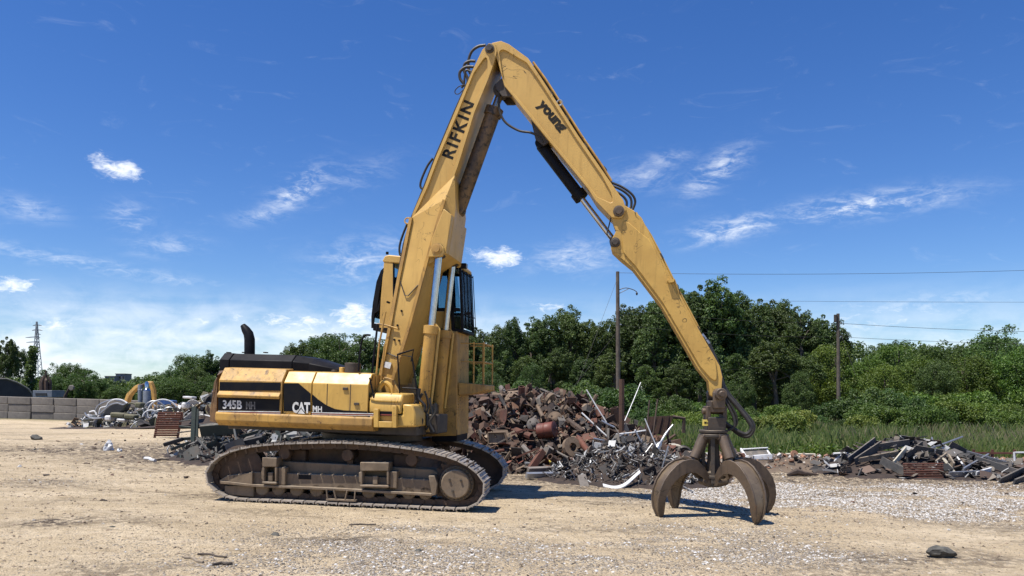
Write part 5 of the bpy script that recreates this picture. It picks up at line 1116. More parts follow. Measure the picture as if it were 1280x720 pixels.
# ------------------------------------------------------------------ far things at the left
def far_left():
    # black membrane shed with an arched roof
    Y = 84; m = MB(); arc = []
    pts = [(-70, 500), (-70, 486), (-40, 478), (-10, 473.5), (8, 473.5), (22, 478), (36, 486), (41, 492), (42.5, 503)]
    q = [at(a, b, Y) for a, b in pts]; g = q[0].z - 1.2; r = empty('arched_shed', (at(0, 500, Y).x, Y, g), (0, 0, 0), 'black fabric covered shed with arched roof behind the block wall', 'shed')
    poly = [(p.x - r.location.x, p.z - g) for p in q] + [(q[-1].x - r.location.x, 0), (q[0].x - r.location.x, 0)]
    th = math.atan2(-r.location.x, Y); r.rotation_euler.z = th; poly = [(p[0] * math.cos(th), p[1]) for p in poly]
    m.prism(poly, 0, 14); m.build('membrane', 'membrane', r)
    m = MB(); m.tube([Vector((p[0], -.06, p[1])) for p in poly[:-2]], .09, 6); m.build('edge_hoop', 'grey_frame', r)
    # lattice tower
    Y = 210; b = at(46, 492, Y); top = at(46.2, 402, Y); t = empty('lattice_tower', (b.x, Y, b.z - 3), (0, 0, 0), 'grey steel lattice power tower rising behind the block wall', 'tower'); Ht = top.z - b.z + 3
    def half(z): u = z / Ht; return 1.15 * (1 - u) ** 1.2 + .35 * (1 - u) + .10
    for sx, sy in ((1, 1), (1, -1), (-1, 1), (-1, -1)):
        m = MB(); m.tube([Vector((sx * half(z), sy * half(z), z)) for z in np.linspace(0, Ht, 12)], .10, 4); m.build('leg', 'tower_steel', t)
    m = MB(); zs = np.linspace(.5, Ht - .5, 15)
    for i in range(14):
        h0, h1 = half(zs[i]), half(zs[i + 1])
        for s in (1, -1):
            m.tube([(-h0, s * h0, zs[i]), (h1, s * h1, zs[i + 1])], .055, 4); m.tube([(h0, s * h0, zs[i]), (-h1, s * h1, zs[i + 1])], .055, 4); m.tube([(s * h0, -h0, zs[i]), (s * h1, h1, zs[i + 1])], .055, 4)
    m.build('bracing', 'tower_steel', t)['kind'] = 'stuff'
    for py, l, rr in ((407, 5, 6), (413, 6, 7), (422, 14, 4), (428, 13, 3), (418, 2, 5), (434, 10, 3)):
        z = at(46, py, Y).z - t.location.z; m = MB(); k = Y / F; m.tube([(-l * k, 0, z), (0, 0, z + .35), (rr * k, 0, z)], .09, 4); m.tube([(-l * k, 0, z), (rr * k, 0, z)], .08, 4); m.build('cross_arm', 'tower_steel', t)
    # creeper-clad mast in front of it
    Y = 92; b = at(37, 492, Y); c = []; rng = np.random.default_rng(4)
    for k in range(26): f = k / 25; p = at(36.5 + 4.5 * f, 490 - 54 * f, Y); c.append((p.x + rng.normal() * .12, Y + rng.normal() * .15, p.z))
    V, Fq = leaf_cloud(np.array(c), np.full(26, .55) * (1.1 - .3 * np.linspace(0, 1, 26)), 60, .17, rng); me = np_mesh('creeper', V - np.array([b.x, Y, b.z - 2.0]), Fq, 'leaf_dark', 4)
    e = empty('overgrown_mast', (b.x, Y, b.z - 2.0), (0, 0, 0), 'dark mast overgrown with creeper left of the lattice tower', 'mast'); link_copy(me, 'creeper', (0, 0, 0), parent=e)
    tp = at(41, 434, Y); m = MB(); m.tube([(0, 0, 0), (tp.x - b.x, 0, tp.z - b.z + 2.0)], [.2, .12], 8); m.build('pole', 'pole_wood', e)
    # grey trailer and rusty loader heads behind the wall
    Y = 70; p = at(53, 497, Y); e = empty('trailer', (p.x, Y, p.z - 1.2), (0, 0, 0), 'blue grey low trailer just behind the block wall right of the shed', 'trailer')
    m = MB(); m.box((0, 1, 1.55), (1.75, 2, .62)); m.build('body', 'tank_blue', e, .02); m = MB(); m.box((-.1, -.02, 1.5), (1.0, .06, .22)); m.build('side_window', 'membrane', e); m = MB(); m.box((0, 1, .6), (1.5, 1.6, 1.25)); m.build('chassis', 'dark_steel', e)
    p = at(57, 490, 71.5); e = empty('scrap_grab', (p.x, 71.5, p.z - 1.2), (0, 0, 0), 'dark rusty grab standing up behind the grey trailer', 'grab'); rnd = random.Random(6)
    for k in range(7):
        a = k / 7 * 6.28; m = MB(); m.tube([(.15 * math.cos(a), .15 * math.sin(a), 0), (.38 * math.cos(a), .38 * math.sin(a), 1.5), (.42 * math.cos(a), .42 * math.sin(a), 1.9 + rnd.uniform(0, .5)), (.2 * math.cos(a), .2 * math.sin(a), 2.3 + rnd.uniform(0, .5))], [.12, .16, .13, .05], 6); m.build('claw', 'rust_dark', e)
    m = MB(); m.tube([(0, 0, 0), (.02, 0, 3.2)], [.3, .07], 8); m.build('mast', 'rust_dark', e)
    p = at(83, 497, 67); e = empty('loader_arm', (p.x, 67, p.z - 1.2), (0, 0, 0), 'small dark loader arm poking above the block wall', 'loader')
    m = MB(); m.tube([(-.15, 0, 0), (-.1, 0, 1.35), (.25, 0, 2.0)], [.16, .14, .1], 8); m.build('arm', 'rust_dark', e); m = MB(); m.lathe((.45, -.12, 2.05), (0, 1, 0), [(0, .05), (0, .2), (.05, .24), (.2, .24), (.24, .2)], 14); m.build('head', 'rust_grey', e)
    # field between shed and trees
    m = MB(); p = at(63, 498.5, 90); q = at(98, 490.5, 150); m.add([(p.x - 4, 84, -.2), (p.x + 8, 84, -.2), (q.x + 6, 160, 1.35), (q.x - 10, 160, 1.35)], [(0, 1, 2, 3)]); o = m.build('field', 'leaf_bright', None, 0, 0); o['kind'] = 'structure'
    # distant grey plant buildings over the treetops
    for (a, b_, t_, d_) in ((131, 143, 470.5, 0), (144.5, 156, 467.5, 4)):
        Y = 330 + d_; p = at(a, 476, Y); q = at(b_, t_, Y); e = empty('plant_building', ((p.x + q.x) / 2, Y, p.z - 6), (0, 0, 0), ('low' if d_ == 0 else 'taller') + ' grey flat roofed plant building on the horizon over the left treetops', 'building')
        W, Hh = q.x - p.x, q.z - p.z + 6; m = MB(); m.box((0, 3, Hh / 2), (W, 6, Hh)); m.build('wall', 'far_wall', e); m = MB(); m.box((0, 3, Hh + .1), (W + .4, 6.4, .25)); m.build('roof', 'grey_frame', e)
        for k in range(3): m = MB(); m.box((-W / 2 + W * (k + .5) / 3, -.03, Hh - 1.4), (W / 5, .08, .9)); m.build('window', 'membrane', e)
far_left()
# ------------------------------------------------------------------ utility poles and wires
def poles():
    spec = ((772, 339.5, 50.0, 'tall wooden utility pole behind the rusty heap', 'near'), (1047.5, 392, 57.0, 'wooden utility pole standing in the scrub right of the grapple', 'far'))
    P = []
    for px, py, Y, lab, k in spec:
        t = at(px, py, Y); g = float(gbase(t.x, Y)) - .5; e = empty('utility_pole', (t.x, Y, g), (0, 0, 0), lab, 'pole'); h = t.z - g
        m = MB(); m.tube([(.06, 0, 0), (.03, 0, h * .5), (0, 0, h)], [.17, .145, .115] if k == 'near' else [.15, .13, .11], 10); m.build('post', 'pole_wood', e)
        if k == 'near':
            z = at(px, 363, Y).z - g; m = MB(); m.tube(spline([(0, 0, z), (.5, 0, z + .16), (1.0, 0, z + .05), (1.25, 0, z - .1)], 5), .025, 6); m.tube([(0, 0, z - .25), (.7, 0, z + .1)], .02, 6); m.build('bracket_arm', 'dark_steel', e)
            m = MB(); m.lathe((1.25, 0, z - .12), (0, 0, -1), [(0, .03), (.05, .07), (.15, .06), (.2, .02)], 10); m.build('insulator', 'rust_dark', e)
        else:
            z = at(px, 397, Y).z - g; m = MB(); m.cyl((-.22, -.1, z - .35), (-.22, -.1, z + .2), .13, n=10); m.build('transformer', 'dark_steel', e)
        for py2 in ((386, 406, 452) if k == 'near' else (404, 421)):
            z = at(px, py2, Y).z - g; m = MB(); m.lathe((.13, -.05, z), (1, 0, 0), [(0, .03), (.03, .06), (.1, .05), (.12, .02)], 8); m.build('insulator', 'galv', e)
        P.append((t, Y))
    def wire(p, q, sag, lab, r=.016):
        pts = [p.lerp(q, t) - Vector((0, 0, sag * 4 * t * (1 - t))) for t in np.linspace(0, 1, 22)]; m = MB(); m.tube([v - p for v in pts], r * .7, 5)
        o = m.build('overhead_wire', 'rubber', None, 0, 60, loc=p); tag(o, lab, 'wire', 'overhead wires')
    wire(at(773, 341, 50), at(1420, 333, 48), .25, 'topmost overhead wire running right from the near utility pole')
    wire(at(774, 386, 50), at(1049, 404, 57), .25, 'upper overhead wire between the two utility poles')
    wire(at(774, 406, 50), at(1049, 421, 57), .25, 'lower overhead wire between the two utility poles')
    wire(at(1049, 404, 57), at(1420, 416, 60), .2, 'upper overhead wire right of the far utility pole', .02)
    wire(at(1049, 421, 57), at(1420, 430, 60), .2, 'lower overhead wire right of the far utility pole', .018)
    wire(at(940, 376, 122), at(1420, 377.5, 122), .1, 'overhead wire crossing the sky high above the far utility pole', .03)
    wire(at(772, 452, 50), at(960, 458, 60), .4, 'low overhead wire across the dark wood right of the near pole', .012)
    wire(at(771, 350, 50), at(722, 480, 46), .0, 'guy wire slanting down left from the near utility pole', .012)
    wire(at(771, 415, 50), at(700, 505, 44), .0, 'shorter guy wire slanting down left from the near utility pole', .012)
    wire(at(1049, 412, 57), at(1070, 470, 54), .0, 'guy wire slanting down right from the far utility pole', .014)
poles()
# ------------------------------------------------------------------ scrap: piece makers
def rot_rand(rng):
    q = rng.normal(size=4); q /= np.linalg.norm(q); w_, x, y, z = q
    return np.array([[1 - 2 * (y * y + z * z), 2 * (x * y - z * w_), 2 * (x * z + y * w_)], [2 * (x * y + z * w_), 1 - 2 * (x * x + z * z), 2 * (y * z - x * w_)], [2 * (x * z - y * w_), 2 * (y * z + x * w_), 1 - 2 * (x * x + y * y)]])
BOXF = [(0, 3, 2, 1), (4, 5, 6, 7), (0, 1, 5, 4), (1, 2, 6, 5), (2, 3, 7, 6), (3, 0, 4, 7)]
def piece(kind, s, rng):
    """one piece of scrap of overall size s, centred on the origin; quads only"""
    if kind == 'plate':
        a, b, t = s * .5, s * rng.uniform(.25, .5), max(.006, s * .02); be = rng.uniform(-.3, .3) * s; k = rng.uniform(-.2, .2) * s
        prof = [(-a, k), (0, -be * .5), (a, be)]; V = []
        for x, z in prof: V += [(x, -b * rng.uniform(.7, 1), z - t), (x, b * rng.uniform(.7, 1), z - t), (x, b * .95, z + t), (x, -b * .95, z + t)]
        Fs = [(4 * k_ + c, 4 * k_ + (c + 1) % 4, 4 * k_ + 4 + (c + 1) % 4, 4 * k_ + 4 + c) for k_ in (0, 1) for c in range(4)] + [(3, 2, 1, 0), (8, 9, 10, 11)]
        return np.array(V), Fs
    if kind == 'bar':
        a, t, u = s * .5, max(.008, s * rng.uniform(.025, .06)), max(.008, s * rng.uniform(.02, .05)); be = rng.uniform(-.22, .22) * s; V = []
        for x, z in ((-a, 0), (rng.uniform(-.2, .3) * a, be), (a, be * rng.uniform(-.5, 1.4))): V += [(x, -t, z - u), (x, t, z - u), (x, t, z + u), (x, -t, z + u)]
        Fs = [(4 * k_ + c, 4 * k_ + (c + 1) % 4, 4 * k_ + 4 + (c + 1) % 4, 4 * k_ + 4 + c) for k_ in (0, 1) for c in range(4)] + [(3, 2, 1, 0), (8, 9, 10, 11)]
        return np.array(V), Fs
    if kind == 'pipe':
        n = 8; r = s * rng.uniform(.07, .16); ri = r * .8; V = []; a = s * .5
        for x, rr in ((-a, r), (a, r), (a, ri), (-a, ri)): V += [(x, rr * math.cos(2 * math.pi * i / n), rr * math.sin(2 * math.pi * i / n)) for i in range(n)]
        Fs = [(k_ * n + i, k_ * n + (i + 1) % n, ((k_ + 1) % 4) * n + (i + 1) % n, ((k_ + 1) % 4) * n + i) for k_ in range(4) for i in range(n)]
        return np.array(V), Fs
    if kind == 'angle':
        a, f, t = s * .5, s * rng.uniform(.09, .16), max(.008, s * .02); poly = [(0, 0), (f, 0), (f, t), (t, t), (t, f), (0, f)]; V = [(x, p[0], p[1]) for x in (-a, a) for p in poly]
        Fs = [(i, (i + 1) % 6, (i + 1) % 6 + 6, i + 6) for i in range(6)] + [(0, 3, 2, 1), (0, 5, 4, 3), (6, 7, 8, 9), (6, 9, 10, 11)]
        return np.array(V), Fs
    if kind == 'disc':
        n = 14; r, t, ri = s * .5, s * rng.uniform(.03, .12), s * rng.uniform(.08, .22); V = []
        for z, rr in ((-t, r), (t, r), (t, ri), (-t, ri)): V += [(rr * math.cos(2 * math.pi * i / n), rr * math.sin(2 * math.pi * i / n), z) for i in range(n)]
        Fs = [(k_ * n + i, k_ * n + (i + 1) % n, ((k_ + 1) % 4) * n + (i + 1) % n, ((k_ + 1) % 4) * n + i) for k_ in range(4) for i in range(n)]
        return np.array(V), Fs
    # chunk
    b = np.array([(-1, -1, -1), (1, -1, -1), (1, 1, -1), (-1, 1, -1), (-1, -1, 1), (1, -1, 1), (1, 1, 1), (-1, 1, 1)], float) * rng.uniform(.5, 1.1, (8, 3))
    return b * np.array([s * .5, s * rng.uniform(.2, .45), s * rng.uniform(.15, .4)]), BOXF
KINDS = ('plate', 'bar', 'pipe', 'angle', 'disc', 'chunk')
def scatter_stuff(name, label, cat, pts, sizes, pal, rng, weights=(.3, .25, .12, .13, .06, .14), mat='rust_stuff', lay=0.0):
    """a mass of small pieces in one mesh, each with its own colour"""
    V = []; Fs = []; T = []; o = 0; pal = np.array(pal)
    kinds = rng.choice(len(KINDS), len(pts), p=weights)
    for p, s, k in zip(pts, sizes, kinds):
        v, f = piece(KINDS[k], s, rng); M = rot_rand(rng); v = v @ M.T
        if lay: v[:, 2] *= 1 - lay
        v = v + p; V.append(v); Fs += [tuple(i + o for i in q) for q in f]; o += len(v)
        c = pal[rng.integers(0, len(pal))] * rng.uniform(.65, 1.35); T.append(np.repeat(c[None], len(v), 0))
    me = np_mesh(name, np.concatenate(V), np.array(Fs), mat, 4, np.concatenate(T)); ob = bpy.data.objects.new(name, me); COL.objects.link(ob)
    return tag(ob, label, cat, None, 'stuff')
RUST = [(.11, .058, .036), (.085, .046, .030), (.045, .030, .024), (.14, .072, .042), (.035, .027, .024), (.19, .135, .09), (.15, .05, .032), (.13, .115, .10), (.065, .047, .037), (.25, .19, .135), (.04, .036, .034), (.03, .022, .02)]
PALE = [(.40, .40, .39), (.62, .62, .60), (.07, .07, .07), (.04, .04, .04), (.20, .18, .155), (.25, .25, .25), (.13, .095, .07), (.05, .05, .053), (.15, .135, .115), (.035, .03, .03)]
def mound(name, cx, cy, hf, x0, x1, y0, y1, step, label, cat, mat='earth', seed=1):
    xs = np.arange(x0, x1 + step, step); ys = np.arange(y0, y1 + step, step); X, Y = np.meshgrid(xs, ys); x, y = X.ravel(), Y.ravel()
    h = hf(x, y); z = gz(x, y) + np.where(h > .03, h * (.70 + .25 * fbm(x * 2.2, y * 2.2, seed, 3)), -.06)
    nx = len(xs); i = (np.arange(nx - 1)[None] + nx * np.arange(len(ys) - 1)[:, None]).ravel()
    me = np_mesh(name, np.stack([x, y, z], 1), np.stack([i, i + 1, i + nx + 1, i + nx], 1), mat, 4, None, True); o = bpy.data.objects.new(name, me); COL.objects.link(o)
    return tag(o, label, cat, None, 'stuff')
def hit(px, py, hf, y0=15.0, y1=60.0):
    d = ray(px, py)
    for Y in np.arange(y0, y1, .05):
        x = d.x * Y; z = CAMH + d.z * Y
        if z <= float(gbase(x, Y)) + float(hf(np.array([x]), np.array([Y]))[0]): return Vector((x, Y, z))
    return at(px, py, y1)
def surf_pts(hf, n, x0, x1, y0, y1, rng, lift=.04, minh=.05):
    x = rng.uniform(x0, x1, n * 3); y = rng.uniform(y0, y1, n * 3); h = hf(x, y); k = h > minh; x, y, h = x[k][:n], y[k][:n], h[k][:n]
    return np.stack([x, y, gz(x, y) + h + rng.uniform(-.10, lift * 3, len(x))], 1)
def thing(mb, name, mat, label, cat, group=None, bevel=0, smooth=35):
    """one mesh as a thing with its origin at its middle bottom"""
    v = np.array(mb.v); c = Vector(((v[:, 0].min() + v[:, 0].max()) / 2, (v[:, 1].min() + v[:, 1].max()) / 2, v[:, 2].min()))
    mb.v = [tuple(Vector(q) - c) for q in mb.v]; o = mb.build(name, mat, None, bevel, smooth, loc=c); return tag(o, label, cat, group)
def rod(p, q, r, mat, name, label, cat, group=None, n=8, flat=None):
    m = MB()
    if flat:
        d = (q - p).normalized(); s = d.cross(Vector((0, 1, 0.3))).normalized(); t = d.cross(s).normalized(); M = Matrix((d, s, t)).transposed(); m.box((p + q) / 2, ((q - p).length, flat, r * 2), M)
    else: m.tube([p, p.lerp(q, .5) + Vector((0, 0, -.01)), q], r, n)
    return thing(m, name, mat, label, cat, group)
# ------------------------------------------------------------------ the rusty heap
HX = [(-6.4, 0), (-5.2, .35), (-4.0, .9), (-3.0, 1.6), (-1.6, 2.1), (-.6, 2.32), (.5, 2.42), (1.5, 2.38), (2.3, 2.08), (3.0, 1.55), (3.9, 1.05), (4.8, .55), (5.8, .1), (6.2, 0)]
HX = [(a_, b_ * .80) for a_, b_ in HX]
def heap_h(x, y):
    a = np.interp(x, [p[0] for p in HX], [p[1] for p in HX]); f = np.clip((y - 19.3) / 4.2, 0, 1); b = np.clip((29.5 - y) / 5.5, 0, 1)
    return a * np.sin(f * math.pi / 2) ** .85 * np.sin(b * math.pi / 2) * (.9 + .22 * fbm(x * .9, y * .9, 66, 3))
def rust_heap():
    rng = np.random.default_rng(21)
    mound('heap_core', 0, 24, heap_h, -6.6, 6.4, 18.8, 30, .25, 'core of the large rusty heap, coloured dark for the shade between its pieces', 'scrap', 'core_shade', 7)
    P = surf_pts(heap_h, 8500, -6.2, 6, 19.2, 26.0, rng); S = .07 + .36 * rng.random(len(P)) ** 2.0
    scatter_stuff('heap_scrap', 'mass of small rusty scrap covering the large heap behind the machine', 'scrap', P, S, RUST, rng, (.34, .32, .10, .14, .04, .06))
    # larger pieces, each its own thing
    mats = ['rust_brown', 'rust_brown', 'rust_dark', 'rust_red', 'rust_tan', 'rust_grey', 'rust_tan']; words = dict(rust_brown='rusty brown', rust_dark='dark rusty', rust_red='reddish', rust_tan='tan rusted', rust_grey='grey rusted')
    kindw = dict(plate='bent steel plate', bar='bent steel bar', pipe='length of steel pipe', angle='angle iron', disc='round steel disc', chunk='chunk of cast scrap'); protos = {}
    for k in KINDS:
        for mt in set(mats):
            for v_ in range(2):
                v, f = piece(k, 1.0, rng); m = MB(); m.add([tuple(q) for q in v], f); protos[k, mt, v_] = m.mesh('scrap_' + k, mt, 25)
    Q = surf_pts(heap_h, 190, -3.6, 5.2, 19.3, 24.6, rng, .06, .15)
    nm = dict(plate='scrap_plate', bar='scrap_bar', pipe='scrap_pipe', angle='scrap_angle_iron', disc='scrap_disc', chunk='scrap_chunk')
    for p in Q:
        k = rng.choice(KINDS, p=(.32, .18, .16, .14, .07, .13)); mt = mats[rng.integers(0, len(mats))]; s = rng.uniform(.38, .78) * (.75 if k in ('disc', 'chunk', 'plate') else 1.15)
        o = link_copy(protos[k, mt, rng.integers(0, 2)], nm[k], tuple(p + np.array([0, 0, .03])), Matrix(rot_rand(rng).tolist()).to_euler(), (s, s, s))
        tag(o, words[mt] + ' ' + kindw[k] + ' lying among the pieces on the large rusty heap', 'scrap', words[mt] + ' ' + kindw[k] + ' pieces on the large heap')
    # pieces one can point to
    def quad(px, name, mat, label, cat, th=.03, push=.0):
        c = [hit(a, b, heap_h) for a, b in px]; Y = sum(v.y for v in c) / len(c) - .12 - push; tl = (c[0].y - c[-1].y) * .3
        f = [at(a, b, Y + ((b - px[0][1]) / max(1, abs(px[-1][1] - px[0][1]))) * -.15) for a, b in px]; n = (f[1] - f[0]).cross(f[2] - f[0]).normalized() * th
        m = MB(); k = len(f); m.add([v for v in f] + [v + Vector((0, abs(n.y) + .01, -.005)) for v in f], [tuple(range(k)), tuple(range(2 * k - 1, k - 1, -1))] + [(i + k, (i + 1) % k + k, (i + 1) % k, i) for i in range(k)]); return thing(m, name, mat, label, cat, None, .004)
    quad([(561, 531), (582, 529), (593, 540), (580, 553), (560, 551)], 'steel_plate', 'rust_tan', 'large tan steel plate with cut corners standing beside the far track', 'steel plate', .03, .6)
    # tray with a raised tan rim
    c = [hit(a, b, heap_h) for a, b in ((623, 548),)][0]; Y = c.y - .25; e = empty('scrap_tray', at(623, 555, Y), (0, 0, 0), 'rectangular dark tray with tan rim left of the red drum', 'tray')
    pl = [at(a, b, Y) - e.location for a, b in ((610, 541), (631, 540.5), (635, 554.5), (611, 555))]; m = MB(); m.add(pl + [p + Vector((0, .12, 0)) for p in pl], [(0, 1, 2, 3), (7, 6, 5, 4)] + [(i + 4, (i + 1) % 4 + 4, (i + 1) % 4, i) for i in range(4)]); m.build('bottom', 'wood_grey', e)
    for i in range(4): m = MB(); m.tube([pl[i] + Vector((0, -.03, 0)), pl[(i + 1) % 4] + Vector((0, -.03, 0))], .028, 6); m.build('rim', 'rust_tan', e)
    for (px, py, r, t, mt, lab) in ((666, 530.5, 8, .12, 'rust_grey', 'grey round hub plate with slots left of the red drum'), (693, 524, 9.5, .10, 'rust_tan', 'tan round gear casing above the red drum'), (627, 518, 7, .08, 'rust_brown', 'brown flywheel half buried near the middle of the rusty heap'), (705, 511.5, 5.5, .08, 'rust_tan', 'small tan square hub upper right on the rusty heap')):
        c = hit(px, py, heap_h) - Vector((0, .2, 0)); R_ = r / F * c.y; e = empty('scrap_hub', c - Vector((0, 0, R_)), (0, 0, 0), lab, 'hub'); ax = Vector((random.uniform(-.3, .2), -1, .15)).normalized()
        m = MB(); m.lathe((0, .05, R_), ax, [(0, R_ * .3), (0, R_), (t, R_), (t + .01, R_ * .8), (t + .03, R_ * .3), (t + .08, R_ * .26), (t + .085, R_ * .1)], 22); m.build('hub_disc', mt, e)
        for k in range(3):
            a = k * 2.09 + .4; q = ax.to_track_quat('Z', 'Y') @ Vector((R_ * .58 * math.cos(a), R_ * .58 * math.sin(a), t + .012)); m = MB(); m.lathe(Vector((0, .05, R_)) + q, ax, [(0, R_ * .13), (.012, R_ * .13)], 10); m.build('bolt_hole', 'rust_dark', e)
    c = hit(686, 538, heap_h) - Vector((0, .35, 0)); e = empty('red_drum', c - Vector((0, 0, .2)), (0, 0, 0), 'battered red steel drum lying on its side in the rusty heap', 'drum')
    k = c.y / F; m = MB(); m.lathe((-.28, .12, .18), (1, -.45, .18), [(0, .06), (0, .2), (.02, .215), (.2, .205), (.22, .218), (.24, .205), (.44, .21), (.46, .22), (.47, .19), (.47, .05)], 24); m.build('shell', 'drum_red', e)
    m = MB(); m.lathe((.19, -.10, .27), (1, -.45, .18), [(0, .045), (.02, .045)], 10); m.build('bung', 'rust_dark', e)
    rod(hit(667, 499, heap_h) + Vector((0, -.1, .05)), hit(678, 521, heap_h) + Vector((0, -.35, 0)), .055, 'rust_tan', 'timber_post', 'pale tan post sticking out of the middle of the rusty heap', 'post')
    quad([(631, 481), (637, 479.5), (640, 498), (634, 500)], 'scrap_box', 'rust_red', 'dark red upright block on the crest of the rusty heap', 'scrap', .2)
    quad([(692, 487), (697, 484), (703, 487), (702, 495), (693, 497)], 'scrap_box', 'drum_red', 'orange red block on the right crest of the rusty heap', 'scrap', .2)
    rod(hit(722, 550, heap_h) + Vector((0, -.3, .05)), hit(737, 567, heap_h) + Vector((0, -.3, 0)), .08, 'rust_red', 'rusty_pipe', 'thick reddish pipe slanting down the right flank of the rusty heap', 'pipe', n=14)
    rod(hit(678, 566, heap_h) + Vector((0, -.2, .05)), hit(662, 586, heap_h) + Vector((0, -.3, 0)), .06, 'rust_red', 'rusty_beam', 'reddish beam propped at the front foot of the rusty heap', 'beam', flat=.16)
    rod(hit(684, 559, heap_h) + Vector((0, -.3, .05)), hit(709, 571, heap_h) + Vector((0, -.3, 0)), .03, 'rust_grey', 'scrap_rod', 'thin grey rod slanting down below the red drum', 'rod')
    for i, (a, b) in enumerate((((656, 588), (748, 581)), ((660, 592.5), (752, 585.5)), ((658, 596), (742, 590.5)))):
        p, q = on_ground(a[0], a[1] + 4), on_ground(b[0], b[1] + 8); p.z += .10 + .07 * (2 - i); q.z += .12 + .07 * (2 - i)
        rod(p, q, .05, 'galv' if i != 1 else 'rust_grey', 'steel_profile', ('topmost', 'middle', 'lowest')[i] + ' of the long grey steel profiles lying at the foot of the rusty heap', 'steel profile', flat=.13)
    for px, py, lab, mt in ((690, 577, 'yellow round canister at the foot of the rusty heap', 'label_yellow'), (703, 580, 'white and red can at the foot of the rusty heap', 'alu_white')):
        c = hit(px, py, heap_h) + Vector((0, -.15, 0)); m = MB(); m.lathe((c.x - .08, c.y, c.z), (1, .1, .3), [(0, .03), (.01, .07), (.15, .07), (.17, .03)], 14); thing(m, 'canister', mt, lab, 'canister')
rust_heap()
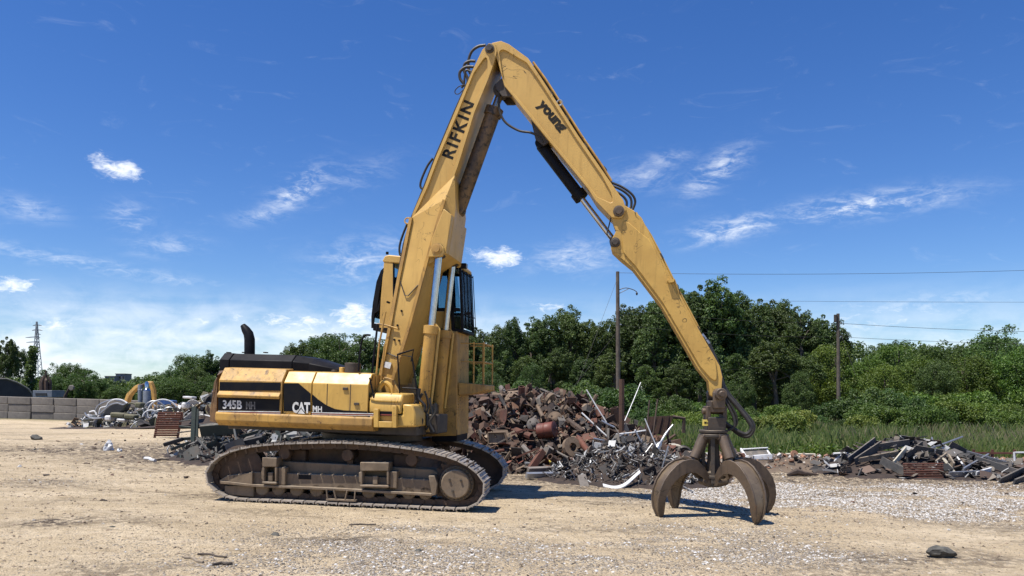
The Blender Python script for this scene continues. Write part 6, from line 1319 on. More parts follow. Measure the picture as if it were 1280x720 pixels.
# ------------------------------------------------------------------ mixed light metal heap with poles
MXc = on_ground(790, 603)
def mix_h(x, y): return .72 * np.exp(-(((x - 2.9) / 1.15) ** 2 + ((y - 19.6) / 1.3) ** 2)) + .45 * np.exp(-(((x - 2.4) / 1.3) ** 2 + ((y - 18.6) / .8) ** 2)) + .22 * np.exp(-(((x - 4.1) / 1.1) ** 2 + ((y - 20.0) / 1.2) ** 2))
def mixed_heap():
    rng = np.random.default_rng(33)
    mound('light_scrap_core', 0, 0, mix_h, .6, 6.0, 16.8, 22.6, .2, 'core under the light metal scrap, coloured dark for the shade between its pieces', 'scrap', 'core_shade', 12)
    P = surf_pts(mix_h, 2600, .8, 5.8, 17.0, 21.5, rng, .05, .07); S = .05 + .27 * rng.random(len(P)) ** 2.2
    scatter_stuff('light_scrap', 'mass of silver and black light scrap left of the grapple', 'scrap', P, S, PALE, rng, (.14, .64, .05, .15, .01, .01))
    rb = random.Random(8)
    for k in range(26):
        a = rb.uniform(745, 835); b = rb.uniform(552, 600); dx, dy = rb.uniform(-26, 26), rb.uniform(-34, 8); Y = 18.2 + (600 - b) / 45; mt = rb.choice(('galv', 'galv', 'alu_white', 'rust_grey', 'rust_dark'))
        rod(at(a, b, Y), at(a + dx, b + dy, Y + rb.uniform(-.2, .3)), rb.uniform(.010, .022), mt, 'thin_bar', 'thin ' + dict(galv='grey', alu_white='white', rust_grey='rusty grey', rust_dark='dark')[mt] + ' bar tangled in the light scrap left of the grapple', 'bar', 'thin ' + mt.replace('_', ' ') + ' bars in the light scrap')
    def pole(a, b, Y0, Y1, r, mat, lab, cat='pole', flat=None, nm='metal_pole'): rod(at(*a, Y0), at(*b, Y1), r, mat, nm, lab, cat, None, 8, flat)
    pole((733, 487), (758, 528), 19.8, 19.6, .017, 'alu_white', 'thin white pole leaning left out of the light scrap')
    pole((727, 516), (776, 561), 19.6, 19.3, .022, 'alu_white', 'long pale pole leaning from the rusty heap into the light scrap')
    pole((801, 478), (781, 526), 20.4, 20.0, .014, 'galv', 'thin grey pole leaning right above the light scrap')
    pole((812, 500), (806, 556), 20.6, 20.3, .020, 'rust_dark', 'left of the two thin dark upright rods behind the light scrap', 'rod')
    pole((822, 499), (815, 552), 20.7, 20.4, .020, 'rust_dark', 'right of the two thin dark upright rods behind the light scrap', 'rod')
    pole((770, 543), (807, 538), 19.3, 19.5, .020, 'alu_white', 'short white bar lying level across the light scrap', 'bar')
    pole((752, 526), (768, 534), 19.5, 19.5, .026, 'galv', 'short grey bar beside the stub post', 'bar')
    pole((760, 560), (792, 575), 19.0, 18.9, .03, 'galv', 'grey bar lying over the middle of the light scrap', 'bar')
    pole((755, 575), (749, 600), 18.9, 18.3, .022, 'alu_white', 'short white rod standing at the left foot of the light scrap', 'rod')
    pole((760, 536), (759, 592), 19.4, 18.9, .05, 'rust_grey', 'weathered upright grey post in the left of the light scrap', 'post', .05, 'weathered_post')
    pole((788, 556), (792, 588), 19.2, 18.9, .045, 'rust_grey', 'short weathered post in the middle of the light scrap', 'post', .06, 'weathered_post')
    pole((765, 552), (742, 548), 19.3, 19.2, .025, 'galv', 'grey bar pointing left in front of the stub post', 'bar')
    pole((775, 555), (788, 588), 19.0, 18.7, .018, 'alu_white', 'white bar slanting down right in the light scrap', 'bar')
    pole((800, 560), (782, 540), 19.3, 19.4, .02, 'galv', 'thin grey bar slanting up left in the light scrap', 'bar')
    m = MB(); m.tube(spline([at(*q) for q in ((841, 531, 19.6), (833, 541, 19.5), (824, 556, 19.3), (817, 568, 19.2), (811, 580, 19.0), (804, 592, 18.8))], 4), [.02] * 4 + [.03] * 4 + [.075] * 5 + [.06] * 4 + [.045] * 4, 10); thing(m, 'bent_duct', 'galv', 'long bent galvanised duct rising right out of the light scrap', 'duct')
    pole((777, 474), (777, 545), 21.0, 21.0, .075, 'rust_brown', 'rusty brown steel stub post just right of the near utility pole', 'post', None, 'stub_post')
    # white curled channel
    m = MB(); pts = spline([at(*q) for q in ((754, 606, 17.2), (768, 609, 17.1), (780, 606, 17.1), (790, 598, 17.3), (800, 589, 17.6))], 4)
    for i in range(len(pts) - 1):
        d = (pts[i + 1] - pts[i]).normalized(); s = Vector((0, 1, .25)).normalized(); u = d.cross(s); hw = .085
        m.hexa([pts[i] - s * hw, pts[i + 1] - s * hw, pts[i + 1] + s * hw, pts[i] + s * hw], [pts[i] - s * hw - u * .03, pts[i + 1] - s * hw - u * .03, pts[i + 1] + s * hw - u * .03, pts[i] + s * hw - u * .03])
    thing(m, 'white_channel', 'alu_white', 'curled white metal channel at the front of the light scrap', 'metal channel')
    for i, (q, mt, lab) in enumerate((([(722, 594), (732, 592), (737, 608), (726, 611)], 'rust_grey', 'weathered grey ribbed box at the front left of the light scrap'), ([(711, 605), (719, 600), (722, 605), (713, 612)], 'dark_board', 'dark broken board flat on the dirt left of the light scrap'))):
        Y = on_ground(q[2][0], q[2][1]).y; m = MB(); f = [at(a, b, Y + (q[2][1] - b) * .03) for a, b in q]; m.add(f + [v + Vector((0, .1, -.12)) for v in f], [(0, 1, 2, 3), (7, 6, 5, 4)] + [(k + 4, (k + 1) % 4 + 4, (k + 1) % 4, k) for k in range(4)]); thing(m, 'scrap_box', mt, lab, 'scrap', None, .01)
    rod(on_ground(876, 604) + Vector((0, 0, .1)), on_ground(906, 607) + Vector((0, 0, .1)), .055, 'alu_white', 'white_pipe', 'short white pipe on the ground behind the grapple', 'pipe', n=14)
    rod(on_ground(850, 607) + Vector((0, 0, .05)), on_ground(866, 615) + Vector((0, 0, .04)), .016, 'galv', 'thin_rod', 'thin pale rod lying on gravel behind the grapple', 'rod')
    # rusted panel with dark frame behind
    Y = 27; e = empty('rusted_panel', at(825, 545, Y), (0, 0, 0), 'rusted corrugated panel with bent black frame standing in the grass', 'panel'); L = e.location
    a, b, c, d = [at(*q, Y) - L for q in ((811, 521), (841, 519.5), (837, 545), (804, 540))]
    for i in range(7):
        t0, t1 = i / 7, (i + .93) / 7; m = MB(); q = [a.lerp(b, t0), a.lerp(b, t1), d.lerp(c, t1), d.lerp(c, t0)]; dy = Vector((0, .06, 0)); pr = Vector((0, -.03 * (i % 2), 0)); m.hexa([v + pr for v in q], [v + dy + pr for v in q]); m.build('panel_strip', 'rust_brown', e)
    m = MB(); m.tube([at(*q, Y) - L for q in ((841, 521), (855, 523), (854.5, 541))], .07, 6); m.build('bent_frame', 'rust_dark', e)
    # beige housing with a wheel
    Y = 22.5; c = at(836, 576, Y); e = empty('beige_housing', c, (0, 0, 0), 'beige plastic machine housing with black wheel behind the light scrap', 'machine'); k = Y / F
    m = MB(); m.prism([(-.32, 0), (-.36, .25), (-.28, .46), (.22, .50), (.36, .44), (.42, .20), (.42, 0)], -.25, .35); m.build('housing', 'beige_plastic', e, .04)
    m = MB(); m.lathe((.36, -.36, .22), (0, 1, 0), [(0, .06), (.02, .12), (0, .13), (-.02, .20), (.03, .25), (.13, .25), (.16, .2)], 24); m.build('wheel', 'rubber', e); m = MB(); m.lathe((.36, -.38, .22), (0, 1, 0), [(0, .03), (.0, .09), (.03, .1)], 14); m.build('rim', 'rust_grey', e)
mixed_heap()
# ------------------------------------------------------------------ rubble strip and board heap at the right
def ridge_h(x, y): return .38 * np.exp(-(((y - (23.6 + .10 * (x - 8))) / 1.0) ** 2)) * sst(3.6, 5.5, x) * sst(20, 15, x) * (.55 + .7 * fbm(x * .8, y * .8, 14, 3))
BH = [(8.6, 0), (9.2, .25), (9.9, .60), (10.7, .95), (11.4, 1.05), (12.1, .95), (12.8, .65), (13.6, .42), (14.6, .32), (16, .25), (17, 0)]
def board_h(x, y): return np.interp(x, [p[0] for p in BH], [p[1] for p in BH]) * np.exp(-((y - 22.6) / 1.15) ** 2)
def right_side():
    rng = np.random.default_rng(44)
    mound('rubble_ridge', 0, 0, ridge_h, 3, 20, 21, 26.6, .25, 'low brown earth and rubble ridge along the grass', 'rubble', 'earth', 5)
    P = surf_pts(ridge_h, 1300, 3.8, 18, 21.8, 25.2, rng, .02, .06); S = .05 + .20 * rng.random(len(P)) ** 2
    scatter_stuff('rubble', 'strip of mixed small rubble along the edge of the grass', 'rubble', P, S, [(.30, .20, .13), (.45, .40, .33), (.22, .10, .06), (.55, .52, .48), (.12, .09, .07), (.33, .17, .10), (.08, .07, .06)], rng, (.3, .12, .05, .05, .03, .45))
    # white bumper-like tray
    Y = 23.2; c = at(946, 576, Y); e = empty('bumper_tray', c, (R(-8), 0, R(6)), 'white car bumper with dark opening lying on the rubble right of the grapple', 'bumper')
    m = MB(); w_, h_ = .45, .36
    m.prism([(-w_, .02), (w_ * .93, .02), (w_, .16), (w_ * .9, .20), (-w_ * .9, .15), (-w_, .10)], -.16, -.06); m.prism([(-w_ * .9, .33), (w_ * .9, .38), (w_ * .95, .42), (-w_ * .85, .38)], .06, .2)
    for s in (-1, 1): m.hexa([(s * w_ * .95, -.15, .05), (s * w_ * .8, -.15, .05), (s * w_ * .8, .2, .30), (s * w_ * .95, .2, .30)], [(s * w_ * .95, -.12, .18), (s * w_ * .8, -.12, .18), (s * w_ * .8, .2, .41), (s * w_ * .95, .2, .41)])
    m.build('shell', 'alu_white', e, .02); m = MB(); m.hexa([(-w_ * .8, -.05, .08), (w_ * .8, -.05, .08), (w_ * .8, .18, .26), (-w_ * .8, .18, .26)], [(-w_ * .8, -.08, .16), (w_ * .8, -.08, .18), (w_ * .8, .12, .36), (-w_ * .8, .12, .33)]); m.build('grille', 'dark_board', e)
    mound('board_heap_core', 0, 0, lambda x, y: board_h(x, y) * .8, 8, 17.5, 19.6, 25.6, .25, 'core under the heap of boards, coloured dark for the shade between them', 'scrap', 'core_shade', 15)
    P = surf_pts(board_h, 800, 8.8, 16.8, 20.6, 24.4, rng, .03, .06); S = .12 + .4 * rng.random(len(P)) ** 1.7
    scatter_stuff('board_scrap', 'smaller splintered boards and sheet scraps covering the right heap', 'scrap', P, S, [(.06, .06, .06), (.09, .085, .08), (.16, .14, .115), (.36, .36, .35), (.04, .04, .04), (.045, .045, .045), (.12, .08, .06)], rng, (.52, .40, .0, .06, .0, .02), lay=.45)
    B = [((1058, 577), (1092, 552), .24, 'dark_board', 'wide dark board leaning up the left flank of the right board heap'), ((1066, 578), (1100, 556), .22, 'dark_board', 'second dark board leaning up the left flank of the right board heap'),
         ((1066, 577), (1120, 567), .14, 'wood_grey', 'long weathered plank along the foot of the right board heap'), ((1114, 580), (1130, 562), .14, 'beige_plastic', 'pale plank standing aslant left of the red brown slatted panel'),
         ((1092, 560), (1134, 554), .20, 'dark_board', 'dark board lying level on the crest of the right board heap'), ((1122, 548), (1168, 556), .16, 'dark_board', 'topmost dark board on the crest of the right board heap'),
         ((1160, 561), (1200, 547), .05, 'galv', 'thin grey pole jutting up right from the right board heap'), ((1161, 549), (1166, 566), .10, 'galv', 'curved grey sheet strip on top of the right board heap'),
         ((1174, 559), (1189, 583), .16, 'wood_grey', 'weathered board sloping down right of the slatted panel'), ((1190, 568), (1202, 583), .16, 'alu_white', 'pale blue white board standing right of the slatted panel'),
         ((1166, 578), (1180, 568), .07, 'wood_grey', 'short plank leaning over the slatted panel'), ((1176, 574), (1192, 594), .09, 'beige_plastic', 'cream board sloping to the ground right of the slatted panel'),
         ((1200, 588), (1232, 570), .12, 'galv', 'bent pale strip curving up in the right part of the board heap'), ((1204, 568), (1262, 584), .20, 'galv', 'long grey roofing strip sloping down to the right'), ((1214, 574), (1270, 592), .18, 'dark_board', 'dark roofing strip below the grey roofing strip'),
         ((1182, 594), (1226, 592), .16, 'galv', 'flat grey strip on the ground right of the slatted panel'), ((1216, 593), (1235, 588), .14, 'alu_white', 'white slab lying low in the right part of the board heap'),
         ((1244, 604), (1282, 586), .26, 'dark_board', 'wide dark panel lying at the front right corner of the board heap'), ((1262, 605), (1296, 592), .24, 'dark_board', 'dark panel at the right edge of the picture'), ((1098, 576), (1128, 591), .22, 'dark_board', 'dark board sloping down right in front of the left flank'),
         ((1184, 556), (1218, 574), .20, 'dark_board', 'dark board sloping down the right flank of the board heap'), ((1130, 570), (1150, 556), .18, 'dark_board', 'short dark board above the slatted panel'), ((1140, 560), (1175, 566), .14, 'dark_board', 'charcoal board lying across the middle of the board heap')]
    for i, (a, b, wd, mt, lab) in enumerate(B):
        p, q = hit(*a, board_h, 15, 23.0), hit(*b, board_h, 15, 23.0); p = p + Vector((0, -.15, .03)); q = q + Vector((0, -.12, .03)); rod(p, q, .02 if wd > .06 else .03, mt, 'board' if mt != 'galv' else 'metal_strip', lab, 'board' if mt != 'galv' else 'metal strip', None, flat=wd if wd > .06 else None)
    # red-brown slatted panel
    Y = 20.9; e = empty('slatted_panel', at(1154, 598, Y), (0, 0, 0), 'red brown slatted steel panel leaning at the front of the right board heap', 'panel'); L = e.location
    for i in range(7):
        y = 580 + i * 2.9; m = MB(); p, q = at(1129 + i * .2, y, Y - i * .04) - L, at(1179, y - .5, Y - i * .04) - L; m.box((p + q) / 2, ((q - p).length, .05, .035), Matrix.Rotation(R(-.6), 3, 'Y')); m.build('slat', 'rust_red', e, .004)
    for px in (1130, 1154, 1177): m = MB(); p, q = at(px, 579, Y + .04) - L, at(px + 1, 599, Y - .24) - L; m.tube([p, q], .022, 6); m.build('upright', 'rust_dark', e)
    # small things along the foot
    c = on_ground(1056, 591); m = MB(); m.box((0, 0, .12), (.34, .3, .24)); o = m.build('concrete_lump', 'beige_plastic', None, .03, loc=c); tag(o, 'square tan concrete lump left of the right board heap', 'concrete')
    e = empty('wooden_pallet', on_ground(1097, 593), (0, 0, R(4)), 'small broken wooden pallet in front of the right board heap', 'pallet')
    for k in range(5): m = MB(); m.box((-.3 + .15 * k, 0, .16), (.10, .5, .02)); m.build('plank', 'wood_grey', e)
    for y in (-.2, .2): m = MB(); m.box((0, y, .07), (.72, .07, .14)); m.build('runner', 'wood_grey', e)
    e = empty('rusty_gate', at(1243, 582, 23.4), (0, 0, R(-4)), 'rusty steel frame standing behind the right board heap', 'frame')
    for z in (.12, .38): m = MB(); m.box((0, 0, z), (1.25, .05, .06)); m.build('rail', 'rust_red', e)
    for x in (-.6, -.05, .6): m = MB(); m.box((x, .02, .24), (.06, .06, .5)); m.build('upright', 'rust_red', e)
    e = empty('tubular_stand', on_ground(1277, 592), (0, 0, R(5)), 'white tubular frame at the right edge beside the board heap', 'frame')
    for x in (-.2, .25): m = MB(); m.tube([(x, 0, 0), (x, .05, .62)], .03, 8); m.build('leg', 'alu_white', e)
    for z in (.25, .6): m = MB(); m.tube([(-.2, .03, z), (.25, .03, z)], .03, 8); m.build('rail', 'alu_white', e)
    c = on_ground(1272, 592); m = MB(); m.lathe((c.x - .1, c.y - .1, c.z + .05), (.2, .1, 1), [(0, .12), (.05, .15), (.14, .12), (.16, .02)], 12); thing(m, 'yellow_lump', 'label_yellow', 'yellow plastic piece by the white frame at the right edge', 'plastic piece')
    m = MB(); p = at(1050, 573, 23.0); m.tube(spline([p + Vector(v) for v in ((-.15, 0, -.15), (-.05, 0, .05), (.12, .05, .10), (.25, .05, .02))], 4), .06, 8); m.tube([p + Vector((-.2, 0, .14)), p + Vector((.22, 0, .16))], .035, 8); thing(m, 'white_fixture', 'alu_white', 'broken white fixture lying left of the right board heap', 'fixture')
    c = on_ground(1002, 595); m = MB(); rg = np.random.default_rng(3)
    m.tube([c + Vector(v) for v in ((-.4, 0, .04), (-.15, 0, .12), (.1, .02, .07), (.45, 0, .05))], [.03, .10, .06, .02], 7); thing(m, 'dark_scrap_strip', 'rust_dark', 'dark crumpled strip lying in front of the rubble', 'scrap')
    rod(on_ground(985, 584) + Vector((0, .2, .35)), on_ground(1022, 584) + Vector((0, .2, .33)), .04, 'beige_plastic', 'pale_plank', 'pale plank lying level on the rubble strip', 'plank', flat=.12)
    # dark stone in the foreground
    rngs = np.random.default_rng(8); c = on_ground(1176, 697); bm = bmesh.new(); bmesh.ops.create_icosphere(bm, subdivisions=3, radius=1)
    for v in bm.verts:
        n = fbm(np.array([v.co.x * 1.6 + 5]), np.array([v.co.y * 1.6 + v.co.z * 2.1]), 4, 4)[0]; k = .7 + .62 * n; v.co = Vector((v.co.x * .185 * k, v.co.y * .13 * k, max(-.05, v.co.z * .085 * k + (.02 if v.co.x < 0 else 0)) + .05))
    me = bpy.data.meshes.new('stone'); bm.to_mesh(me); bm.free(); me.materials.append(MATS['stone_dark']); o = link_copy(me, 'stone', c); tag(o, 'dark lumpy stone alone on the dirt at the lower right', 'stone')
right_side()
# ------------------------------------------------------------------ scrap left of and behind the machine
def leftA_h(x, y): return (1.15 * np.exp(-(((x + 20.2) / 2.6) ** 2 + ((y - 47) / 2.0) ** 2)) + .8 * np.exp(-(((x + 24.2) / 2.3) ** 2 + ((y - 47.5) / 1.6) ** 2)) + 2.0 * np.exp(-(((x + 15.0) / 3.0) ** 2 + ((y - 42) / 2.4) ** 2)))
def leftB_h(x, y): return .9 * np.exp(-(((x + 5.9) / 2.3) ** 4 + ((y - 22.0) / 1.6) ** 2)) + .45 * np.exp(-(((x + 8.4) / 1.0) ** 2 + ((y - 22.6) / 1.3) ** 2))
def left_side():
    rng = np.random.default_rng(55)
    mound('cable_heap_core', 0, 0, leftA_h, -28, -10, 38.6, 51, .4, 'core under the far left scrap heap, coloured dark for the shade between its pieces', 'scrap', 'core_shade', 25)
    P = surf_pts(leftA_h, 2200, -27, -11, 39.5, 48.5, rng, .08, .1); S = .14 + .6 * rng.random(len(P)) ** 1.9
    scatter_stuff('far_scrap', 'mass of pale and dark mixed scrap in the far left heap', 'scrap', P, S, [(.55, .55, .53), (.38, .37, .34), (.10, .10, .09), (.20, .18, .12), (.06, .06, .06), (.16, .15, .08), (.30, .20, .12), (.65, .64, .62), (.12, .14, .15)], rng, (.36, .28, .08, .08, .04, .16))
    Y0 = 45.0
    # loops of thick cable
    loops = (([(119, 516), (122, 508), (130, 503), (140, 500), (150, 501), (158, 503), (154, 506), (146, 504), (137, 507), (130, 513), (124, 518)], 'galv', 'outer pale cable loop at the left end of the far scrap heap'),
             ([(124, 517), (126, 510), (133, 508), (136, 503), (143, 499.5), (152, 500), (159, 504)], 'alu_white', 'inner white cable loop at the left end of the far scrap heap'), ([(106, 516), (109, 520), (116, 523), (127, 522.5), (136, 521)], 'galv', 'pale cable lying on the ground at the left end of the far scrap heap'),
             ([(154, 513), (157, 507), (164, 504), (170, 506), (174, 510)], 'olive_cloth', 'olive hose arching in the middle of the far scrap heap'), ([(112, 515), (118, 514), (121, 519)], 'alu_white', 'short white cable end at the far left of the scrap'))
    for pl, mt, lab in loops: m = MB(); m.tube(spline([at(a, b, Y0 - .02 * i) for i, (a, b) in enumerate(pl)], 5), .052, 8); thing(m, 'cable_loop', mt, lab, 'cable')
    m = MB(); c = [at(a, b, 46.2) for a, b in ((127, 520), (131, 511), (140, 503.5), (152, 502), (158, 506), (154, 514), (146, 520))]; k = len(c); m.add(c + [v + Vector((0, .7, .0)) for v in c], [tuple(range(k))[::-1], tuple(range(k, 2 * k))] + [(i, (i + 1) % k, (i + 1) % k + k, i + k) for i in range(k)]); thing(m, 'dark_tarpaulin', 'membrane', 'dark rounded sheet inside the cable loops', 'sheet', None, .1)
    # rings standing against the heap
    for (px, py, rx, mt, lab, dy) in ((203.5, 516, 17, 'alu_white', 'largest white ring standing in the far scrap heap', 0), (189, 522, 9.5, 'alu_white', 'white ring low at the left of the largest ring', -.3), (201, 521, 9, 'galv', 'grey ring in front of the largest ring', -.5), (212, 517, 8, 'galv', 'small grey ring at the right inside the largest ring', -.2), (193, 513, 12, 'galv', 'thin grey ring overlapping the left of the largest ring', .1)):
        Y = 43.6 + dy; c = at(px, py, Y); r = rx / F * Y; m = MB(); m.tube([c + Vector((r * math.cos(a), .25 * r * math.cos(a), r * math.sin(a) * .98)) for a in np.linspace(0, 2 * math.pi, 33)[:-1]], .042, 7, True); thing(m, 'metal_ring', mt, lab, 'ring')
    # tanks behind
    for (a, b, t0, b0, mt, lab, cap) in ((172.5, 178, 482, 504, 'tank_blue', 'slim blue grey cylinder behind the far scrap heap', False), (179, 188, 489, 505, 'tank_blue', 'stout blue grey tank with domed silver top behind the far scrap heap', True)):
        Y = 49.5; p, q = at(a, b0, Y), at(b, t0, Y); x = (p.x + q.x) / 2; r = (q.x - p.x) / 2; e = empty('steel_tank', (x, Y, p.z - 1.0), (0, 0, 0), lab, 'tank'); h = q.z - p.z + 1.0
        m = MB(); m.lathe((0, 0, 0), (0, 0, 1), [(0, r), (h, r), (h + .05, r * .9)], 20); m.build('shell', mt, e)
        if cap: m = MB(); m.lathe((0, 0, h + .04), (0, 0, 1), [(0, r * .95), (.12, r * .7), (.15, r * .55), (.42, r * .55), (.55, r * .4), (.6, r * .1)], 18); m.build('domed_top', 'chrome', e)
        else:
            for z in (.4, h - .3): m = MB(); m.lathe((0, 0, z), (0, 0, 1), [(0, r * 1.04), (.08, r * 1.04)], 20); m.build('band', 'galv', e)
    # small yellow machine arm behind
    Y = 55; e = empty('yellow_digger_arm', at(178, 506, Y) - Vector((0, 0, 1.0)), (0, 0, 0), 'distant yellow excavator arm arching behind the blue grey tanks', 'excavator'); L = e.location
    q = [at(*v, Y) - L for v in ((159, 503), (162, 494), (170, 485), (175, 482))]; m = MB(); m.tube([q[0] - Vector((.1, 0, 1))] + q, [.2, .24, .24, .2, .16], 6); m.build('boom', 'yellow_shabby_or_shaded', e, 0, 20)
    q = [at(*v, Y) - L for v in ((185, 478.5), (189, 479), (192, 488), (193, 501))]; m = MB(); m.tube(q + [q[-1] - Vector((0, 0, 1.2))], [.12, .2, .2, .17, .15], 6); m.build('stick', 'yellow_shabby_or_shaded', e, 0, 20)
    q = [at(*v, Y) - L for v in ((175, 482), (187, 479))]; m = MB(); m.tube(q, [.10, .10], 6); m.build('upper_arm', 'rust_dark', e)
    for a, b, c_, d, mt, lab in ((197, 500, 216, 506, 'blue_sheet', 'bright blue sheet behind the rings'), (168, 503, 176, 510, 'olive_cloth', 'olive bundle in the middle of the far scrap heap'), (137, 516, 155, 522, 'olive_cloth', 'flat olive bundle at the foot of the far scrap heap'), (154, 518, 168, 524, 'olive_cloth', 'yellowish olive box at the foot of the far scrap heap'), (130, 519.5, 138, 526, 'alu_white', 'white sack at the foot of the cable loops'), (145, 523, 156, 527, 'alu_white', 'flat white sack lying in front of the far scrap heap'), (226, 503, 232, 511, 'alu_white', 'round white container on the far scrap left of the counterweight'), (228, 495.5, 240, 498.2, 'alu_white', 'white sheet on the crest of the scrap left of the counterweight')):
        Y = 47 if b < 512 and a > 190 and a < 220 else (43.2 if a < 220 else 38.6); p, q = at(a, c_ * 0 + d, Y), at(c_, b, Y); m = MB(); m.box(((p.x + q.x) / 2, Y + .3, (p.z + q.z) / 2), (q.x - p.x, .6, q.z - p.z), Matrix.Rotation(.08, 3, 'Y')); thing(m, 'sack' if 'sack' in lab else 'bundle' if 'bundle' in lab else 'sheet' if 'sheet' in lab else 'container', mt, lab, 'sack' if 'sack' in lab else 'bundle' if 'bundle' in lab else 'sheet' if 'sheet' in lab else 'container', None, .03 if 'sheet' in lab else .08)
    # red-brown slatted panel standing on the dirt
    b = on_ground(209, 548); Y = b.y; e = empty('slatted_panel', b, (0, 0, 0), 'red brown slatted panel standing upright left of the counterweight', 'panel'); k = Y / F
    W = 29 * k; Hh = 32 * k
    for i in range(11): m = MB(); m.box((.012 * i - .06, .012 * i, .06 + Hh * (i + .5) / 11.5), (W, .05, Hh / 11 * .72), Matrix.Rotation(R(18), 3, 'X')); m.build('slat', 'rust_red', e, .005)
    for s in (-1, 1): m = MB(); m.hexa([(s * W / 2 - .03 - .06, .0, 0), (s * W / 2 + .03 - .06, .0, 0), (s * W / 2 + .03 - .06, .08, 0), (s * W / 2 - .03 - .06, .08, 0)], [(s * W / 2 - .03 + .06, .13, Hh), (s * W / 2 + .03 + .06, .13, Hh), (s * W / 2 + .03 + .06, .21, Hh), (s * W / 2 - .03 + .06, .21, Hh)]); m.build('side_rail', 'rust_red', e)
    # heap of dark green frames behind the tail of the machine
    mound('frame_heap_core', 0, 0, leftB_h, -11.6, -2.4, 18.8, 26, .25, 'core under the heap of frames, coloured dark for the shade between them', 'scrap', 'core_shade', 35)
    P = surf_pts(leftB_h, 1800, -11, -2.6, 19.5, 24, rng, .06, .06); S = .07 + .5 * rng.random(len(P)) ** 2.3
    scatter_stuff('frame_scrap', 'tangle of small dark scrap behind the tail of the machine', 'scrap', P, S, [(.04, .055, .05), (.03, .035, .035), (.10, .10, .09), (.05, .05, .045), (.22, .21, .19), (.12, .08, .06), (.4, .4, .38)], rng, (.20, .50, .06, .20, .01, .03))
    B = [((243, 508), (241, 552), 'green_frame', .11, 'dark green upright beam left of the counterweight'), ((247, 511), (246, 546), 'green_frame', .06, 'thin dark upright just right of the dark green upright beam'), ((247.6, 529), (265.7, 546), 'grey_frame', .06, 'pale brace sloping down right under the counterweight'), ((245.5, 547), (259.4, 562), 'grey_frame', .05, 'lower pale brace sloping down right under the counterweight'), ((290, 531), (279, 550), 'grey_frame', .05, 'pale brace sloping down left under the counterweight'),
         ((268.5, 557), (291, 549), 'grey_frame', .05, 'pale bar sloping up right behind the rear of the near track'), ((268, 563), (331, 549), 'membrane', .20, 'thick black beam lying behind the rear of the near track'), ((329, 533), (319, 548), 'grey_frame', .05, 'pale brace beside the small grey plate'), ((224, 527), (243, 524), 'grey_frame', .03, 'upper thin pale rail right of the slatted panel'), ((224, 533), (243, 535), 'green_frame', .05, 'second thin rail right of the slatted panel'),
         ((222, 541), (244, 538), 'grey_frame', .03, 'third thin rail right of the slatted panel'), ((225, 549), (248, 547), 'green_frame', .08, 'lowest dark green rail right of the slatted panel'), ((252, 538), (300, 534), 'green_frame', .30, 'wide dark green plate under the counterweight'), ((262, 546), (276, 547), 'grey_frame', .07, 'short pale crossbar under the counterweight'), ((292, 532), (296, 552), 'grey_frame', .05, 'pale upright under the engine panel'),
         ((256, 562), (262, 553), 'green_frame', .06, 'short dark upright at the foot of the frame heap'), ((300, 546), (330, 537), 'green_frame', .08, 'dark rail under the engine panel'), ((340, 548), (366, 538), 'grey_frame', .05, 'pale rail under the black engine panel'), ((375, 536), (390, 549), 'grey_frame', .12, 'pale flat bar behind the track under the logo panel'), ((345, 536), (352, 550), 'green_frame', .09, 'dark upright behind the top of the near track'), ((400, 537), (420, 548), 'galv', .05, 'silvery bar behind the track under the swoosh panel'),
         ((205, 556), (228, 549), 'membrane', .10, 'black bar lying left of the frame heap'), ((214, 562), (236, 553), 'green_frame', .07, 'dark green bar lying at the left foot of the frame heap'), ((308, 552), (320, 549), 'rust_grey', .22, 'small grey plate behind the top of the near track')]
    for a, b_, mt, wd, lab in B:
        p, q = hit(*a, leftB_h, 15, 21.2), hit(*b_, leftB_h, 15, 21.2); Y = min(p.y, q.y, 21.2) - .1; rod(at(*a, Y + .05), at(*b_, Y), wd * .35, mt, 'frame_bar' if wd < .15 else 'steel_plate', lab, 'bar' if wd < .15 else 'steel plate', None, flat=wd)
    # bits strewn over the yard
    n = 420; t = rng.random(n); y = 12 + 22 * rng.random(n); x = np.where(t < .55, -14 + 9 * rng.random(n) - (y - 14) * .15, -1 + 14 * rng.random(n)); k = np.where(x < 0, (y > 15), (y > 15) & (y < 21)); x, y = x[k], y[k]
    P = np.stack([x, y, gz(x, y) + .01], 1); S = .03 + .13 * rng.random(len(x)) ** 2.2
    scatter_stuff('strewn_bits', 'tiny bits of scrap strewn over the dirt yard', 'scrap', P, S, [(.10, .07, .05), (.06, .05, .04), (.2, .15, .1), (.5, .48, .44), (.12, .06, .04)], rng, (.3, .25, .02, .05, .02, .36), lay=.4)
    n = 260; y = 7 + 8 * rng.random(n); x = (rng.random(n) - .5) * 1.4 * y; P = np.stack([x, y, gz(x, y) + .004], 1); S = .012 + .05 * rng.random(n) ** 2.5
    scatter_stuff('strewn_clods', 'small clods and chips lying on the near dirt', 'clods', P, S, [(.12, .09, .06), (.07, .055, .04), (.26, .2, .14), (.4, .36, .3)], rng, (.2, .08, 0, .02, 0, .7), lay=.3)
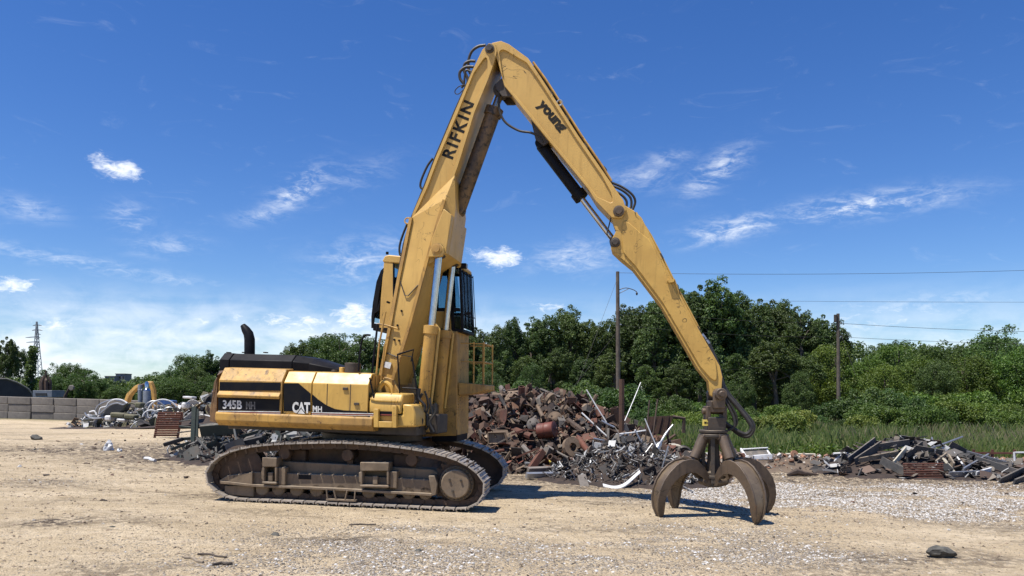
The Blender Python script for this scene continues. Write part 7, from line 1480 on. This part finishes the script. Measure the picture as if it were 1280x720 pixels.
    for px, py, s, mt, lab in ((137, 557, .22, 'alu_white', 'upper of the two white lumps of litter on the dirt at the left'), (134.5, 563, .26, 'alu_white', 'lower of the two white lumps of litter on the dirt at the left'), (149, 564, .14, 'alu_white', 'small white scrap right of the white lumps of litter')):
        c = on_ground(px, py); m = MB(); m.lathe((c.x, c.y, c.z - .02), (.1, 0, 1), [(0, s * .3), (s * .25, s * .5), (s * .6, s * .42), (s * .75, s * .12)], 9); rg = np.random.default_rng(int(px)); m.v = [tuple(np.array(v) + (rg.random(3) - .5) * s * .42) for v in m.v]; thing(m, 'litter', mt, lab, 'litter')
    for a, b_, r, mt, lab in (((181, 574), (194, 576), .04, 'alu_white', 'white strip lying on dark dirt left of the machine'), ((195, 575), (211, 574), .03, 'wood_grey', 'pale stick lying on dark dirt left of the machine'), ((231, 697.5), (254, 702.5), .018, 'wood_grey', 'dark forked stick on the dirt at the lower left'), ((247, 693), (284, 695), .013, 'bark', 'long thin twig on the dirt at the lower left'), ((266, 705), (290, 702.5), .016, 'bark', 'short twig beside the forked stick'), ((125.5, 626), (134, 626.2), .014, 'bark', 'short dark chip on the dirt at the left'), ((436, 655), (470, 656), .012, 'bark', 'thin twig on the dirt in front of the near track')):
        p, q = on_ground(*a), on_ground(*b_); p.z += r * .7; q.z += r * .7; m = MB(); m.tube(spline([p, p.lerp(q, .4) + Vector((0, .03, r * .4)), p.lerp(q, .7) + Vector((0, -.02, 0)), q], 3), r, 7); thing(m, 'stick' if 'stick' in lab or 'twig' in lab else 'strip', mt, lab, 'stick' if 'stick' in lab or 'twig' in lab else 'strip')
    for px, py, s, lab in ((344, 667, .10, 'dark clod on the dirt in front of the near track'), (141, 661, .07, 'small dark stone at the lower left'), (523, 690, .09, 'dark lump among the gravel at the lower middle'), (45, 549, .35, 'dark clod near the block wall at the far left'), (1222, 643, .10, 'dark lump on the white gravel at the right')):
        c = on_ground(px, py); m = MB(); rg = np.random.default_rng(int(px)); m.lathe((c.x, c.y, c.z - .02), (.25, .1, 1), [(0, s * .5), (s * .2, s * .62), (s * .45, s * .4), (s * .55, s * .1)], 8); m.v = [tuple(np.array(v) + (rg.random(3) - .5) * s * .2) for v in m.v]; thing(m, 'clod', 'stone_dark', lab, 'clod')
left_side()
try:
    cy = scn.cycles; cy.max_bounces = 5; cy.diffuse_bounces = 1; cy.glossy_bounces = 3; cy.transmission_bounces = 4; cy.transparent_max_bounces = 8; cy.caustics_reflective = False; cy.caustics_refractive = False
except Exception: pass
